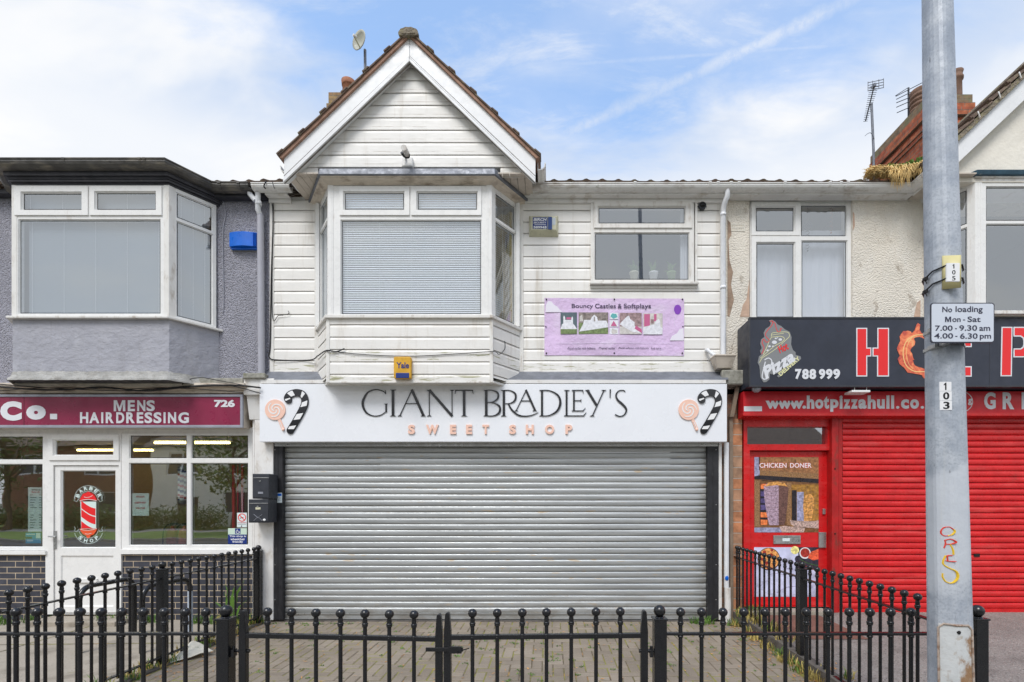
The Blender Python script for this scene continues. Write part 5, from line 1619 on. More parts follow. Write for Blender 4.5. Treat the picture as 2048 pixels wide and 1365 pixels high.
# ---- takeaway signs
P_ = 6.11
ps = thing('shop_sign', 'charcoal box sign with red stencil letters, a flaming ring and a pizza slice emblem', 'sign', (X(1800, P_), P_, Z(704, P_)))
mb = MB(); mb.pbox(1500, 2620, 637, 772, P_ + 0.004, W - 0.01)
mb.build('sign_box', M['navy'], ps, bevel=0.004)
mb = MB(); mb.pbox(1499, 2622, 634.5, 637.5, P_ - 0.004, P_ + 0.05); mb.pbox(1499, 2622, 771, 774, P_ - 0.004, P_ + 0.05); mb.pbox(1499, 1501, 637.5, 771, P_ - 0.003, P_ + 0.04); mb.pbox(1979, 1979.6, 638, 771, P_ + 0.002, P_ + 0.006)
mb.build('edge_trim', M['boxdark'], ps)
def zq(x, y): return (X(1490 + x * 0.18066, P_), Z(630 + y * 0.18066, P_))     # zoomed drawing -> sign face
def poly(mb, pts, lvl, m, fn=zq): mb.prism([fn(*p) for p in pts], P_ - 0.001 - 0.0012 * lvl, P_ + 0.003, m)
mb = MB()
def inset(rects, m):
    for r in rects: poly(mb, r[0], r[1], m)
Hl = [(1232, 145), (1353, 145), (1353, 363), (1398, 363), (1398, 462), (1353, 462), (1353, 684), (1232, 684)]
Hr = [(1465, 145), (1594, 145), (1594, 684), (1462, 684), (1462, 462), (1411, 462), (1411, 363), (1465, 363)]
Hl2 = [(1244, 157), (1341, 157), (1341, 375), (1387, 375), (1387, 450), (1341, 450), (1341, 671), (1244, 671)]
Hr2 = [(1477, 157), (1582, 157), (1582, 671), (1474, 671), (1474, 450), (1423, 450), (1423, 375), (1477, 375)]
for p in (Hl, Hr): poly(mb, p, 0, 1)
for p in (Hl2, Hr2): poly(mb, p, 1, 0)
def z5(x, y): return (X(1680 + x * 0.17969, P_), Z(620 + y * 0.17969, P_))
for pts in ([(1110, 200), (1466, 200), (1466, 416), (1110, 416)], [(1220, 440), (1350, 440), (1350, 745), (1220, 745)], [(1365, 628), (1466, 628), (1466, 745), (1365, 745)],
            [(1797, 190), (1920, 190), (1912, 741), (1787, 741)]):
    poly(mb, pts, 0, 1, z5)
    cx_ = sum(p[0] for p in pts) / 4; cy_ = sum(p[1] for p in pts) / 4
    poly(mb, [(p[0] + (13 if p[0] < cx_ else -13), p[1] + (13 if p[1] < cy_ else -13)) for p in pts], 1, 0, z5)
def dshape(g, x0=1930):
    return [(x0 + g, 190 + g), (2040, 190 + g)] + [(2040 + (115 - g) * cos(a), 360 - (170 - g) * sin(a)) for a in [radians(80 - i * 20) for i in range(9)]] + [(2040, 530 - g), (x0 + g, 530 - g)]
def hole(g, x0=1930): return [(x0 + g, 300 - g), (2050, 300 - g), (2075 + g, 330), (2080 + g, 400), (2050, 430 + g), (x0 + g, 430 + g)]
poly(mb, dshape(0), 0, 1, z5); poly(mb, dshape(13), 1, 0, z5)
poly(mb, [(1930, 287), (2010, 287), (2042, 308), (2050, 340), (2050, 395), (2042, 422), (2012, 443), (1930, 443)], 1.7, 1, z5)
poly(mb, [(1925, 300), (2005, 300), (2030, 318), (2037, 345), (2037, 390), (2030, 412), (2006, 430), (1925, 430)], 2.4, 2, z5)
build_each(mb, 'stencil_letter', [M['redletter'], M['lettergrey'], M['navy']], ps, gap=0.04)
# flaming ring
mb = MB()
out = [(2320, 350), (2240, 250), (2160, 195)]
o1 = [(1915, 92), (1940, 110), (1932, 165), (1955, 205), (2010, 215), (2100, 235), (2180, 300), (2225, 400), (2220, 500), (2170, 590), (2080, 650), (2010, 672), (1985, 705), (1968, 690), (1960, 668), (1900, 655), (1800, 640), (1765, 590), (1710, 545), (1690, 490), (1715, 455), (1690, 400), (1682, 375), (1700, 330), (1720, 290), (1712, 240), (1752, 180), (1780, 182), (1800, 176), (1835, 185), (1848, 205), (1880, 170), (1900, 110)]
i1 = [(1985, 268), (1935, 245), (1890, 250), (1868, 262), (1885, 300), (1878, 335), (1845, 365), (1828, 395), (1850, 430), (1862, 480), (1875, 500), (1858, 500), (1870, 545), (1880, 560), (1910, 575), (1950, 585), (1990, 600), (2060, 570), (2120, 500), (2125, 400), (2090, 310)]
poly(mb, o1, 0, 0); poly(mb, i1, 1, 1)
mb.ribbon([zq(*p) for p in spline([(2060, 225), (1960, 222), (1870, 232), (1790, 290), (1755, 370), (1752, 470), (1790, 570), (1870, 625), (1970, 630), (2060, 620)], 8)], 0.010, P_ - 0.0032, P_ - 0.001, 2)
mb.ribbon([zq(*p) for p in spline([(1850, 245), (1800, 330), (1785, 430), (1810, 540), (1860, 600)], 8)], 0.005, P_ - 0.0030, P_ - 0.001, 2)
mb.build('flaming_ring', [M['fire'], M['navy'], mat('bright_flame_edge', (0.92, 0.62, 0.25), 0.4)], ps)
# pizza slice emblem
mb = MB()
blob = [(265, 62), (300, 55), (335, 75), (365, 110), (400, 125), (440, 160), (495, 190), (515, 250), (510, 330), (530, 390), (560, 415), (560, 445), (615, 460), (620, 490), (375, 695), (355, 680), (385, 645), (300, 660), (275, 650), (270, 715), (235, 745), (205, 748), (170, 690), (160, 570), (140, 530), (155, 460), (180, 440), (165, 400), (185, 370), (168, 320), (180, 270), (215, 245), (205, 200), (230, 155), (275, 125), (285, 95)]
poly(mb, blob, 0, 0)
def line(pts, w, m, lvl=1.0, n=6):
    mb.ribbon([zq(*p) for p in spline(pts, n)], w, P_ - 0.001 - 0.0012 * lvl, P_ - 0.0012, m)
line([(275, 78), (300, 68), (300, 110), (255, 165), (225, 215), (240, 250), (270, 285), (235, 305), (205, 270), (188, 310), (210, 360), (200, 400), (183, 435)], 0.0075, 1)
line([(300, 70), (330, 95), (345, 150), (365, 190), (390, 180), (390, 155), (410, 158)], 0.0075, 1)
line([(290, 245), (300, 205), (360, 195), (440, 190), (480, 200), (490, 240), (440, 290), (350, 370), (250, 440), (190, 480), (160, 530)], 0.006, 2)
line([(200, 440), (240, 360), (285, 260), (330, 245), (400, 240), (435, 265), (410, 300), (330, 345), (250, 410), (170, 480)], 0.006, 2)
line([(295, 225), (360, 215), (430, 205)], 0.005, 2)
for c, r in (((325, 305), 28), ((390, 275), 20), ((340, 262), 12), ((270, 350), 15), ((310, 350), 12), ((250, 395), 15), ((360, 255), 8)):
    poly(mb, [(c[0] + r * cos(i * pi / 6), c[1] + r * 0.7 * sin(i * pi / 6)) for i in range(12)], 1, 3)
def rtext(s_, cx_, cy_, w_, h_, rot, m, bold, lvl=1.2, shear=0.0):
    a, b = 1490 + cx_ * 0.18066, 630 + cy_ * 0.18066; w2, h2 = w_ * 0.18066 / 2, h_ * 0.18066 / 2
    text(mb, s_, a - w2, a + w2, b - h2, b + h2, P_ - 0.0005 - 0.0012 * lvl, m, bold, 0.002, radians(rot), shear)
rtext('Hot', 420, 365, 115, 85, 27, 1, 0.02, 1.3, 0.2)
rtext('Pizza', 365, 555, 400, 135, 33, 3, 0.045, 1.6, 0.3)
line([(215, 500), (260, 480), (295, 510), (280, 570), (220, 600)], 0.013, 3, 1.5); line([(225, 520), (200, 620), (190, 690), (215, 715), (245, 690), (260, 610)], 0.013, 3, 1.4)
rtext('DELIVERY', 490, 570, 290, 46, 41, 2, 0.03, 1.3)
mb.build('pizza_emblem', [mat('grey_emblem_vinyl', (0.23, 0.235, 0.24), 0.4), M['redletter'], M['paleyellow'], M['lettergrey']], ps)
mb = MB(); d = P_ - 0.0005
for ch, a, b in (('7', 1590, 1603), ('8', 1604, 1617.5), ('8', 1618.5, 1632), ('9', 1637.5, 1650.5), ('9', 1651.5, 1665), ('9', 1666, 1680)): text(mb, ch, a, b, 738.5, 759, d, 0, 0.05, 0.003)
mb.build('phone_number', M['lettergrey'], ps)
RS = 6.33
rsn = thing('shop_sign', 'red lower fascia strip with a white web address under the charcoal sign', 'sign', (X(1800, RS), RS, Z(805, RS)))
mb = MB(); mb.prismx([(RS, Z(827, RS)), (RS, Z(783, RS)), (6.52, Z(783, RS)), (6.52, Z(827, RS))], X(1487, RS), X(2620, RS))
mb.build('panel', M['redsign'], rsn, bevel=0.003)
mb = MB(); mb.prismx([(RS - 0.006, Z(832, RS)), (RS - 0.006, Z(826.5, RS)), (6.50, Z(826.5, RS)), (6.50, Z(832, RS) - 0.02)], X(1486, RS), X(2620, RS)); mb.build('lower_lip', M['red'], rsn)
mb = MB(); mb.pbox(1488, 1524, 813, 823, RS - 0.002, RS + 0.002); mb.build('blank_strip', M['lettergrey'], rsn)
mb = MB(); d = RS - 0.0005
text(mb, 'www.', 1531, 1612, 802, 818, d, 0, 0.05, 0.003)
for ch, a, b, y0, y1 in (('h', 1613.5, 1627, 791.5, 818), ('o', 1628.5, 1643.5, 799, 818), ('t', 1644, 1654, 793, 818), ('p', 1656, 1671, 799, 824), ('i', 1673, 1678.5, 791.5, 818), ('z', 1680, 1692.5, 799, 818), ('z', 1693.5, 1706, 799, 818), ('a', 1707, 1722, 799, 818), ('h', 1724, 1738.5, 791.5, 818), ('u', 1741, 1755, 799, 818), ('l', 1758, 1763.5, 791.5, 818), ('l', 1766.5, 1772, 791.5, 818), ('.', 1775.5, 1781.5, 812.5, 818), ('c', 1784.5, 1799, 799, 818), ('o', 1801, 1817, 799, 818), ('.', 1820, 1826.5, 812.5, 818)):
    x_ = lambda p: 1613.5 + (p - 1613.5) * (1848 - 1613.5) / (1826.5 - 1613.5)
    text(mb, ch, x_(a), x_(b), y0, y1, d, 0, 0.045, 0.003)
for ch, a, b in (('G', 1968, 1991), ('R', 2005, 2028), ('I', 2043, 2049)): text(mb, ch, a, b, 785, 819, d, 0, 0.04, 0.003)
mb.ribbon([(X(1918 + 27 * cos(radians(a)), RS), Z(804 - 22 * sin(radians(a)), RS)) for a in range(0, 361, 12)], 0.008, RS - 0.003, RS + 0.001)
text(mb, 'g', 1936, 1944, 798, 811, d, 0, 0.03, 0.003)
build_each(mb, 'lettering', M['lettergrey'], rsn, gap=0.14)
# small floodlight and lamp pod under the charcoal sign
fl = thing('floodlight', 'small white floodlight on a bracket between the charcoal and red signs', 'light', (X(1722, 6.2), 6.2, Z(780, 6.2)))
mb = MB(); mb.pbox(1704, 1741, 780.5, 785, 6.08, 6.24); mb.build('lamp_head', M['frame'], fl, bevel=0.006)
mb = MB(); mb.tube([(X(1709, 6.15), 6.15, Z(781, 6.15)), (X(1709, 6.15), 6.15, Z(772, 6.15)), (X(1733, 6.15), 6.15, Z(772, 6.15)), (X(1733, 6.15), 6.15, Z(781, 6.15))], 0.006, 6); mb.build('bracket', M['frame'], fl)
tag(MB().lathe([(0.0, -0.08), (0.03, -0.078), (0.055, -0.05), (0.06, -0.01), (0.045, 0.0)], (X(1513, 6.2), 6.2, Z(773, 6.2)), 14).build('security_camera', M['silver']), 'grey dome camera under the left end of the charcoal sign', 'camera')

# ================================================================ SMALL THINGS ON THE FRONTS
# blue alarm box
t = thing('alarm_box', 'bright blue plastic alarm box on the grey pebbledash wall', 'alarm', (X(485, W), W, Z(480, W)))
mb = MB(); pts = []
x0, x1 = X(457, W - .08), X(514, W - .08); z0, z1 = Z(497, W - .08), Z(464, W - .08)
n = 10
prof = [(x0 + (x1 - x0) * i / n, W - 0.045 - 0.05 * sin(pi * (0.12 + 0.8 * i / n))) for i in range(n + 1)]
mb.prismz(prof + [(x1, W - 0.012), (x0, W - 0.012)], z0 + 0.03, z1, poly1=None)
mb.prismz([(x0 + 0.004, W - 0.05), (x1 - 0.004, W - 0.05), (x1 - 0.01, W - 0.015), (x0 + 0.01, W - 0.015)], z0 + 0.006, z0 + 0.03)
for i in range(3): mb.box(x1 - 0.052 + i * 0.016, x1 - 0.047 + i * 0.016, W - 0.088, W - 0.05, z0 + 0.03, z1 - 0.01)
mb.build('cover', M['blue'], t, bevel=0.005)
mb = MB(); mb.box(x0 - 0.004, x1 + 0.004, W - 0.014, W, z0, z1 - 0.01); mb.build('back_plate', M['stone'], t)
# yellow alarm box
t = thing('alarm_box', 'faded yellow alarm box with a blue lower panel on the white bay', 'alarm', (X(808, B), B, Z(738, B)))
mb = MB(); x0, x1, z0, z1 = X(791, B), X(825, B), Z(760, B), Z(717, B)
poly_ = [(x0 + 0.004, z0), (x1 - 0.004, z0), (x1, z0 + 0.03), (x1, z1 - 0.012), (x1 - 0.012, z1), (x0 + 0.012, z1), (x0, z1 - 0.012), (x0, z0 + 0.03)]
mb.prism(poly_, B - 0.075, B - 0.012); mb.build('cover', M['yellow'], t, bevel=0.012)
mb = MB(); mb.pbox(791.5, 818, 746, 756.5, B - 0.083, B - 0.07); mb.build('strobe_panel', M['darkblue'], t, bevel=0.004)
mb = MB(); text(mb, 'Yale', 793, 818, 725, 737, B - 0.0765, 0, 0.02, 0.002); mb.build('lettering', M['darkblue'], t)
# cream alarm box
t = thing('alarm_box', 'yellowed cream alarm box with a blue printed label left of the small window', 'alarm', (X(1088, W), W, Z(454, W)))
mb = MB(); d = W - 0.09
a = [(X(1062, d), Z(434, d)), (X(1113, d), Z(434, d)), (X(1113, d), Z(460, d)), (X(1062, d), Z(460, d))]
b = [(X(1058, W - .015), Z(432, W - .015)), (X(1117, W - .015), Z(432, W - .015)), (X(1117, W - .015), Z(475, W - .015)), (X(1058, W - .015), Z(475, W - .015))]
mb.add([(p[0], d, p[1]) for p in a] + [(p[0], W - 0.012, p[1]) for p in b], [(0, 1, 2, 3), (0, 4, 5, 1), (1, 5, 6, 2), (2, 6, 7, 3), (3, 7, 4, 0), (7, 6, 5, 4)])
mb.build('cover', M['creamplastic'], t, bevel=0.006)
mb = MB(); d2 = d - 0.002
mb.pbox(1065.5, 1095, 435, 458, d2, d, 0); mb.pbox(1096, 1104, 434, 459, d2 - 0.004, d, 1); mb.pbox(1104.5, 1111, 436, 450, d2, d, 3)
text(mb, 'BIRCH', 1067, 1093.5, 436.5, 442.5, d2 - 0.0005, 2, 0.04, 0.001, 0, 0.2); text(mb, 'SECURITY', 1067, 1093, 444, 447.5, d2 - 0.0005, 2, 0.03, 0.001, 0, 0.2)
mb.pbox(1069, 1092, 449.3, 450.3, d2 - 0.001, d2, 2); text(mb, '589943', 1067, 1093, 452.5, 457.5, d2 - 0.0005, 2, 0.04, 0.001)
mb.build('label', [M['darkblue'], mat('deep_blue_strobe', (0.02, 0.06, 0.22), 0.25), M['white'], mat('pale_label', (0.5, 0.55, 0.6), 0.5)], t)
# camera on the gable
t = thing('security_camera', 'white bullet camera on a base under the middle of the gable', 'camera', (X(814, CLY), CLY, Z(322, CLY)))
mb = MB(); mb.pbox(803, 825, 313, 333, CLY - 0.075, CLY - 0.012); mb.build('base_box', M['trim'], t, bevel=0.014)
mb = MB(); mb.tube([(X(816, CLY) , CLY - 0.07, Z(324, CLY)), (X(813, CLY), CLY - 0.13, Z(313, 5.96)), (X(812, CLY), CLY - 0.17, Z(306, 5.92))], [0.012, 0.012, 0.02], 10, 1)
mb.tube([(X(812.5, 5.9), 5.93, Z(305, 5.9)), (X(812.5, 5.9), 5.80, Z(298, 5.82))], 0.034, 14, 0)
mb.tube([(X(812.5, 5.9), 5.935, Z(305, 5.9)), (X(812.5, 5.9), 5.93, Z(309, 5.9))], 0.036, 14, 1)
mb.build('camera_body', [M['trim'], M['blackmatt']], t)
# banner
t = thing('banner', 'lilac party hire banner with castle pictures fixed to the white cladding', 'banner', (X(1228, W), W, Z(653, W)))
BD = W - 0.022
lil = mat('lilac_banner_print', (0.66, 0.49, 0.71), 0.55, vary=(1.2, 0.10), bump=[('noise', 2.2, 0.05), ('noise', 6, 0.008)], dirt=[((0.78, 0.70, 0.82), (1.6, 1.6, 2.2), 0.48, 0.72, 0.55)])
mb = MB()
nx, nz = 24, 8; vs = []
for j in range(nz + 1):
    for i in range(nx + 1):
        u, v = i / nx, j / nz
        py = 596.5 + 1.5 * u + (711 - 596.5 - 0.5 * u) * (1 - v)
        vs.append((X(1089 + 279 * u, BD), BD + 0.004 * sin(u * 9 + v * 3), Z(py, BD)))
mb.add(vs, [(j * (nx + 1) + i, j * (nx + 1) + i + 1, (j + 1) * (nx + 1) + i + 1, (j + 1) * (nx + 1) + i) for i in range(nx) for j in range(nz)], 0, True)
mb.build('sheet', lil, t)
C = {k: mat(k, c, 0.5) for k, c in dict(print_purple=(0.23, 0.05, 0.45), print_dark=(0.06, 0.04, 0.09), print_pale=(0.80, 0.76, 0.84), print_teal=(0.12, 0.42, 0.42), print_pink=(0.55, 0.12, 0.26)).items()}
pic_night = mat('print_night_field', (0.10, 0.14, 0.16), 0.5, vary=(5, 0.2)); pic_lawn = mat('print_lawn', (0.17, 0.23, 0.09), 0.5, vary=(30, 0.4)); pic_fence = mat('print_hedge', (0.24, 0.20, 0.18), 0.5, vary=(25, 0.5)); pic_brown = mat('print_indoor', (0.32, 0.22, 0.22), 0.5, vary=(30, 0.5)); pic_floor = mat('print_pale_floor', (0.58, 0.55, 0.52), 0.5, vary=(20, 0.2))
castle = mat('print_castle_white', (0.74, 0.74, 0.78), 0.5, vary=(26, 0.16))
mats_ = [C['print_purple'], C['print_dark'], C['print_pale'], castle, pic_night, pic_lawn, pic_fence, pic_brown, pic_floor, C['print_teal'], C['print_pink']]
mb = MB()
def bz(x, y): return (X(1080 + x * 0.14648, BD), Z(585 + y * 0.14648, BD))
def bp(pts, lvl, m): mb.prism([bz(*p) for p in pts], BD - 0.006 - 0.0008 * lvl, BD - 0.0055 - 0.0008 * (lvl - 1), m)
def br(x0, y0, x1, y1, lvl, m): bp([(x0, y0), (x1, y0), (x1, y1), (x0, y1)], lvl, m)
br(280, 277, 505, 570, 0, 4); br(280, 505, 505, 570, 1, 5); bp([(280, 505), (300, 440), (318, 430), (318, 345), (328, 318), (342, 345), (345, 380), (425, 380), (430, 350), (440, 330), (450, 350), (450, 430), (470, 450), (505, 505)], 1, 3); br(360, 345, 425, 372, 1.5, 10)
br(527, 277, 930, 570, 0, 6); br(527, 420, 930, 570, 1, 5); bp([(535, 540), (590, 430), (600, 380), (690, 380), (705, 345), (740, 308), (780, 345), (788, 390), (905, 390), (930, 440), (930, 480)], 2, 3); bp([(735, 345), (747, 335), (752, 400), (735, 400)], 3, 6); bp([(540, 400), (545, 330), (575, 310), (590, 400)], 2, 8)
for y0, c in ((283, 9), (385, 10), (487, 8)):
    br(950, y0, 1068, y0 + 88, 0, 3)
bp([(960, 330), (985, 290), (1040, 300), (1060, 340), (1000, 365)], 1, 9); bp([(965, 465), (1005, 390), (1050, 465)], 1, 10); bp([(975, 550), (985, 495), (1010, 510), (1055, 520), (1055, 555), (990, 570)], 1, 8)
br(1086, 283, 1387, 573, 0, 7); br(1086, 470, 1387, 573, 1, 8); bp([(1086, 440), (1120, 400), (1190, 330), (1215, 320), (1230, 370), (1290, 410), (1290, 460), (1380, 560), (1250, 540)], 2, 3); bp([(1290, 500), (1310, 455), (1387, 510), (1387, 560)], 3, 10)
br(1407, 290, 1672, 577, 0, 8); br(1420, 300, 1500, 470, 0.5, 10); bp([(1407, 480), (1560, 440), (1580, 390), (1620, 365), (1640, 400), (1640, 470), (1672, 490), (1672, 577), (1407, 577)], 1, 3); br(1510, 370, 1555, 430, 1.5, 7); br(1555, 300, 1590, 400, 0.5, 10)
bp([(1878 + 50 * cos(i * pi / 10), 235 + 63 * sin(i * pi / 10) + (8 if sin(i * pi / 10) > .8 else 0)) for i in range(20)], 0, 0)
mb.ribbon([bz(*p) for p in spline([(1866, 305), (1845, 360), (1830, 420), (1860, 470)], 5)], 0.0025, BD - 0.0068, BD - 0.006, 3)
br(218, 694.5, 1840, 697.5, 0, 2)
bp([(75, 275), (80, 180), (110, 120), (160, 130), (190, 170), (240, 200), (270, 240), (300, 272)], 0, 2); bp([(1770, 660), (1800, 600), (1870, 560), (1900, 510), (1955, 490), (1962, 660)], 0, 2)
d = BD - 0.0065
xs_ = lambda x: 1080 + x * 0.14648; ys_ = lambda y: 585 + y * 0.14648
for s_, a, b, y0, y1 in (('Bouncy', 433, 725, 158, 232), ('Castles', 750, 1037, 155, 217), ('&', 1062, 1118, 158, 218), ('Softplays', 1143, 1515, 155, 236)):
    text(mb, s_, xs_(a), xs_(b), ys_(y0), ys_(y1), d, 1, 0.012, 0.0006)
for s_, a, b in (('-Pastel castles with balloons', 370, 757), ('-Themed castles', 798, 1020), ('-Pastel softplays with balloons', 1068, 1483), ('And more...', 1515, 1672)):
    text(mb, s_, xs_(a), xs_(b), ys_(748), ys_(778), d, 1, 0.0, 0.0006)
build_each(mb, 'printing', mats_, t, gap=0.022)
mb = MB()
for x in (86, 1014, 1942):
    for y in (98, 832): mb.ball((bz(x, y)[0], BD - 0.006, bz(x, y)[1]), 0.011, 10)
for x in (80, 1950): mb.ball((bz(x, 470)[0], BD - 0.006, bz(x, 470)[1]), 0.009, 10)
mb.build('fixing_screw', M['blackmatt'], t)
# post boxes
def postbox(px0, px1, py0, py1, label, wide):
    d = 6.20
    t = thing('post_box', label, 'letterbox', (X((px0 + px1) / 2, d), d, Z(py1, d)))
    mb = MB(); mb.pbox(px0, px1, py0 + 1, py1, d, 6.395); mb.build('body', M['boxdark'], t, bevel=0.006)
    mb = MB(); h = py1 - py0
    mb.pbox(px0 + 1, px1 - 1, py0 + 10, py1 - 3, d - 0.006, d); mb.pbox(px0 + 1.5, px1 - 1.5, py0 + 8.6, py0 + 9.6, d - 0.012, d, 1)
    mb.tube([(X((px0 + px1) / 2 - 1, d), d - 0.006, Z(py0 + 15.5, d)), (X((px0 + px1) / 2 - 1, d), d - 0.012, Z(py0 + 15.5, d))], 0.011, 14, 1)
    mb.build('door_flap', [M['boxdark'], M['steel']], t, bevel=0.002)
    return t, d
t, d = postbox(505, 538.5, 947, 998, 'upper black post box with a small silver name slot on the white pilaster', 0)
mb = MB(); mb.pbox(516, 526, 984, 988, d - 0.009, d - 0.005); mb.build('name_plate', M['silver'], t)
t, d = postbox(497, 537, 998, 1046, 'lower and wider black post box with a pale name plate and an envelope mark', 0)
mb = MB(); mb.pbox(511, 521, 1015, 1019.5, d - 0.009, d - 0.005); mb.build('name_plate', M['creamplastic'], t)
mb = MB(); 
for a, b in (((508, 1029), (516, 1035)), ((525, 1029), (517, 1035)), ((508, 1042), (514, 1036)), ((525, 1042), (519, 1036)), ((514, 1036), (519, 1036))):
    mb.tube([(X(a[0], d), d - 0.0065, Z(a[1], d)), (X(b[0], d), d - 0.0065, Z(b[1], d))], 0.0022, 5)
mb.ball((X(529, d), d - 0.006, Z(1040, d)), 0.016, 12, 1, (1.2, 0.15, 0.9))
mb.build('envelope_mark', [M['silver'], M['white']], t)
tag(MB().pbox(554.5, 564, 986, 1006, 6.4105, 6.413, 0).pbox(555.5, 563, 987.5, 992.5, 6.4095, 6.4105, 1).pbox(556, 562, 996, 997, 6.4095, 6.4105, 2).pbox(556, 561, 1000, 1001, 6.4095, 6.4105, 2)
    .build('sticker', [M['paper'], M['blue'], M['silver']]), 'small white and blue sticker on the black guide of the grey shutter', 'sticker')

# ---- things on the barber's glass
def wz(x, y): return (80 + x * 0.20522, 860 + y * 0.20522)
GQ = GD + 0.016
t = thing('window_sticker', 'red and white striped barber pole sticker in the middle of the barber door glass', 'sticker', (X(177, GQ), GQ, Z(1030, GQ)))
mb = MB()
def sp(pts, lvl, m): mb.prism([(X(wz(*p)[0], GQ), Z(wz(*p)[1], GQ)) for p in pts], GQ - 0.002 - 0.001 * lvl, GQ - 0.0015 - 0.001 * (lvl - 1), m)
sp([(395, 700), (548, 700), (548, 965), (402, 965)], 0, 1)
for y in (692, 775, 890):
    q = []
    for k in range(9): u = k / 8; q.append((404 + 138 * u, y + 75 * sin(u * 1.45)))
    hgt = 72
    low = [(x_, min(yy + (hgt if x_ > 404 else hgt), 962)) for x_, yy in q]
    sp([p for p in q] + low[::-1], 1, 0)
dome = [(385, 700)] + [(472 + 78 * cos(a), 690 - 72 * sin(a)) for a in [radians(170 - i * 16) for i in range(11)]] + [(556, 700), (472, 670)]
sp([(388, 698), (395, 668), (420, 625), (455, 612), (472, 600), (490, 612), (525, 630), (548, 670), (556, 695), (472, 682)], 1, 0)
sp([(388, 962), (472, 975), (556, 958), (550, 985), (525, 1020), (495, 1030), (487, 1050), (472, 1056), (458, 1050), (450, 1030), (420, 1015), (396, 985)], 1, 2)
def arc(cx_, cy_, r, a0, a1, w, m, lvl=0):
    pts = [(X(wz(cx_ + r * cos(radians(a0 + (a1 - a0) * i / 24)), 0)[0], GQ), Z(wz(0, cy_ - r * sin(radians(a0 + (a1 - a0) * i / 24)))[1], GQ)) for i in range(25)]
    mb.ribbon(pts, w, GQ - 0.002 - 0.001 * lvl, GQ - 0.0015, m)
arc(472, 682, 137, 5, 175, 0.004, 1); arc(472, 690, 92, 5, 175, 0.004, 1); arc(474, 970, 140, 195, 345, 0.004, 1); arc(474, 960, 96, 195, 345, 0.004, 1)
for sx in (-1, 1):
    for (cx_, cy_) in ((472, 690), (474, 985)):
        mb.ribbon([(X(wz(cx_ + sx * p[0], 0)[0], GQ), Z(wz(0, cy_ + p[1])[1], GQ)) for p in ((95, -15), (112, 10), (140, 0), (128, -20), (137, -40))], 0.004, GQ - 0.002, GQ - 0.0015, 1)
def arctext(s_, cx_, cy_, r, a0, a1, h_, flip):
    for i, ch in enumerate(s_):
        a = radians(a0 + (a1 - a0) * i / (len(s_) - 1))
        x_, y_ = wz(cx_ + r * cos(a), cy_ - r * sin(a)); w_ = 3.4; hh = h_ * 0.205 / 2
        text(mb, ch, x_ - w_, x_ + w_, y_ - hh, y_ + hh, GQ - 0.002, 1, 0.03, 0.0008, a - pi / 2 + (pi if flip else 0))
mb.ribbon([(X(wz(*p)[0], GQ), Z(wz(*p)[1], GQ)) for p in ((432, 655), (455, 660), (490, 655), (515, 640))], 0.005, GQ - 0.005, GQ - 0.0035, 1)
mb.ribbon([(X(wz(*p)[0], GQ), Z(wz(*p)[1], GQ)) for p in ((388, 692), (430, 683), (472, 678), (520, 684), (556, 690))], 0.006, GQ - 0.005, GQ - 0.0035, 1)
mb.ribbon([(X(wz(*p)[0], GQ), Z(wz(*p)[1], GQ)) for p in ((388, 968), (430, 978), (472, 980), (520, 974), (556, 962))], 0.005, GQ - 0.005, GQ - 0.0035, 1)
mb.ribbon([(X(wz(*p)[0], GQ), Z(wz(*p)[1], GQ)) for p in ((440, 1012), (470, 1018), (505, 1008))], 0.005, GQ - 0.005, GQ - 0.0035, 1)
arctext('BARBER', 472, 684, 114, 158, 22, 36, False); arctext('SHOP', 474, 965, 118, 228, 312, 36, True)
mb.build('print', [M['redletter'], mat('pale_mint_vinyl', (0.66, 0.78, 0.74), 0.5), mat('orange_red_vinyl', (0.80, 0.10, 0.03), 0.4)], t)
GP = GD + 0.022
def sheet(name, label, cat, px0, px1, py0, py1, m, lines=(), mats=None, d=GP + 0.004):
    t = thing(name, label, cat, (X((px0 + px1) / 2, d), d, Z((py0 + py1) / 2, d)))
    mb = MB(); mb.pbox(px0, px1, py0, py1, d, d + 0.0015, 0); mb.build('sheet', m, t)
    if lines:
        mb = MB()
        for l in lines:
            if l[0] == 't': text(mb, l[1], l[2], l[3], l[4], l[5], d - 0.0008, l[6], 0.02, 0.0008)
            else: mb.pbox(l[1], l[2], l[3], l[4], d - 0.001, d, l[5])
        mb.build('print', mats, t)
    return t
sheet('paper_notice', 'white walk-in notice with red writing in the barber window', 'notice', 264, 298, 987, 1032, M['paper'],
      [('t', 'WALK-IN', 272, 289, 992, 995.5, 0), ('t', 'CLIENTS VERY', 269, 292, 1004, 1007.5, 0), ('t', 'WELCOME', 271, 290, 1015, 1018.5, 0)], [mat('faded_red_ink', (0.55, 0.12, 0.14), 0.6)])
ls = [('t', 'CUTTING CO', 63, 81, 979, 981.5, 0), ('t', 'PRICE LIST', 63, 80, 983.5, 986, 1)]
for i in range(14):
    y = 990 + i * 5.0
    if i in (6, 7): continue
    ls += [('b', 60, 60 + 6 + (i * 7 % 9), y, y + 0.9, 0), ('b', 78, 82.5, y, y + 0.9, 0)]
sheet('price_list', 'tall white price list in the left barber window beside the door', 'notice', 56, 83, 975, 1064, M['paper'], ls, [M['boxdark'], mat('faded_red_ink', (0.55, 0.12, 0.14), 0.6)])
sheet('paper_notice', 'pair of bright blue cards under the price list in the barber window', 'notice', 51, 82, 1066, 1087, mat('sky_blue_card', (0.03, 0.32, 0.55), 0.5), [('b', 53, 70, 1068, 1070, 0), ('b', 51, 64, 1074, 1078, 1), ('b', 72, 81, 1066.5, 1077, 0), ('b', 54, 66, 1081, 1083, 0)], [M['paper'], M['boxdark']])
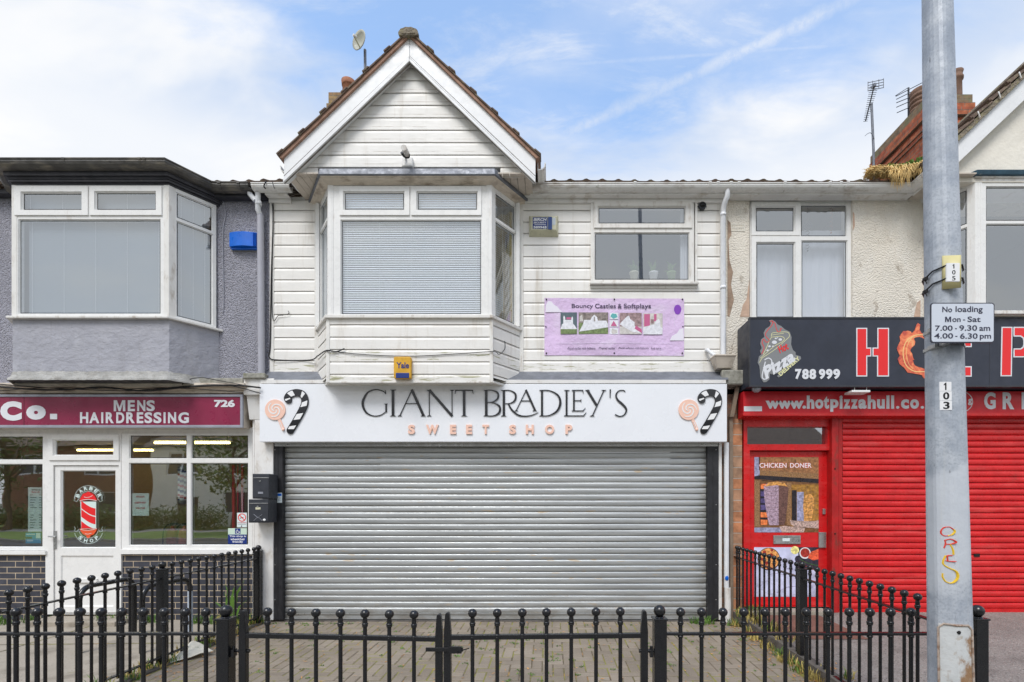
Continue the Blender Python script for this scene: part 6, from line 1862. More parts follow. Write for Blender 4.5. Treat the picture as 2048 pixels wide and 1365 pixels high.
t = sheet('window_sticker', 'no smoking sticker at the right edge of the barber window', 'sticker', 474, 493.5, 1026, 1055, M['paper'], [('t', 'NO SMOKING', 475.5, 492.5, 1045, 1047, 0), ('b', 476, 492, 1048.8, 1049.4, 1), ('b', 482, 484, 1051.5, 1054, 1)], [mat('faded_red_ink', (0.6, 0.10, 0.12), 0.6), M['boxdark']], d=GP - 0.008)
mb = MB(); d = GP - 0.0082
mb.ribbon([(X(484 + 7.4 * cos(radians(a)), d), Z(1035.5 - 7.4 * sin(radians(a)), d)) for a in range(0, 361, 15)], 0.010, d - 0.002, d - 0.0005)
mb.ribbon([(X(479, d), Z(1030.5, d)), (X(489, d), Z(1040.5, d))], 0.010, d - 0.0022, d - 0.0005)
mb.ribbon([(X(479.5, d), Z(1037, d)), (X(487, d), Z(1035, d))], 0.008, d - 0.0016, d - 0.0004, 1)
mb.build('symbol', [M['redletter'], M['boxdark']], t)
t = sheet('window_sticker', 'blue wheelchair friendly sticker in the bottom right corner of the barber window', 'sticker', 456, 493.5, 1057, 1088, mat('pale_green_card', (0.60, 0.74, 0.62), 0.5),
      [('b', 456, 493.5, 1069.5, 1088, 0), ('b', 470, 481, 1057.5, 1068, 0), ('t', 'This shop is', 459, 492, 1071, 1075.5, 1), ('t', 'wheelchair', 461, 490, 1076.5, 1081, 1), ('t', 'friendly', 465, 486, 1082, 1087, 1)], [M['darkblue'], M['white']], d=GP - 0.008)
mb = MB(); d = GP - 0.0094
mb.ribbon([(X(475.3 + 3.0 * cos(radians(a)), d), Z(1064.3 - 2.8 * sin(radians(a)), d)) for a in range(100, 370, 18)], 0.006, d - 0.0008, d)
mb.ribbon([(X(p[0], d), Z(p[1], d)) for p in ((474.5, 1059.2), (474.8, 1062.6), (478, 1062.8), (479.3, 1066), (480.3, 1065.6))], 0.006, d - 0.001, d)
mb.build('symbol', M['white'], t)
# things standing inside the barber's
for px, lab in ((345, 'left red fire extinguisher in the barber shop, fully seen behind the glass'), (369, 'right red fire extinguisher in the barber shop, half behind the window bar')):
    d = 6.95; t = thing('fire_extinguisher', lab, 'extinguisher', (X(px, d), d, 0.02), 'fire extinguishers inside the barber shop')
    x, z = X(px, d), Z(1095, d) - 0.10
    mb = MB(); mb.lathe([(0.0, 0.0), (0.07, 0.0), (0.072, 0.02), (0.072, 0.30), (0.06, 0.35), (0.02, 0.38), (0.02, 0.41), (0.0, 0.41)], (x, d, z), 16); mb.build('cylinder', mat('extinguisher_red', (0.42, 0.06, 0.03), 0.35), t)
    mb = MB(); mb.tube(spline([(x, d, z + 0.41), (x - 0.07, d, z + 0.42), (x - 0.13, d, z + 0.33), (x - 0.14, d, z + 0.15)], 6), 0.010, 8); mb.box(x - 0.03, x + 0.08, d - 0.01, d + 0.01, z + 0.42, z + 0.45); mb.build('hose', M['blackmatt'], t)
d = 6.80
t = thing('barber_pole', 'red white and blue barber pole standing behind the barber window bar', 'barber pole', (X(369, d), d, Z(1006, d)))
mb = MB(); x, n = X(366, d), 16
z0, z1 = Z(1001, d), Z(940, d)
R_ = 24
for i in range(R_):
    for j in range(n):
        a0, a1 = 2 * pi * j / n, 2 * pi * (j + 1) / n; za, zb = z0 + (z1 - z0) * i / R_, z0 + (z1 - z0) * (i + 1) / R_
        mb.add([(x + 0.06 * cos(a0), d + 0.06 * sin(a0), za), (x + 0.06 * cos(a1), d + 0.06 * sin(a1), za), (x + 0.06 * cos(a1), d + 0.06 * sin(a1), zb), (x + 0.06 * cos(a0), d + 0.06 * sin(a0), zb)], [(0, 1, 2, 3)], ((i * 2 + j) // 4) % 4 if ((i * 2 + j) // 4) % 4 != 3 else 1, True)
mb.build('striped_cylinder', [M['redsign'], M['white'], M['darkblue']], t)
mb = MB(); mb.lathe([(0, -0.06), (0.05, -0.05), (0.068, -0.01), (0.068, 0.0)], (x, d, z0), 16); mb.lathe([(0.068, 0.0), (0.068, 0.01), (0.05, 0.05), (0, 0.06)], (x, d, z1), 16); mb.build('end_cap', M['steel'], t)
tag(MB().box(X(464, 6.75), X(469, 6.75), 6.75, 6.78, 0.1, Z(930, 6.75)).box(X(474, 6.75), X(476, 6.75), 6.75, 6.78, 0.1, Z(925, 6.75)).box(X(482, 6.75), X(486, 6.75), 6.75, 6.78, 0.1, Z(922, 6.75)).build('strip_curtain', M['redsign']), 'hanging red strip curtain at the right inside the barber shop', 'curtain')

# ---- posters on the takeaway door
d = DR - 0.0025
t = thing('door_poster', 'photo poster of two doner spits on the upper half of the red door', 'poster', (X(1573, d), d, Z(990, d)))
def dz(x, y): return (X(1480 + x * 0.27094, d), Z(880 + y * 0.27106, d))
mb = MB()
def dp_(pts, lvl, m): mb.prism([dz(*p) for p in pts], d - 0.0007 * lvl, d + 0.002 - 0.0007 * (lvl if lvl < 1 else lvl - 0.5), m)
def drr(x0, y0, x1, y1, lvl, m): dp_([(x0, y0), (x1, y0), (x1, y1), (x0, y1)], lvl, m)
drr(106, 128, 580, 683, 0, 0)
drr(106, 128, 145, 270, 1, 4); dp_([(140, 128), (580, 128), (580, 250), (140, 225)], 1, 1); dp_([(145, 225), (580, 250), (580, 290), (145, 262)], 2, 8); dp_([(140, 262), (580, 290), (580, 320), (106, 290), (106, 270)], 2.6, 7)
drr(106, 300, 145, 640, 1, 8); drr(148, 322, 205, 628, 1, 7)
for i, y in enumerate((325, 380, 430, 480, 535, 590)): drr(152, y, 202, y + 38, 1.6, 5 if i in (0, 4, 5) else 6)
drr(345, 315, 378, 630, 1, 8); drr(380, 330, 580, 640, 1, 2); drr(382, 372, 418, 615, 1.6, 7); drr(420, 385, 470, 610, 1.6, 4)
dp_([(175, 345), (200, 322), (245, 312), (300, 312), (345, 330), (358, 360), (350, 480), (335, 600), (325, 630), (215, 630), (195, 540), (180, 430)], 2.2, 3)
dp_([(285, 315), (345, 330), (358, 360), (350, 480), (335, 600), (325, 630), (285, 630)], 2.8, 9); dp_([(180, 345), (210, 318), (270, 308), (330, 320), (352, 345), (270, 335)], 3.2, 10)
dp_([(470, 425), (490, 402), (525, 402), (545, 430), (548, 480), (535, 560), (525, 605), (475, 605), (465, 500)], 2.2, 10)
for k in range(9):
    y = 345 + k * 30; mb.ribbon([dz(184 + k * 4.2, y), dz(235, y + 9), dz(282, y + 3)], 0.0035, d - 0.0022, d, 9)
    if k < 6: mb.ribbon([dz(472, y + 85), dz(508, y + 92), dz(541 - k * 2, y + 83)], 0.004, d - 0.0024, d, 8)
for k in range(5): drr(425 + k * 32, 345, 428 + k * 32, 640, 1.3, 8)
for k in range(6): drr(382, 385 + k * 42, 580, 388 + k * 42, 1.35, 8)
for k in range(10): mb.ribbon([dz(150 + k * 42, 232 + k * 2.3), dz(168 + k * 42, 246 + k * 2.3), dz(150 + k * 42, 258 + k * 2.3)], 0.004, d - 0.003, d, 2)
for k in range(7): mb.ribbon([dz(p, q) for p, q in ((200 + k * 50, 140), (215 + k * 50, 165), (190 + k * 50, 180), (205 + k * 50, 205))], 0.003, d - 0.002, d, 0)
drr(106, 648, 330, 683, 1.5, 4); dp_([(290, 640), (330, 635), (480, 650), (470, 683), (310, 683)], 3.2, 11); dp_([(368, 590), (400, 598), (560, 600), (580, 590), (580, 655), (400, 640), (375, 625)], 3.6, 11)
mb.ribbon([dz(160, 300), dz(220, 305), dz(330, 290)], 0.006, d - 0.003, d, 7)
text(mb, 'CHICKEN', 1518.5, 1573.5, 926, 936.5, d - 0.0028, 12, 0.05, 0.0008); text(mb, 'DONER', 1579.5, 1623.5, 926, 936.5, d - 0.0028, 12, 0.05, 0.0008)
text(mb, 'CHICKEN', 1519, 1573, 926.5, 936, d - 0.0036, 13, 0.015, 0.0008); text(mb, 'DONER', 1580, 1623, 926.5, 936, d - 0.0036, 13, 0.015, 0.0008)
pm = lambda n, c, s_=30, v=0.4: mat('poster_' + n, tuple(min(k * 1.35, 0.9) for k in c), 0.35, vary=(s_, v), dirt=[(tuple(k * 0.45 for k in c), (s_ * .6, 1, s_ * .9), 0.5, 0.68, 0.6)])
dm = [pm('dark_wood', (0.16, 0.075, 0.03)), pm('wood', (0.28, 0.13, 0.055)), pm('gold', (0.30, 0.15, 0.03), 22, 0.5), pm('meat_lit', (0.34, 0.24, 0.30), 50, 0.5), pm('lilac', (0.26, 0.26, 0.38)), pm('ember', (0.65, 0.17, 0.05)), pm('violet', (0.08, 0.06, 0.16)), pm('shadow', (0.02, 0.016, 0.02)), pm('carving', (0.24, 0.13, 0.06), 90, 0.7), pm('meat_dark', (0.12, 0.06, 0.05), 50, 0.5), pm('chicken', (0.52, 0.25, 0.07), 40, 0.6), pm('basket', (0.40, 0.28, 0.24), 60, 0.6), M['redletter'], M['white']]
mb.build('print', dm, t)
t = thing('door_poster', 'photo poster of a pizza and sauce bowls on the lower half of the red door', 'poster', (X(1573, d), d, Z(1145, d)))
mb = MB(); drr(104, 793, 579, 1158, 0, 0); drr(430, 793, 579, 960, 0.5, 3)
def circ(cx_, cy_, r, lvl, m): dp_([(cx_ + r * cos(i * pi / 14), cy_ + r * sin(i * pi / 14)) for i in range(28)], lvl, m)
circ(212, 880, 84, 1, 3); circ(212, 878, 78, 1.5, 1)
dp_([(104, 793), (300, 793), (300, 797), (104, 797)], 2.4, 0)
for (x, y, r) in ((180, 830, 13), (230, 850, 13), (195, 910, 13), (250, 920, 12), (160, 880, 12), (235, 815, 10), (205, 945, 9)): circ(x, y, r, 2, 2)
circ(405, 815, 30, 1, 4); circ(480, 836, 42, 1, 5); circ(480, 834, 34, 1.5, 2); dp_([(520, 830), (579, 805), (579, 880), (540, 890), (500, 870)], 1.2, 6); circ(430, 880, 26, 1.2, 3)
mb.ribbon([dz(*p) for p in spline([(440, 880), (500, 910), (579, 930)], 5)], 0.010, d - 0.002, d, 7); mb.ribbon([dz(*p) for p in spline([(445, 905), (500, 940), (579, 970)], 5)], 0.007, d - 0.002, d, 2)
for q in (((200, 1000), (270, 985), (330, 1000)), ((270, 1130), (340, 1090), (430, 1080)), ((330, 950), (400, 960), (420, 990)), ((150, 1080), (200, 1040), (220, 1090))): mb.ribbon([dz(*p) for p in spline(list(q), 5)], 0.005, d - 0.0016, d, 8)
mb.build('print', [pm('table', (0.46, 0.47, 0.62), 6, 0.2), pm('pizza', (0.60, 0.27, 0.08), 60, 0.6), pm('sauce', (0.30, 0.03, 0.02)), pm('slate', (0.03, 0.025, 0.04)), pm('mustard', (0.75, 0.60, 0.22)), M['white'], pm('pepper', (0.68, 0.10, 0.04)), pm('herb', (0.04, 0.10, 0.03)), pm('stalk', (0.25, 0.22, 0.32))], t)

# ---- small ornaments and plants in the upper windows
for (px, kind, lab) in ((1268, 0, 'leftmost and palest potted plant on the sill of the small white window'), (1307, 1, 'bushy plant in a white pot in the middle of the small window sill'), (1343, 2, 'plant in a green pot on the small window sill nearest the curtain')):
    d = W + 0.09; t = thing('potted_plant', lab, 'plant', (X(px, d), d, Z(558, d)), 'plants on the small window sill')
    z = Z(559, d); x = X(px, d); mb = MB(); mb.lathe([(0, 0), (0.045, 0), (0.06, 0.075), (0.065, 0.075), (0.065, 0.09), (0.05, 0.09)], (x, d, z), 14)
    mb.build('pot', [M['creamplastic'], M['white'], mat('green_pot', (0.22, 0.36, 0.12), 0.5)][kind], t)
    mb = MB(); rnd = random.Random(px)
    for i in range(26):
        a = rnd.uniform(0, 2 * pi); l = rnd.uniform(0.05, 0.15 if kind != 2 else 0.13); h = rnd.uniform(0.03, 0.17)
        p = Vector((x, d, z + 0.085)); q = p + Vector((cos(a) * l * 0.5, sin(a) * l * 0.3, h * 0.8)); r = p + Vector((cos(a) * l, sin(a) * l * 0.6, h))
        s_ = Vector((-sin(a), cos(a), 0.2)) * 0.016
        mb.add([p, q + s_, r, q - s_], [(0, 1, 2, 3)])
    mb.build('leaves', M['leaf'], t)
for (px, py0, py1, r, lab, mm) in ((1615, 444, 500, 0.055, 'dark wire sun catcher hanging behind the lower part of the cream house window', 'boxdark'), (1662, 402, 464, 0.040, 'orange spiral ornament hanging at the top right of the cream house window', 'pot')):
    d = W + 0.10; z = Z(py0, d) - r; x = X(px, d)
    mb = MB(); mb.tube([(x + r * cos(a), d, z + r * 1.1 * sin(a)) for a in [2 * pi * i / 20 for i in range(20)]], 0.006, 6, closed=True)
    mb.tube([(x + r * 0.5 * cos(a), d, z + r * 0.5 * sin(a)) for a in [2 * pi * i / 14 for i in range(14)]], 0.005, 6, closed=True)
    mb.tube([(x, d, z + r), (x, d, Z(396, d))], 0.0015, 4)
    zb = Z(py1, d); n = 40
    mb.tube([(x + 0.022 * cos(i * 0.9), d + 0.022 * sin(i * 0.9), z - r - (z - r - zb) * i / n) for i in range(n + 1)], 0.003, 5)
    mb.ball((x, d, zb - 0.015), 0.013, 8)
    tag(mb.build('hanging_ornament', M[mm]), lab, 'ornament')

# ---- cables on the white house
tag(MB().tube(spline([(X(528, 6.25), 6.30, gz + 0.09), (X(530, 6.3), 6.28, gz), (X(541, W - .04), W - 0.04, Z(392, W)), (X(546, W - .03), W - 0.03, Z(440, W)), (X(545, W), W - 0.03, Z(560, W)), (X(543, W), W - 0.03, Z(690, W)), (X(541, W), W - 0.03, Z(716, W)), (X(560, W), W - 0.035, Z(722, W)), (X(622, W), W - 0.035, Z(722, W)), (X(640, 6.35), 6.30, Z(714, 6.35)), (X(655, B), B - 0.03, Z(703, B)), (X(675, B), B - 0.03, Z(705, B)), (X(691, B), B - 0.03, Z(699, B))], 8), 0.0075, 7)
    .tube(spline([(X(540, 6.25), 6.30, gz + 0.09), (X(550, 6.3), 6.28, gz - 0.01), (X(553, W - .04), W - 0.04, Z(384, W)), (X(547, W - .03), W - 0.03, Z(420, W)), (X(547, W), W - 0.03, Z(627, W)), (X(560, W), W - 0.03, Z(633, W)), (X(579, W), W - 0.03, Z(630, W)), (X(579, W), W - 0.03, Z(624, W))], 8), 0.004, 6)
    .build('cable', M['cable']), 'black cable clipped down the left edge of the white cladding and looped to the bay', 'cable')
tag(MB().tube(spline([(X(655, B), B - 0.024, Z(702, B)), (X(720, B), B - 0.024, Z(710, B)), (X(820, B), B - 0.024, Z(714, B)), (X(920, B), B - 0.024, Z(709, B)), (X(985, B), B - 0.03, Z(705, B)), (X(999, 6.2), 6.16, Z(711, 6.2)), (X(1010, 6.3), 6.26, Z(700, 6.3)), (X(1010, 6.3), 6.27, Z(684, 6.3))], 8), 0.0045, 6).build('cable', M['cable']), 'thin black cable sagging across the front of the white bay', 'cable')
tag(MB().tube(spline([(X(431, W), W - 0.01, Z(390, W)), (X(446, W), W - 0.012, Z(402, W)), (X(452, W), W - 0.012, Z(430, W)), (X(447, W), W - 0.012, Z(470, W)), (X(448, W), W - 0.012, Z(600, W)), (X(446, W), W - 0.012, Z(627, W))], 6), 0.005, 6).build('cable', M['grey_trim']), 'grey painted cable down the pebbledash beside the barber bay', 'cable')

# ================================================================ ROOFTOP
t = thing('satellite_dish', 'round grey satellite dish on a thin pole behind the pointed gable', 'satellite dish', (X(730, 9.0), 9.0, gz + 1.6))
d = 9.0; x = X(730, d)
mb = MB(); mb.tube([(x + 0.015, d + 0.05, gz + 1.55), (x, d, Z(100, d))], 0.025, 10); mb.build('pole', M['lead'], t)
mb = MB(); c = Vector((X(727, d), d - 0.10, Z(95, d))); ax_ = Vector((-0.52, -0.85, -0.05)).normalized(); u = ax_.cross(Vector((0, 0, 1))).normalized(); v = u.cross(ax_)
vs = []; R_ = 0.185; rings = 5; n = 24
for side in (0, 1):
    for i in range(rings + 1):
        r = R_ * i / rings; dep = 0.06 * (i / rings) ** 2 - 0.012 * side
        for j in range(n): 
            a = 2 * pi * j / n; vs.append(c + (u * cos(a) * 0.95 + v * sin(a) * 0.88) * r + ax_ * dep)
fs = []
o2 = (rings + 1) * n
for side in (0, 1):
    for i in range(rings):
        for j in range(n): fs.append(tuple(q + side * o2 for q in (i * n + j, i * n + (j + 1) % n, (i + 1) * n + (j + 1) % n, (i + 1) * n + j)))
for j in range(n): fs.append((rings * n + j, rings * n + (j + 1) % n, o2 + rings * n + (j + 1) % n, o2 + rings * n + j))
mb.add(vs, fs, 0, True); mb.build('dish', M['dish'], t)
mb = MB(); e = c + ax_ * 0.17 + Vector((0, 0, 0.0)); mb.tube([c - v * 0.1 + u * 0.03, e], 0.012, 8); mb.tube([e, e - ax_ * 0.06], 0.024, 10, 1); mb.build('receiver_arm', [M['creamplastic'], M['trim']], t)

d = 10.4
t = thing('chimney_stack', 'lichened brick chimney with clay pots half hidden behind the pointed gable', 'chimney', (X(690, d), d, gz + 2.2))
mb = MB(); zt = Z(185, d); mb.box(X(657, d), X(745, d), d, d + 0.9, gz + 1.0, zt); mb.box(X(654, d), X(748, d), d - 0.03, d + 0.93, zt - 0.38, zt - 0.26)
mb.build('stack', M['brick_lichen'], t)
for px, dd in ((690, 0.2), (716, 0.55)):
    mb = MB(); zz = Z(149, d) - zt
    mb.lathe([(0.135, -0.02), (0.13, zz * 0.72), (0.145, zz * 0.74), (0.145, zz * 0.8), (0.155, zz), (0.12, zz), (0.11, zz * 0.5)], (X(px, d), d + dd, zt), 20); mb.build('chimney_pot', M['pot'], t)

XL = 757 * 8.2 / F; ZT = E + 825 * 8.2 / F
t = thing('chimney_stack', 'large red brick party wall chimney behind the lamp post', 'chimney', (XL + 0.4, 8.9, gz + 1.2))
mb = MB()
xr = XL + 0.86; y0, y1 = 8.2, 9.78
mb.box(XL + 0.07, xr - 0.07, y0 + 0.07, y1 - 0.05, gz + 0.2, ZT - 0.62)
for o_, za, zb in ((0.045, ZT - 0.62, ZT - 0.545), (0.025, ZT - 0.545, ZT - 0.47), (0.055, ZT - 0.47, ZT - 0.39), (0.0, ZT - 0.39, ZT - 0.26), (0.03, ZT - 0.26, ZT - 0.16)):
    mb.box(XL + o_, xr - o_, y0 + o_, y1 - o_, za, zb)
mb.build('stack', M['brick_red'], t)
mb = MB(); mb.box(XL + 0.045, xr - 0.06, y0 + 0.05, y1 - 0.04, ZT - 0.16, ZT - 0.01); mb.prismz([(XL + 0.05, y0 + 0.06), (xr - 0.07, y0 + 0.06), (xr - 0.07, y1 - 0.05), (XL + 0.05, y1 - 0.05)], ZT - 0.01, ZT + 0.03, poly1=[(XL + 0.15, y0 + 0.15), (xr - 0.17, y0 + 0.15), (xr - 0.17, y1 - 0.15), (XL + 0.15, y1 - 0.15)])
mb.build('coping', M['brick_top'], t)
def cpot(px, d, top, r, m, ribs):
    zz = Z(top, d) - ZT; x = X(px, d); mb = MB()
    pr_ = [(r * 0.9, -0.02), (r * 0.88, zz * 0.3)]
    if ribs:
        for i in range(5): pr_ += [(r * 1.0, zz * (0.35 + i * 0.12)), (r * 1.0, zz * (0.40 + i * 0.12)), (r * 0.86, zz * (0.42 + i * 0.12)), (r * 0.86, zz * (0.45 + i * 0.12))]
    else: pr_ += [(r * 0.85, zz * 0.70), (r * 1.02, zz * 0.73), (r * 1.05, zz * 0.80), (r * 0.9, zz * 0.83), (r * 0.92, zz * 0.93)]
    pr_ += [(r * 1.04, zz), (r * 0.8, zz), (r * 0.75, zz * 0.6)]
    mb.lathe(pr_, (x, d, ZT), 20); mb.build('chimney_pot', M[m], t)
cpot(1910, 8.45, 147, 0.115, 'pot_old', False)
cpot(1840, 9.05, 184, 0.16, 'pot_old', True)
# aerials
d = 7.5; t = thing('tv_aerial', 'slim television aerial with a mesh reflector on a leaning mast by the mossy gutter', 'aerial', (X(1748, d), d, gz + 0.75))
mb = MB(); mb.tube([(X(1748, d), d, gz + 0.55), (X(1747, d), d, Z(300, d)), (X(1743, d), d, Z(208, d))], 0.018, 8)
mb.tube(spline([(X(1747, d), d - 0.02, Z(280, d)), (X(1738, d), d - 0.05, Z(272, d)), (X(1728, d), d - 0.1, Z(277, d)), (X(1720, d), d - 0.12, Z(284, d))], 5), 0.004, 5); mb.build('mast', M['lead'], t)
a = Vector((X(1731, d + .15), d + 0.15, Z(243, d + .15))); b = Vector((X(1749, d - .1), d - 0.1, Z(170, d - .1)))
mb = MB(); mb.tube([a, b], 0.009, 6); mb.build('boom', M['boxdark'], t)
mb = MB()
for i in range(19):
    p = a.lerp(b, i / 19.0); w_ = 0.045 + 0.035 * i / 19
    mb.tube([p - Vector((w_, 0.02, 0.02)), p + Vector((w_, 0.02, 0.02))], 0.0035, 5)
mb.build('element', M['boxdark'], t)
mb = MB(); d -= 0.12; rx = (X(1736, d), X(1767, d))
for k in range(4):
    zz = Z(162 + k * 5.4, d); mb.tube([(rx[0], d, zz - 0.03), (rx[1], d, zz + 0.02)], 0.005, 5)
for xx in (0.0, 0.3, 0.7, 1.0):
    x = rx[0] + (rx[1] - rx[0]) * xx; mb.tube([(x, d, Z(160, d) - 0.03 + 0.05 * xx), (x, d, Z(179, d) - 0.03 + 0.05 * xx)], 0.005, 5)
mb.pbox(1748, 1753, 166, 172, d - 0.03, d + 0.03); mb.build('reflector', M['lead'], t)
d = 9.3; t = thing('tv_aerial', 'wide roof aerial with long horizontal rods beside the red chimney', 'aerial', (X(1818, d), d, ZT))
mb = MB(); mb.tube([(X(1817, d), d, gz + 1.6), (X(1817, d), d, Z(176, d))], 0.016, 8); mb.tube([(X(1820, d), d, gz + 1.6), (X(1819, d), d, Z(190, d))], 0.012, 8); mb.build('mast', M['boxdark'], t)
mb = MB()
for (xa, ya, xb, yb) in ((1792, 193, 1856, 160), (1793, 199, 1856, 168), (1793, 206, 1858, 180), (1793, 215, 1850, 190), (1794, 226, 1850, 202), (1791, 192, 1816, 176)):
    mb.tube([(X(xa, d - .1), d - 0.1, Z(ya, d - .1)), (X(xb, d + .1), d + 0.1, Z(yb, d + .1))], 0.007, 6)
mb.build('element', M['boxdark'], t)
# straw and weeds growing out of the gutter corner
gw = MB(); rnd = random.Random(5)
anchor = []
for i in range(900):
    u = rnd.random(); px = 1733 + 118 * u
    dd = 6.30 - 0.25 * max(0, u - 0.75)
    base_y = 352 - 5 * u - (22 * max(0, u - 0.6))
    anchor.append((px, dd, base_y, u))
for (px, dd, py, u) in anchor:
    x, z = X(px, dd), Z(py, dd) + rnd.uniform(-0.02, 0.05)
    hang = 0.04 + 0.16 * math.exp(-((u - 0.52) / 0.17) ** 2) + 0.10 * math.exp(-((u - 0.93) / 0.12) ** 2)
    l = hang * rnd.uniform(0.3, 1.2) * (0.55 + 0.6 * abs(sin(u * 23))); sw = rnd.uniform(-0.05, 0.05)
    p0 = Vector((x, dd + rnd.uniform(0, 0.1), z)); p1 = p0 + Vector((sw * 0.4, -0.06 - rnd.random() * 0.05, 0.01 + rnd.random() * 0.03)); p2 = p1 + Vector((sw, -0.02, -l * 0.6)); p3 = p2 + Vector((sw * 0.6, 0.0, -l * 0.5))
    gw.tube([p0, p1, p2, p3], [0.003, 0.0045, 0.0035, 0.001], 3, 0)
for i in range(420):
    u = rnd.uniform(0.25, 1.0) ; px = 1733 + 118 * u; dd = 6.33
    x, z = X(px, dd), Z(346 - 30 * max(0, u - 0.6), dd) + rnd.uniform(0, 0.03 + 0.09 * u)
    p0 = Vector((x, dd + rnd.uniform(-0.05, 0.08), z)); a = rnd.uniform(0, 2 * pi); dv = Vector((cos(a) * 0.5, sin(a) * 0.4 - 0.3, rnd.uniform(0.2, 1.0))).normalized() * rnd.uniform(0.02, 0.06); s_ = dv.cross(Vector((0.3, 1, 0.2))).normalized() * 0.012
    gw.add([p0, p0 + dv * 0.5 + s_, p0 + dv, p0 + dv * 0.5 - s_], [(0, 1, 2, 3)], 1)
tag(gw.build('gutter_weeds', [M['straw'], M['leaf']]), 'mat of dry straw and green weeds spilling out of the corner of the gutter', 'weeds')

# ================================================================ GROUND
FD = 2.85                                 # the front railings
def zg(y): return -0.0154 * (W - y)
LX, RX = -3.82, 2.497        # the two dividing railings
def sheet_mesh(name, x0, x1, y0, y1, fz, m, n=1):
    mb = MB(); vs = []; k = 12
    for i in range(k + 1):
        y = y0 + (y1 - y0) * i / k; vs += [(x0, y, fz(y)), (x1, y, fz(y))]
    mb.add(vs, [(2 * i, 2 * i + 1, 2 * i + 3, 2 * i + 2) for i in range(k)])
    return structure(mb.build(name, M[m]))
mb = MB(); mb.add([(-900, -900, -0.40), (900, -900, -0.40), (900, 900, -0.40), (-900, 900, -0.40)], [(0, 1, 2, 3)]); structure(mb.build('ground', M['earth']))
structure(MB().box(-60, 60, -2.2, FD + 0.04, -0.5, zg(FD) - 0.004).build('pavement', M['pavement']))
structure(MB().box(-60, 60, -2.35, -2.2, -0.5, zg(FD) - 0.008).build('kerb', M['stone'], bevel=0.01))
structure(MB().box(-60, 60, -9.6, -2.351, -0.5, -0.18).build('road', M['asphalt']))
structure(MB().box(-60, 60, -9.75, -9.601, -0.5, -0.06).build('kerb', M['stone'], bevel=0.01))
structure(MB().box(-60, 60, -15.0, -9.751, -0.5, -0.05).build('grass_verge', M['grass']))
structure(MB().box(-60, 60, -17.5, -15.001, -0.5, -0.06).build('path', M['pavement']))
structure(MB().box(-60, 60, -26, -17.501, -0.5, -0.05).build('front_gardens', M['grass']))
sheet_mesh('concrete_forecourt', -11.5, LX + 0.02, FD + 0.04, 6.62, lambda y: zg(y) + 0.002, 'slab')
sheet_mesh('tarmac_forecourt', RX - 0.02, 9.0, FD + 0.04, 6.62, lambda y: zg(y) + 0.055 + (y - FD) * 0.018, 'tarmac')
sheet_mesh('paving_bed', LX + 0.02, RX - 0.02, FD + 0.04, 6.62, lambda y: zg(y) - 0.0045, 'joint')
zt_ = lambda y: zg(y) + 0.055 + (y - FD) * 0.018
sheet_mesh('red_ramp', RX + 0.1, X(1733, 5.35), 5.30, 6.33, lambda y: zt_(y) + 0.006, 'redtarmac')
# joints in the concrete forecourt
mb = MB()
for y in (4.05, 5.25):
    mb.add([(-11, y, zg(y) + 0.0045), (LX, y + 0.25, zg(y + .25) + 0.0045), (LX, y + 0.27, zg(y + .27) + 0.0045), (-11, y + 0.02, zg(y + .02) + 0.0045)], [(0, 1, 2, 3)])
for x in (-5.9, -8.1):
    mb.add([(x, FD + .1, zg(FD + .1) + 0.0048), (x + 0.018, FD + .1, zg(FD + .1) + 0.0048), (x + 0.018, 6.5, zg(6.5) + 0.0048), (x, 6.5, zg(6.5) + 0.0048)], [(0, 1, 2, 3)])
structure(mb.build('slab_joints', M['joint']))
structure(MB().prismz([(LX - 0.05, FD + 0.05), (LX + 0.05, FD + 0.05), (LX + 0.05, 6.5), (LX - 0.05, 6.5)], -0.2, 0.012).build('edging', M['edging'])) if False else None
for nm, x in (('left', LX), ('right', RX)):
    mb = MB(); vs = []
    for i in range(24):
        y = FD + 0.05 + (6.45 - FD - 0.05) * i / 23; e = 0.006 * sin(i * 2.3); top = (zg(y) if nm == 'left' else max(zg(y), zt_(y))) + 0.016
        vs += [(x - 0.055 + e, y, top - 0.1), (x - 0.05 + e, y, top), (x + 0.05 + e, y, top), (x + 0.055 + e, y, top - 0.1)]
    mb.add(vs, [(4 * i + j, 4 * i + j + 1, 4 * i + 5 + j, 4 * i + 4 + j) for i in range(23) for j in range(3)])
    structure(mb.build('edging_kerb', M['edging']))
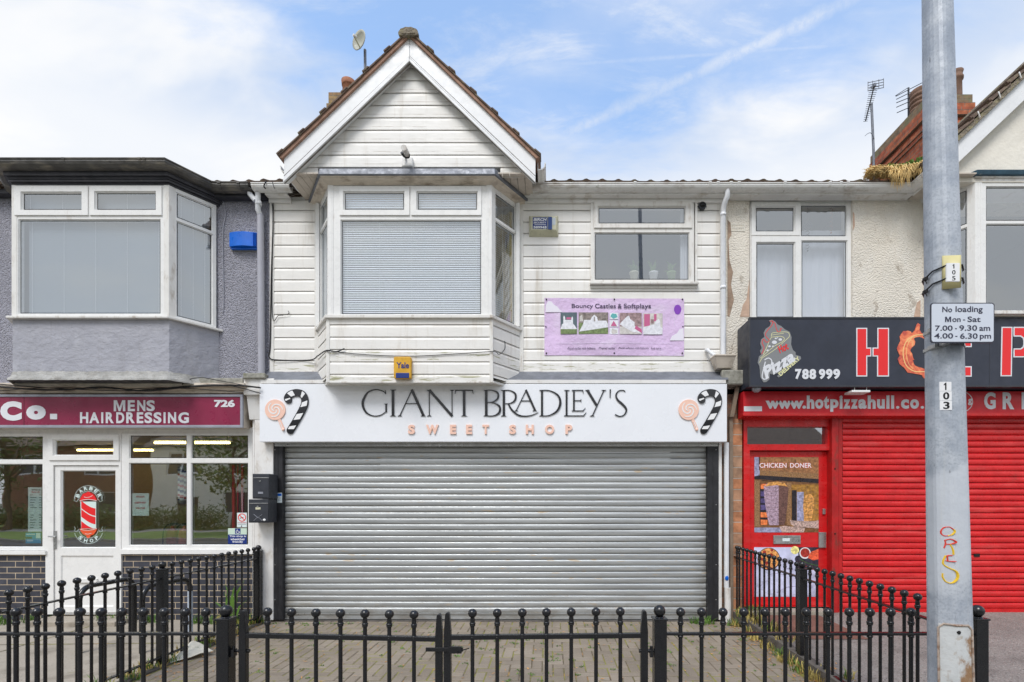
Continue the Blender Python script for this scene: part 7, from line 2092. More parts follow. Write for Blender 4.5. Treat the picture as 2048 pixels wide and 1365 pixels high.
# block paving, 90 degree herringbone of 200 x 100 mm blocks with worn edges
mb = MB(); rnd = random.Random(3)
bw, bl, gp_ = 0.105, 0.210, 0.0038
def blk(x0, y0, x1, y1):
    cx_, cy_ = (x0 + x1) / 2, (y0 + y1) / 2
    if not (LX + 0.05 < cx_ < RX - 0.05 and FD + 0.08 < cy_ < 6.50): return
    x0 = max(x0, LX + 0.052); x1 = min(x1, RX - 0.052)
    x0 += gp_ + rnd.uniform(0, .002); y0 += gp_ + rnd.uniform(0, .002); x1 -= gp_ + rnd.uniform(0, .002); y1 -= gp_ + rnd.uniform(0, .002)
    if x1 - x0 < 0.02: return
    dz_ = rnd.uniform(-0.0025, 0.0025); tx, ty = rnd.uniform(-.01, .01), rnd.uniform(-.01, .01); c = 0.006
    f = lambda x, y, h: (x, y, zg(y) + h + dz_ + (x - cx_) * tx + (y - cy_) * ty)
    o = [(x0, y0), (x1, y0), (x1, y1), (x0, y1)]; i_ = [(x0 + c, y0 + c), (x1 - c, y0 + c), (x1 - c, y1 - c), (x0 + c, y1 - c)]
    mb.add([f(*p, -0.02) for p in o] + [f(*p, -0.005) for p in o] + [f(*p, 0.0) for p in i_],
           [(0, 1, 5, 4), (1, 2, 6, 5), (2, 3, 7, 6), (3, 0, 4, 7), (4, 5, 9, 8), (5, 6, 10, 9), (6, 7, 11, 10), (7, 4, 8, 11), (8, 9, 10, 11)])
for i in range(-60, 60):
    for j in range(-40, 40):
        a = i + 4 * j; b = -i           # lattice of the herringbone
        X0, Y0 = -0.7 + a * bw, 4.6 + b * bw
        if not (-4.4 < X0 < 3.0 and 2.4 < Y0 < 7.0): continue
        blk(X0, Y0, X0 + bl, Y0 + bw)
        blk(X0 + bl, Y0, X0 + bl + bw, Y0 + bl)
structure(mb.build('block_paving', M['block']))

# ---- weeds, litter
def blades(spots, n, hmin, hmax, spread, seed, name, m, label, flat=0.0):
    mb = MB(); r_ = random.Random(seed)
    for (x, y, s_) in spots:
        z = max(zg(y), zt_(y) if x > RX else -1) + 0.002
        for i in range(int(n * s_)):
            a = r_.uniform(0, 2 * pi); rr = spread * s_ * sqrt(r_.random()); p = Vector((x + rr * cos(a), y + rr * sin(a) * 0.7, z)); h = r_.uniform(hmin, hmax) * (0.6 + 0.5 * s_)
            b = r_.uniform(0, 2 * pi); lean = Vector((cos(b), sin(b), 0)) * h * r_.uniform(0.2, 0.9 + flat); w_ = Vector((-sin(b), cos(b), 0)) * r_.uniform(0.003, 0.006)
            q = p + lean * 0.4 + Vector((0, 0, h * 0.65)); t_ = p + lean + Vector((0, 0, h * (0.95 - flat)))
            mb.add([p - w_, p + w_, q + w_ * 0.8, t_, q - w_ * 0.8], [(0, 1, 2, 4), (2, 3, 4)])
    return stuff(mb.build(name, M[m]), label, 'weeds')
r0 = random.Random(8)
left_line = [(LX + r0.uniform(-0.10, 0.06), r0.uniform(3.4, 6.35), r0.uniform(0.3, 1.0)) for _ in range(42)]
right_line = [(RX + r0.uniform(-0.14, 0.10), r0.uniform(3.6, 6.35), r0.uniform(0.3, 1.0)) for _ in range(36)]
base_line = [(X(px, 6.42), 6.36 + r0.uniform(-.06, .06), s_) for px, s_ in ((10, 1.1), (30, .9), (60, 1.0), (82, .8), (205, .9), (220, 1.1), (240, .7), (258, .8), (305, 1.0), (330, .8), (400, 1.0), (420, .9), (446, 1.2), (466, 1.3), (486, 1.2), (505, 1.2), (525, .8), (1385, .6), (1400, .9), (1415, .6), (1488, 1.1), (1500, 1.3), (1512, 1.0))]
blades(left_line[:24] + right_line[:16] + base_line, 46, 0.03, 0.13, 0.11, 1, 'green_weeds', 'leaf', 'tufts of green weeds along the railings and shopfront bases')
blades(left_line[16:] + right_line[10:] + [(X(px, 6.42), 6.34, s_) for px, s_ in ((500, 1.2), (515, 1.1), (455, .9), (1478, .7))], 46, 0.03, 0.13, 0.12, 2, 'dry_grass', 'drygrass', 'dry yellow grass along the dividing railings')
joint_spots = [(r0.uniform(LX + .2, RX - .2), r0.uniform(3.9, 6.3), r0.uniform(.15, .45)) for _ in range(150)] + [(X(px, 6.3), 6.33, .6) for px in range(545, 700, 30)]
blades(joint_spots, 36, 0.008, 0.028, 0.10, 4, 'moss_tufts', 'leaf', 'small green tufts in the joints of the block paving', 0.3)
mb = MB()
for i in range(1100):
    k = r0.random()
    if k < 0.45: x, y = RX + r0.gauss(-0.12, 0.13), r0.uniform(3.5, 6.3)
    elif k < 0.7: x, y = LX + r0.gauss(0.16, 0.16), r0.uniform(3.6, 6.3)
    else: x, y = r0.uniform(LX + .1, RX - .1), r0.uniform(4.2, 6.4)
    z = max(zg(y), zt_(y) if x > RX else -1) + r0.uniform(0.004, 0.014); a = r0.uniform(0, pi); l = r0.uniform(0.008, 0.028); w_ = r0.uniform(0.003, 0.008)
    u = Vector((cos(a), sin(a), r0.uniform(-.25, .25))) * l; v = Vector((-sin(a), cos(a), r0.uniform(-.3, .3))) * w_; p = Vector((x, y, z))
    mb.add([p - u, p + v, p + u, p - v], [(0, 1, 2, 3)])
stuff(mb.build('leaf_litter', M['litter']), 'scattered orange leaf litter on the paving and along the railings', 'leaf litter')
# leafy clump by the barber's wall
t = thing('leafy_plant', 'tall green strap leaved plant against the dark brick beside the pilaster', 'plant', (X(462, 6.38), 6.38, 0))
mb = MB(); r_ = random.Random(21)
for i in range(13):
    a = r_.uniform(0, 2 * pi); h = r_.uniform(0.28, 0.62); ln = r_.uniform(0.03, 0.16); p = Vector((X(462, 6.38) + r_.uniform(-.06, .06), 6.36 + r_.uniform(-.03, .03), 0)); b = Vector((cos(a), sin(a) * .4, 0)); w_ = Vector((1, 0.2, 0)) * r_.uniform(0.008, 0.014)
    q = p + b * ln * 0.5 + Vector((0, 0, h * 0.7)); e = p + b * ln * 1.4 + Vector((0, 0, h))
    mb.add([p - w_, p + w_, q + w_, e, q - w_], [(0, 1, 2, 4), (2, 3, 4)])
mb.build('leaves', M['leaf'], t)
# crumpled sheet lying by the left railings
mb = MB(); n, k = 10, 6; vs = []
def wp(px, py, y): return Vector((X(px, y), y, Z(py, y)))
c00, c10, c01, c11 = wp(336, 1328, 4.80), wp(427, 1301, 5.08), wp(352, 1311, 4.98), wp(386, 1282, 5.16)
for j in range(k + 1):
    for i in range(n + 1):
        u, v = i / n, j / k
        p = c00.lerp(c10, u).lerp(c01.lerp(c11, u), v); p.z = max(p.z, zg(p.y) + 0.006) + 0.010 * sin(u * 11 + v * 5) * u
        vs.append(tuple(p))
mb.add(vs, [(j * (n + 1) + i, j * (n + 1) + i + 1, (j + 1) * (n + 1) + i + 1, (j + 1) * (n + 1) + i) for i in range(n) for j in range(k)], 0, False)
o = mb.build('crumpled_sheet', mat('dirty_white_card', (0.62, 0.58, 0.48), 0.7, vary=(6, .1), dirt=[(GRIME, 8, .6, .8, .4)])); sm = o.modifiers.new('thick', 'SOLIDIFY'); sm.thickness = 0.004
tag(o, 'crumpled piece of off-white sheet lying on the forecourt behind the left railings', 'litter')

# ================================================================ RAILINGS
bar = MB()
bar.tube([(0, 0, 0.06), (0, 0, 0.945)], 0.0117, 10)
for z, r in ((0.845, 0.0165), (0.858, 0.0165), (0.918, 0.0165), (0.928, 0.018)): bar.lathe([(0.011, z - 0.007), (r, z - 0.005), (r, z + 0.005), (0.011, z + 0.007)], n=12)
fin = MB(); fin.ball((0, 0, 0.988), 0.0268, 16); fin.lathe([(0.0128, 0.93), (0.015, 0.945), (0.012, 0.965)], n=12)
_bar = bar.build('bar', M['black']); _fin = fin.build('ball_finial', M['black'], _bar, local=True)
_first = [True]
def put_bar(root, x, y, z, zs=1.0, local=True):
    if _first[0]:
        b, f_ = _bar, _fin; _first[0] = False
    else:
        b = _bar.copy(); f_ = _fin.copy(); col.objects.link(b); col.objects.link(f_)
        f_.parent = b
    b.parent = root; b.location = Vector((x, y, z)) - Vector(root.location)
    return b
def post_mesh():
    mb = MB(); mb.box(-0.036, 0.036, -0.036, 0.036, -0.05, 0.945); mb.box(-0.042, 0.042, -0.042, 0.042, 0.945, 0.957)
    return mb
_pst = post_mesh().build('post', M['black'], bevel=0.004); _pf = MB().ball((0, 0, 0.996), 0.035, 18).lathe([(0.03, 0.955), (0.022, 0.963)], n=14).build('ball_finial', M['black'], _pst, local=True)
_pfirst = [True]
def put_post(root, x, y, z):
    if _pfirst[0]: b, f_ = _pst, _pf; _pfirst[0] = False
    else:
        b = _pst.copy(); f_ = _pf.copy(); col.objects.link(b); col.objects.link(f_); f_.parent = b
    b.parent = root; b.location = Vector((x, y, z)) - Vector(root.location); return b
Zf = zg(FD)
def front_panel(label, pxs, posts, x0, x1):
    t = thing('railing_fence', label, 'fence', ((x0 + x1) / 2, FD, Zf))
    for px in pxs: put_bar(t, X(px, FD), FD, Zf)
    for x in posts: put_post(t, x, FD, Zf)
    for z in (0.862, 0.09):
        MB().box(x0, x1, FD - 0.016, FD + 0.016, Zf + z - 0.009, Zf + z + 0.007).build('rail', M['black'], t, bevel=0.003)
    return t
xl0 = X(452, FD); xr0 = X(1319, FD); xre = X(1955, FD)
front_panel('black ball-topped railings along the pavement left of the gates', [412, 371, 328.6, 287, 244, 202.6, 160, 118.4, 74.4, 32.3, -10, -52, -94, -136, -178], [xl0, LX], LX + 0.037, xl0 - 0.037)
front_panel('black ball-topped railings along the pavement right of the gates, passing behind the lamp post', [1361, 1403, 1446, 1487.5, 1529.7, 1570.6, 1612.5, 1656, 1698.6, 1739.6, 1781, 1822, 1864, 1906], [xr0, xre], xr0 + 0.037, xre - 0.037)
def gate(label, pl, pr_, pxs, sag, hinge_left):
    xa, xb = X(pl, FD), X(pr_, FD)
    t = thing('metal_gate', label, 'gate', (xa if hinge_left else xb, FD, Zf))
    dzf = lambda x: -sag * ((x - xa) if hinge_left else (xb - x)) / (xb - xa)
    for px in pxs: put_bar(t, X(px, FD), FD, Zf + dzf(X(px, FD)) + 0.004)
    for z in (0.852, 0.12):
        mb = MB(); h = 0.014
        mb.add([(x, y, Zf + z + dzf(x) + s_) for x in (xa, xb) for y in (FD - 0.016, FD + 0.016) for s_ in (-h, h)], [(0, 1, 3, 2), (4, 6, 7, 5), (0, 4, 5, 1), (2, 3, 7, 6), (0, 2, 6, 4), (1, 5, 7, 3)])
        mb.build('rail', M['black'], t, bevel=0.003)
    for x in (xa, xb):
        zz = Zf + dzf(x); q = [(x - 0.021, zz + 0.07), (x + 0.021, zz + 0.07), (x + 0.021, zz + 0.875)] + [(x + 0.0 + 0.013 * cos(a) , zz + 0.985 + 0.016 * sin(a)) for a in [radians(i * 30) for i in range(7)]] + [(x - 0.021, zz + 0.875)]
        MB().prism(q, FD - 0.018, FD + 0.018).build('stile', M['black'], t, bevel=0.003)
    return t
g1 = gate('left leaf of the black double gates, sagging towards the middle', 487.5, 878.5, [535, 583, 632, 681, 730, 778.6, 828], 0.022, True)
g2_ = gate('right leaf of the black double gates, carrying the latch', 895.5, 1288, [945, 994.5, 1044.6, 1093, 1142.5, 1192, 1240.6], 0.012, False)
mb = MB(); mb.pbox(851, 926, 1296, 1304, FD - 0.03, FD - 0.02); mb.pbox(897, 923, 1294, 1308, FD - 0.034, FD - 0.019); mb.tube([(X(918, FD), FD - 0.03, Z(1302, FD)), (X(918, FD), FD - 0.042, Z(1302, FD))], 0.006, 10); mb.tube([(X(923, FD), FD - 0.028, Z(1299, FD)), (X(940, FD), FD - 0.03, Z(1294, FD))], 0.004, 6)
mb.build('latch', M['black'], g2_, bevel=0.002)
for root, xs_p, xs_g, s_ in ((g1, xl0, X(487.5, FD), 1), (g2_, xr0, X(1288, FD), -1)):
    for z in (0.76, 0.25):
        mb = MB(); zz = Zf + z
        mb.tube([(xs_p + s_ * 0.036, FD, zz), (xs_g, FD, zz)], 0.008, 8); mb.box(xs_p + s_ * 0.040, xs_p + s_ * 0.058, FD - 0.02, FD + 0.012, zz - 0.03, zz + 0.012); mb.tube([(xs_p + s_ * 0.05, FD - 0.006, zz - 0.035), (xs_p + s_ * 0.05, FD - 0.006, zz + 0.03)], 0.009, 8)
        mb.tube([(xs_g - 0.03, FD, zz), (xs_g + 0.035, FD, zz)], 0.011, 6)
        mb.build('hinge', M['black'], root)
def side_fence(label, x, midy, endpost=True):
    t = thing('railing_fence', label, 'fence', (x, 4.7, zg(4.7)))
    ys = []
    y = 6.47 - 0.133
    s_ = 0.1232
    y = 6.25 if endpost else 6.36
    while y > FD + 0.09:
        if abs(y - midy) > 0.066: ys.append(y)
        y -= s_
    for y in ys: put_bar(t, x, y, zg(y))
    put_post(t, x, midy, zg(midy))
    if endpost: put_post(t, x, 6.345, zg(6.345))
    else: put_bar(t, x, 6.44, zg(6.44))
    for z in (0.862, 0.09):
        for (ya, yb) in ((FD + 0.037, midy - 0.036), (midy + 0.036, 6.31 if endpost else 6.5)):
            mb = MB(); vs = [(xx, yy, zg(yy) + z + s2) for xx in (x - 0.02, x + 0.02) for yy in (ya, yb) for s2 in (-0.006, 0.006)]
            mb.add(vs, [(0, 1, 3, 2), (4, 6, 7, 5), (0, 4, 5, 1), (2, 3, 7, 6), (0, 2, 6, 4), (1, 5, 7, 3)]); mb.build('rail', M['black'], t, bevel=0.002)
    return t
side_fence('black ball-topped railings running back beside the barber forecourt', LX, 4.77)
side_fence('black ball-topped railings running back beside the takeaway forecourt', RX, RX * F / (1604 - CX), False)

# cycle stands
def hoop(x, y0, y1, label, split):
    t = thing('cycle_stand', label, 'bike stand', (x, (y0 + y1) / 2, zg(5.8)), 'hoops on the barber forecourt')
    h = 0.70; pts = [(x, y0, zg(y0) - 0.02), (x, y0, zg(y0) + h - 0.14)] + [(x, y0 + 0.14 - 0.14 * cos(a), zg(y0) + h - 0.14 + 0.14 * sin(a)) for a in [radians(i * 15) for i in range(1, 6)]]
    pts += [(x, y0 + 0.14, zg(y0) + h), (x, y1 - 0.14, zg(y0) + h)] + [(x, y1 - 0.14 + 0.14 * sin(a), zg(y0) + h - 0.14 + 0.14 * cos(a)) for a in [radians(i * 15) for i in range(1, 6)]]
    end = [(x, y1, zg(y0) + h - 0.16), (x, y1, zg(y1) - 0.02)]
    if split:
        MB().tube(pts + [end[0]], 0.027, 12).build('hoop', M['black'], t); MB().tube(end, 0.0275, 12).build('faded_leg', mat('faded_pale_blue_leg', (0.42, 0.47, 0.54), 0.5, vary=(9, .2)), t)
    else:
        MB().tube(pts + end, 0.027, 12).build('hoop', M['black'], t)
hoop(-5.0, 5.14, 5.82, 'black tubular cycle stand in front of the barber door', False)
hoop(-4.34, 5.15, 5.84, 'black cycle stand with one faded pale leg in front of the barber window', True)

# ================================================================ LAMP POST
LD = 2.42; LY = LD + 0.12     # front of the column, axis of the column
lp = thing('lamp_post', 'tall tapering galvanised lamp post with graffiti in front of the takeaway', 'lamp post', (X(1902, LD), LD, Zf))
def cx_at(z): # leans a little
    zt_, zb_ = Z(0, LY), Z(1365, LY)
    k = (z - zb_) / (zt_ - zb_); return X(1901.5, LY) + (X(1874.5, LY) - X(1901.5, LY)) * k
def hw_at(z):
    zt_, zb_ = Z(0, LY), Z(1365, LY); k = (z - zb_) / (zt_ - zb_)
    return max(((97 / 2) + (66 / 2 - 97 / 2) * k) * LY / F, 0.055) * 0.748
def octo(z, s_=1.0):
    c, h = cx_at(z), hw_at(z) * s_; q = h * math.tan(radians(22.5))
    yc = LD + 0.12
    return [(c - q, yc - h, z), (c + q, yc - h, z), (c + h, yc - q, z), (c + h, yc + q, z), (c + q, yc + h, z), (c - q, yc + h, z), (c - h, yc + q, z), (c - h, yc - q, z)]
mb = MB(); zs = [Zf - 0.1, 0.6, 1.2, 2.0, 3.0, 4.2, 5.6, 7.0, 10.0]
vs = [v for z in zs for v in octo(z)]
mb.add(vs, [(8 * i + j, 8 * i + (j + 1) % 8, 8 * i + 8 + (j + 1) % 8, 8 * i + 8 + j) for i in range(len(zs) - 1) for j in range(8)])
mb.build('column', M['post'], lp, bevel=0.018)
def fy(z): return LD + 0.12 - hw_at(z)      # front face of the column
def on_facet(rx, rz, off):
    """where the sight line (rx, 1, rz) meets the facet turned half left, lifted by off"""
    t = LD
    for _ in range(4):
        o = octo(E + rz * t); p = (Vector(o[7]) + Vector(o[0])) / 2
        t = (p.x + p.y - 1.4142 * off) / (rx + 1.0)
    return (rx * t, t, E + rz * t)
def face(px, py): return on_facet((px - CX) / F, (CY - py) / F, 0.0)
def to_facet(mb):
    """drawn on the plane y = 1, carried over to the facet"""
    mb.v = [on_facet(x / y, (z - E) / y, (1.0 - y)) for x, y, z in mb.v]
    return mb
z1 = Z(1259, 2.37)
def wrap(z, s_):      # the cover wraps two facets
    o = octo(z, s_); l = Vector(o[7]); r = Vector(o[1]); m_ = Vector(o[0])
    return [l.lerp(m_, 0.03), m_, m_.lerp(r, 0.93)]
mb = MB(); zz = [0.35, 0.6, z1 - 0.02, z1 - 0.004, z1]
rows = [wrap(z, 1.022) for z in zz]
rows[4] = [rows[4][0].lerp(rows[4][1], 0.35), rows[4][1], rows[4][1].lerp(rows[4][2], 0.7)]
vs = [v for r in rows for v in r] + [v for z in zz for v in wrap(z, 0.97)]
mb.add(vs, [(3 * i + j, 3 * i + j + 1, 3 * i + 4 + j, 3 * i + 3 + j) for i in range(4) for j in range(2)])
mb.add([*rows[0]] + wrap(0.35, 0.97), [(0, 1, 4, 3), (1, 2, 5, 4)])
for k in (0, 2): mb.add([r[k] for r in rows] + [wrap(z, 0.97)[k] for z in zz], [(i, i + 1, i + 6, i + 5) for i in range(4)])
dpl = mb.build('cover_plate', M['doorplate'], lp)
mb = MB(); q = [wrap(0.36, 1.024)[0], wrap(z1 - 0.022, 1.024)[0]]; e = wrap(z1 - 0.001, 1.024); f_ = wrap(z1 - 0.022, 1.024)
pts = q + [e[0].lerp(e[1], 0.3), e[1], e[1].lerp(e[2], 0.75), f_[2], wrap(0.36, 1.024)[2]]
mb.tube(pts, 0.006, 8); mb.build('plate_rim', M['rustpaint'], dpl)
mb = MB(); p = wrap(z1 - 0.036, 1.022); p = p[1].lerp(p[2], 0.08); mb.tube([p + Vector((0.002, -0.004, 0)), p + Vector((0, 0.006, 0))], 0.009, 14); mb.build('keyhole', M['void'], dpl)
mb = MB(); mb.tube([(cx_at(10.0), LY, 9.9), (cx_at(10.0), LY, 10.3), (cx_at(10.0), LY - 0.6, 10.6), (cx_at(10.0), LY - 1.3, 10.65)], 0.035, 10); mb.build('bracket_arm', M['post'], lp)
mb = MB(); mb.ball((cx_at(10.0), LY - 1.5, 10.66), 0.28, 16, 0, (0.5, 1.1, 0.3)); mb.build('lamp_head', M['silver'], lp)
# graffiti in red and yellow paint pen
mb = MB(); gn = [0]
def gf(pts, w_, m):
    L = [(X(1440 + p[0] * 0.2969, 1.0), Z(1040 + p[1] * 0.2969, 1.0)) for p in spline(pts, 6)]
    gn[0] += 1; nn = len(L); w_ = w_ / 3.0
    mb.ribbon(L, [w_ * (0.45 + 0.35 * sin(pi * i / nn) + 0.12 * sin(i * 1.3)) for i in range(nn)], 1.0 - 0.0022 - 0.00015 * gn[0], 1.002, m)
gf([(1570, 65), (1540, 48), (1500, 55), (1485, 85), (1500, 105), (1530, 108), (1560, 100)], 0.006, 0); gf([(1530, 108), (1560, 100), (1580, 82), (1575, 65)], 0.006, 1)
gf([(1510, 135), (1515, 160), (1505, 190)], 0.006, 0); gf([(1510, 138), (1550, 130), (1590, 150), (1560, 162), (1515, 165)], 0.006, 0); gf([(1545, 165), (1565, 200), (1570, 235)], 0.006, 1)
gf([(1520, 245), (1535, 240), (1560, 240)], 0.006, 0); gf([(1525, 240), (1530, 280)], 0.005, 0); gf([(1515, 275), (1550, 280), (1585, 280)], 0.006, 0); gf([(1515, 240), (1500, 270), (1500, 300), (1540, 325), (1585, 345), (1600, 375), (1590, 405), (1555, 425), (1515, 415), (1495, 385), (1495, 360)], 0.007, 1)
to_facet(mb).build('graffiti', [mat('red_paint_pen', (0.72, 0.06, 0.04), 0.5), mat('yellow_paint_pen', (0.85, 0.55, 0.03), 0.5)], lp)
# stacked digits
mb = MB()
for i, (ch, x0, y0) in enumerate((('1', 1879.5, 764), ('0', 1880, 783), ('3', 1880.5, 802))):
    mb.pbox(x0, x0 + 23.5, y0, y0 + 18.3, 1.0 - 0.0015, 1.0, 0)
    text(mb, ch, x0 + (6 if ch != '1' else 8), x0 + (18 if ch != '1' else 14), y0 + 2, y0 + 16.5, 1.0 - 0.0015, 1, 0.02, 0.001)
to_facet(mb).build('number_sticker', [M['white'], M['letterblack']], lp)
# cream tag tied on with cable ties
t = thing('number_tag', 'curled cream tag with a white number strip tied to the lamp post', 'tag', face(1903, 545))
mb = MB(); n = 8; vs = []
for i in range(n + 1):
    u = i / n
    for py in (577 + 2.5 * (1 - u), 545, 512):
        yy = 1.0 - 0.010 + 0.008 * (2 * u - 1) ** 2; vs.append((X(1884.5 + 37.5 * u, yy), yy, Z(py - 1.2 * u, yy)))
mb.add(vs, [(3 * i + j, 3 * i + 3 + j, 3 * i + 4 + j, 3 * i + 1 + j) for i in range(n) for j in range(2)], 0, True)
o = to_facet(mb).build('plate', mat('cream_tag_plastic', (0.62, 0.55, 0.27), 0.4, vary=(5, .08)), t); sm = o.modifiers.new('thick', 'SOLIDIFY'); sm.thickness = 0.0025
mb = MB(); mb.pbox(1894, 1919.5, 526.5, 563, 1.0 - 0.0145, 1.0 - 0.011, 0)
for ch, y0 in (('1', 529), ('0', 541), ('5', 553)): text(mb, ch, 1904 if ch != '1' else 1905, 1910.5 if ch != '1' else 1909, y0, y0 + 8.5, 1.0 - 0.0145, 1, 0.0, 0.0008)
to_facet(mb).build('number_strip', [M['white'], M['letterblack']], t)
for py in (536, 562):
    s0 = on_facet((1893 - CX) / F, (CY - py + 5) / F, 0.009); s1 = on_facet((1918 - CX) / F, (CY - py + 5) / F, 0.009)
    z0 = s0[2]; c = cx_at(z0); h = hw_at(z0) * 1.05; yc = LD + 0.12
    q = h * math.tan(radians(22.5)); P = [s0, (c - h, yc - q, z0 - 0.010), (c - h - 0.012, yc + q * 0.2, z0 - 0.034), (c - h, yc + q, z0 - 0.03), (c - q, yc + h, z0 - 0.03), (c + q, yc + h, z0 - 0.02), (c + h, yc + q, z0 - 0.01), (c + h, yc - q, z0 - 0.003), (c + q, yc - h, z0), (c - q, yc - h, z0), s1]
    mb = MB(); mb.tube(P, 0.004, 6); mb.box(c - h - 0.020, c - h - 0.004, yc - 0.012, yc + 0.008, z0 - 0.043, z0 - 0.028); mb.tube([(c - h - 0.012, yc, z0 - 0.036), (c - h - 0.010, yc - 0.01, z0 - 0.062)], 0.003, 5)
    mb.build('cable_tie', M['cable'], t)
# no loading plate
t = thing('traffic_sign', 'white no loading times plate with a black border strapped to the lamp post', 'sign', face(1925, 646))
d = fy(2.5) - 0.06
def rrect(px0, px1, py0, py1, r):
    x0, x1, z0, z1 = X(px0, d), X(px1, d), Z(py1, d), Z(py0, d); P = []
    for cx_, cz_, a0 in ((x1 - r, z1 - r, 0), (x0 + r, z1 - r, 90), (x0 + r, z0 + r, 180), (x1 - r, z0 + r, 270)):
        P += [(cx_ + r * cos(radians(a0 + i * 18)), cz_ + r * sin(radians(a0 + i * 18))) for i in range(6)]
    return P
mb = MB(); mb.prism(rrect(1861, 1989, 606, 686.5, 0.013), d, d + 0.004, 0); mb.prism(rrect(1863, 1987, 608, 684, 0.011), d - 0.001, d + 0.001, 1)
mb.build('plate', [mat('sign_black_border', (0.035, 0.037, 0.055), 0.4), mat('reflective_white_sheet', (0.62, 0.66, 0.73), 0.35)], t)
mb = MB(); dd = d - 0.001
for s_, x0, x1, y0, y1 in (('No', 1884.5, 1904, 614, 625), ('loading', 1911, 1965, 613, 628), ('M', 1890, 1902, 634, 644.5), ('on', 1904.5, 1921, 637, 644.5), ('-', 1926, 1930, 639.5, 641.2), ('Sat', 1935, 1961, 633.5, 644.5), ('7.00', 1870, 1905, 651.5, 662), ('-', 1910, 1913.5, 657, 658.7), ('9.30', 1918.5, 1954, 651, 662), ('am', 1958.5, 1980, 654.5, 662.3), ('4.00', 1868.5, 1906, 667, 677.5), ('-', 1910.5, 1914.5, 672.3, 674), ('6.30', 1920, 1955, 667, 678), ('pm', 1959.5, 1982, 670.3, 681)):
    text(mb, s_, x0, x1, y0, y1, dd, 0, 0.012, 0.0012)
mb.build('lettering', mat('sign_dark_lettering', (0.040, 0.043, 0.075), 0.4), t)
mb = MB()
for py in (645, 681):
    z0 = Z(py, 2.4); c = cx_at(z0); h = hw_at(z0) * 1.02; yc = LD + 0.12; q = h * math.tan(radians(22.5))
    loop = [(c - q, yc - h), (c + q, yc - h), (c + h, yc - q), (c + h, yc + q), (c + q, yc + h), (c - q, yc + h), (c - h, yc + q), (c - h, yc - q)]
    out_ = [(c + (x - c) * 1.03, yc + (y - yc) * 1.03) for x, y in loop]
    k = 8; vs = [(x, y, z0 + s_) for s_ in (-0.008, 0.008) for x, y in out_]
    mb.add(vs, [(i, (i + 1) % k, k + (i + 1) % k, k + i) for i in range(k)]); mb.box(c - h - 0.02, c - h + 0.01, yc - h * 0.8, yc - h * 0.2, z0 - 0.012, z0 + 0.010)
mb.box(X(1900, d), X(1912, d), d + 0.004, fy(2.4) + 0.01, Z(684, d), Z(610, d))
mb.build('strap', M['steel'], t, bevel=0.002)

# ================================================================ ACROSS THE ROAD (seen in the shop windows)
def house(x0, w, col_, label, y=-21.0):
    t = thing('house', label, 'house', (x0 + w / 2, y, 0))
    f = lambda a, b, c: (x0 + w - a, y - 0 + c, b)
    wn = [(0.12 * w, 3.6, 0.38 * w, 5.0), (0.62 * w, 3.6, 0.88 * w, 5.0), (0.10 * w, 0.9, 0.42 * w, 2.4)]
    dr_ = (0.62 * w, 0.05, 0.78 * w, 2.1)
    mb = MB(); plate(mb, f, 0, -0.1, w, 5.7, wn + [dr_], -0.25, 0.0); mb.box(x0, x0 + 0.2, y - 7.5, y - 0.251, -0.1, 5.7); mb.box(x0 + w - 0.2, x0 + w, y - 7.5, y - 0.251, -0.1, 5.7); mb.box(x0 + 0.2, x0 + w - 0.2, y - 7.5, y - 7.3, -0.1, 5.7)
    wl_ = mb.build('wall', col_, t)
    for r in wn:
        mb = MB(); plate(mb, f, *r, [(r[0] + 0.08, r[1] + 0.08, (r[0] + r[2]) / 2 - 0.04, r[3] - 0.08), ((r[0] + r[2]) / 2 + 0.04, r[1] + 0.08, r[2] - 0.08, r[3] - 0.08)], -0.2, -0.1); wf_ = mb.build('window', M['frame'], t)
        mb = MB(); mb.add([f(r[0], r[1], -0.15), f(r[2], r[1], -0.15), f(r[2], r[3], -0.15), f(r[0], r[3], -0.15)], [(0, 1, 2, 3)]); mb.build('pane', M['boxdark'], wf_)
    mb = MB(); mb.add([f(dr_[0], dr_[1], -0.12), f(dr_[2], dr_[1], -0.12), f(dr_[2], dr_[3], -0.12), f(dr_[0], dr_[3], -0.12)], [(0, 1, 2, 3)]); mb.build('door', M['blackmatt'], t)
    mb = MB(); mb.add([(x0 - .3, y + .4, 5.6), (x0 + w + .3, y + .4, 5.6), (x0 + w + .3, y - 7.9, 5.6), (x0 - .3, y - 7.9, 5.6), (x0 - .3, y - 3.75, 8.6), (x0 + w + .3, y - 3.75, 8.6)], [(0, 1, 5, 4), (2, 3, 4, 5), (1, 2, 5), (3, 0, 4), (0, 3, 2, 1)]); mb.build('roof', M['tile'], t)
house(-38.5, 9.0, brick_mat('far_red_brick', (0.30, 0.12, 0.07), (0.24, 0.10, 0.06), (0.3, 0.26, 0.22)), 'red brick house across the road, reflected at the left of the barber window')
house(-28.0, 8.6, M['cream_smooth'], 'pale rendered house across the road, reflected in the barber window')
house(-19.2, 9.5, M['pebble'], 'grey rendered house across the road, reflected at the right of the barber window')
house(-4.5, 10.0, M['brick_old'], 'brown brick house across the road opposite the grey shutter')
house(10.0, 9.5, M['cream_smooth'], 'cream rendered house across the road, reflected over the takeaway door')
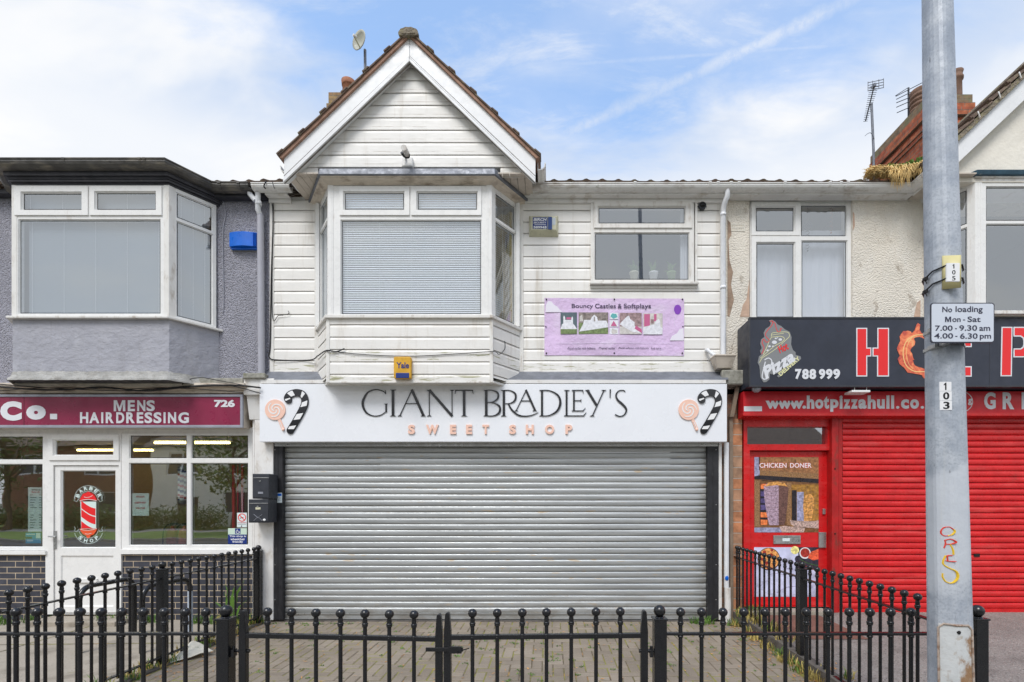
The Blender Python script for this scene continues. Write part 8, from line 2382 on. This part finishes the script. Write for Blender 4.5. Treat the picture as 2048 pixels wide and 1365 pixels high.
def tree(x, y, h, r, label, seed):
    t = thing('tree', label, 'tree', (x, y, -0.05), 'trees across the road')
    r_ = random.Random(seed)
    mb = MB(); mb.tube([(x, y, -0.1), (x + 0.1, y, h * 0.3), (x - 0.05, y + 0.1, h * 0.6), (x, y, h * 0.85)], [0.2, 0.16, 0.11, 0.04], 10)
    for i in range(6):
        a = r_.uniform(0, 2 * pi); z = h * r_.uniform(0.3, 0.6); mb.tube([(x, y, z), (x + cos(a) * r * 0.4, y + sin(a) * r * 0.4, z + h * 0.14), (x + cos(a) * r * 0.75, y + sin(a) * r * 0.75, z + h * 0.22)], [0.08, 0.05, 0.02], 6)
    mb.build('trunk', M['bark'], t)
    mb = MB()
    cl = [(x + r_.gauss(0, r * 0.42), y + r_.gauss(0, r * 0.42), h * r_.uniform(0.38, 0.95)) for _ in range(34)]
    for c in cl:
        for i in range(55):
            p = Vector((c[0] + r_.gauss(0, r * 0.16), c[1] + r_.gauss(0, r * 0.16), c[2] + r_.gauss(0, r * 0.14))); a = Vector((r_.gauss(0, 1), r_.gauss(0, 1), r_.gauss(0, 1))).normalized() * r_.uniform(0.08, 0.16); b = a.cross(Vector((r_.gauss(0, 1), r_.gauss(0, 1), 1))).normalized() * 0.07
            mb.add([p - a, p + b, p + a, p - b], [(0, 1, 2, 3)])
    mb.build('crown', M['foliage'], t)
tree(-33.0, -16.4, 7.5, 2.6, 'round green tree reflected in the barber door', 1)
tree(-19.0, -16.0, 7.0, 2.4, 'green tree reflected at the right edge of the barber window', 2)
tree(9.0, -16.2, 6.5, 2.2, 'green tree reflected in the glass above the takeaway door', 3)
mb = MB(); r_ = random.Random(9)
for i in range(9000):
    x = r_.uniform(-40, -21); y = -18.2 + r_.gauss(0, 0.3); z = abs(r_.gauss(0.6, 0.4)); a = Vector((r_.gauss(0, 1), r_.gauss(0, 1), r_.gauss(0, 1))).normalized() * 0.10; b = a.cross(Vector((0.3, 0.2, 1))).normalized() * 0.05; p = Vector((x, y, z))
    mb.add([p - a, p + b, p + a, p - b], [(0, 1, 2, 3)])
tag(mb.build('hedge', M['foliage']), 'leafy front garden hedge across the road, reflected in the barber glass', 'hedge')
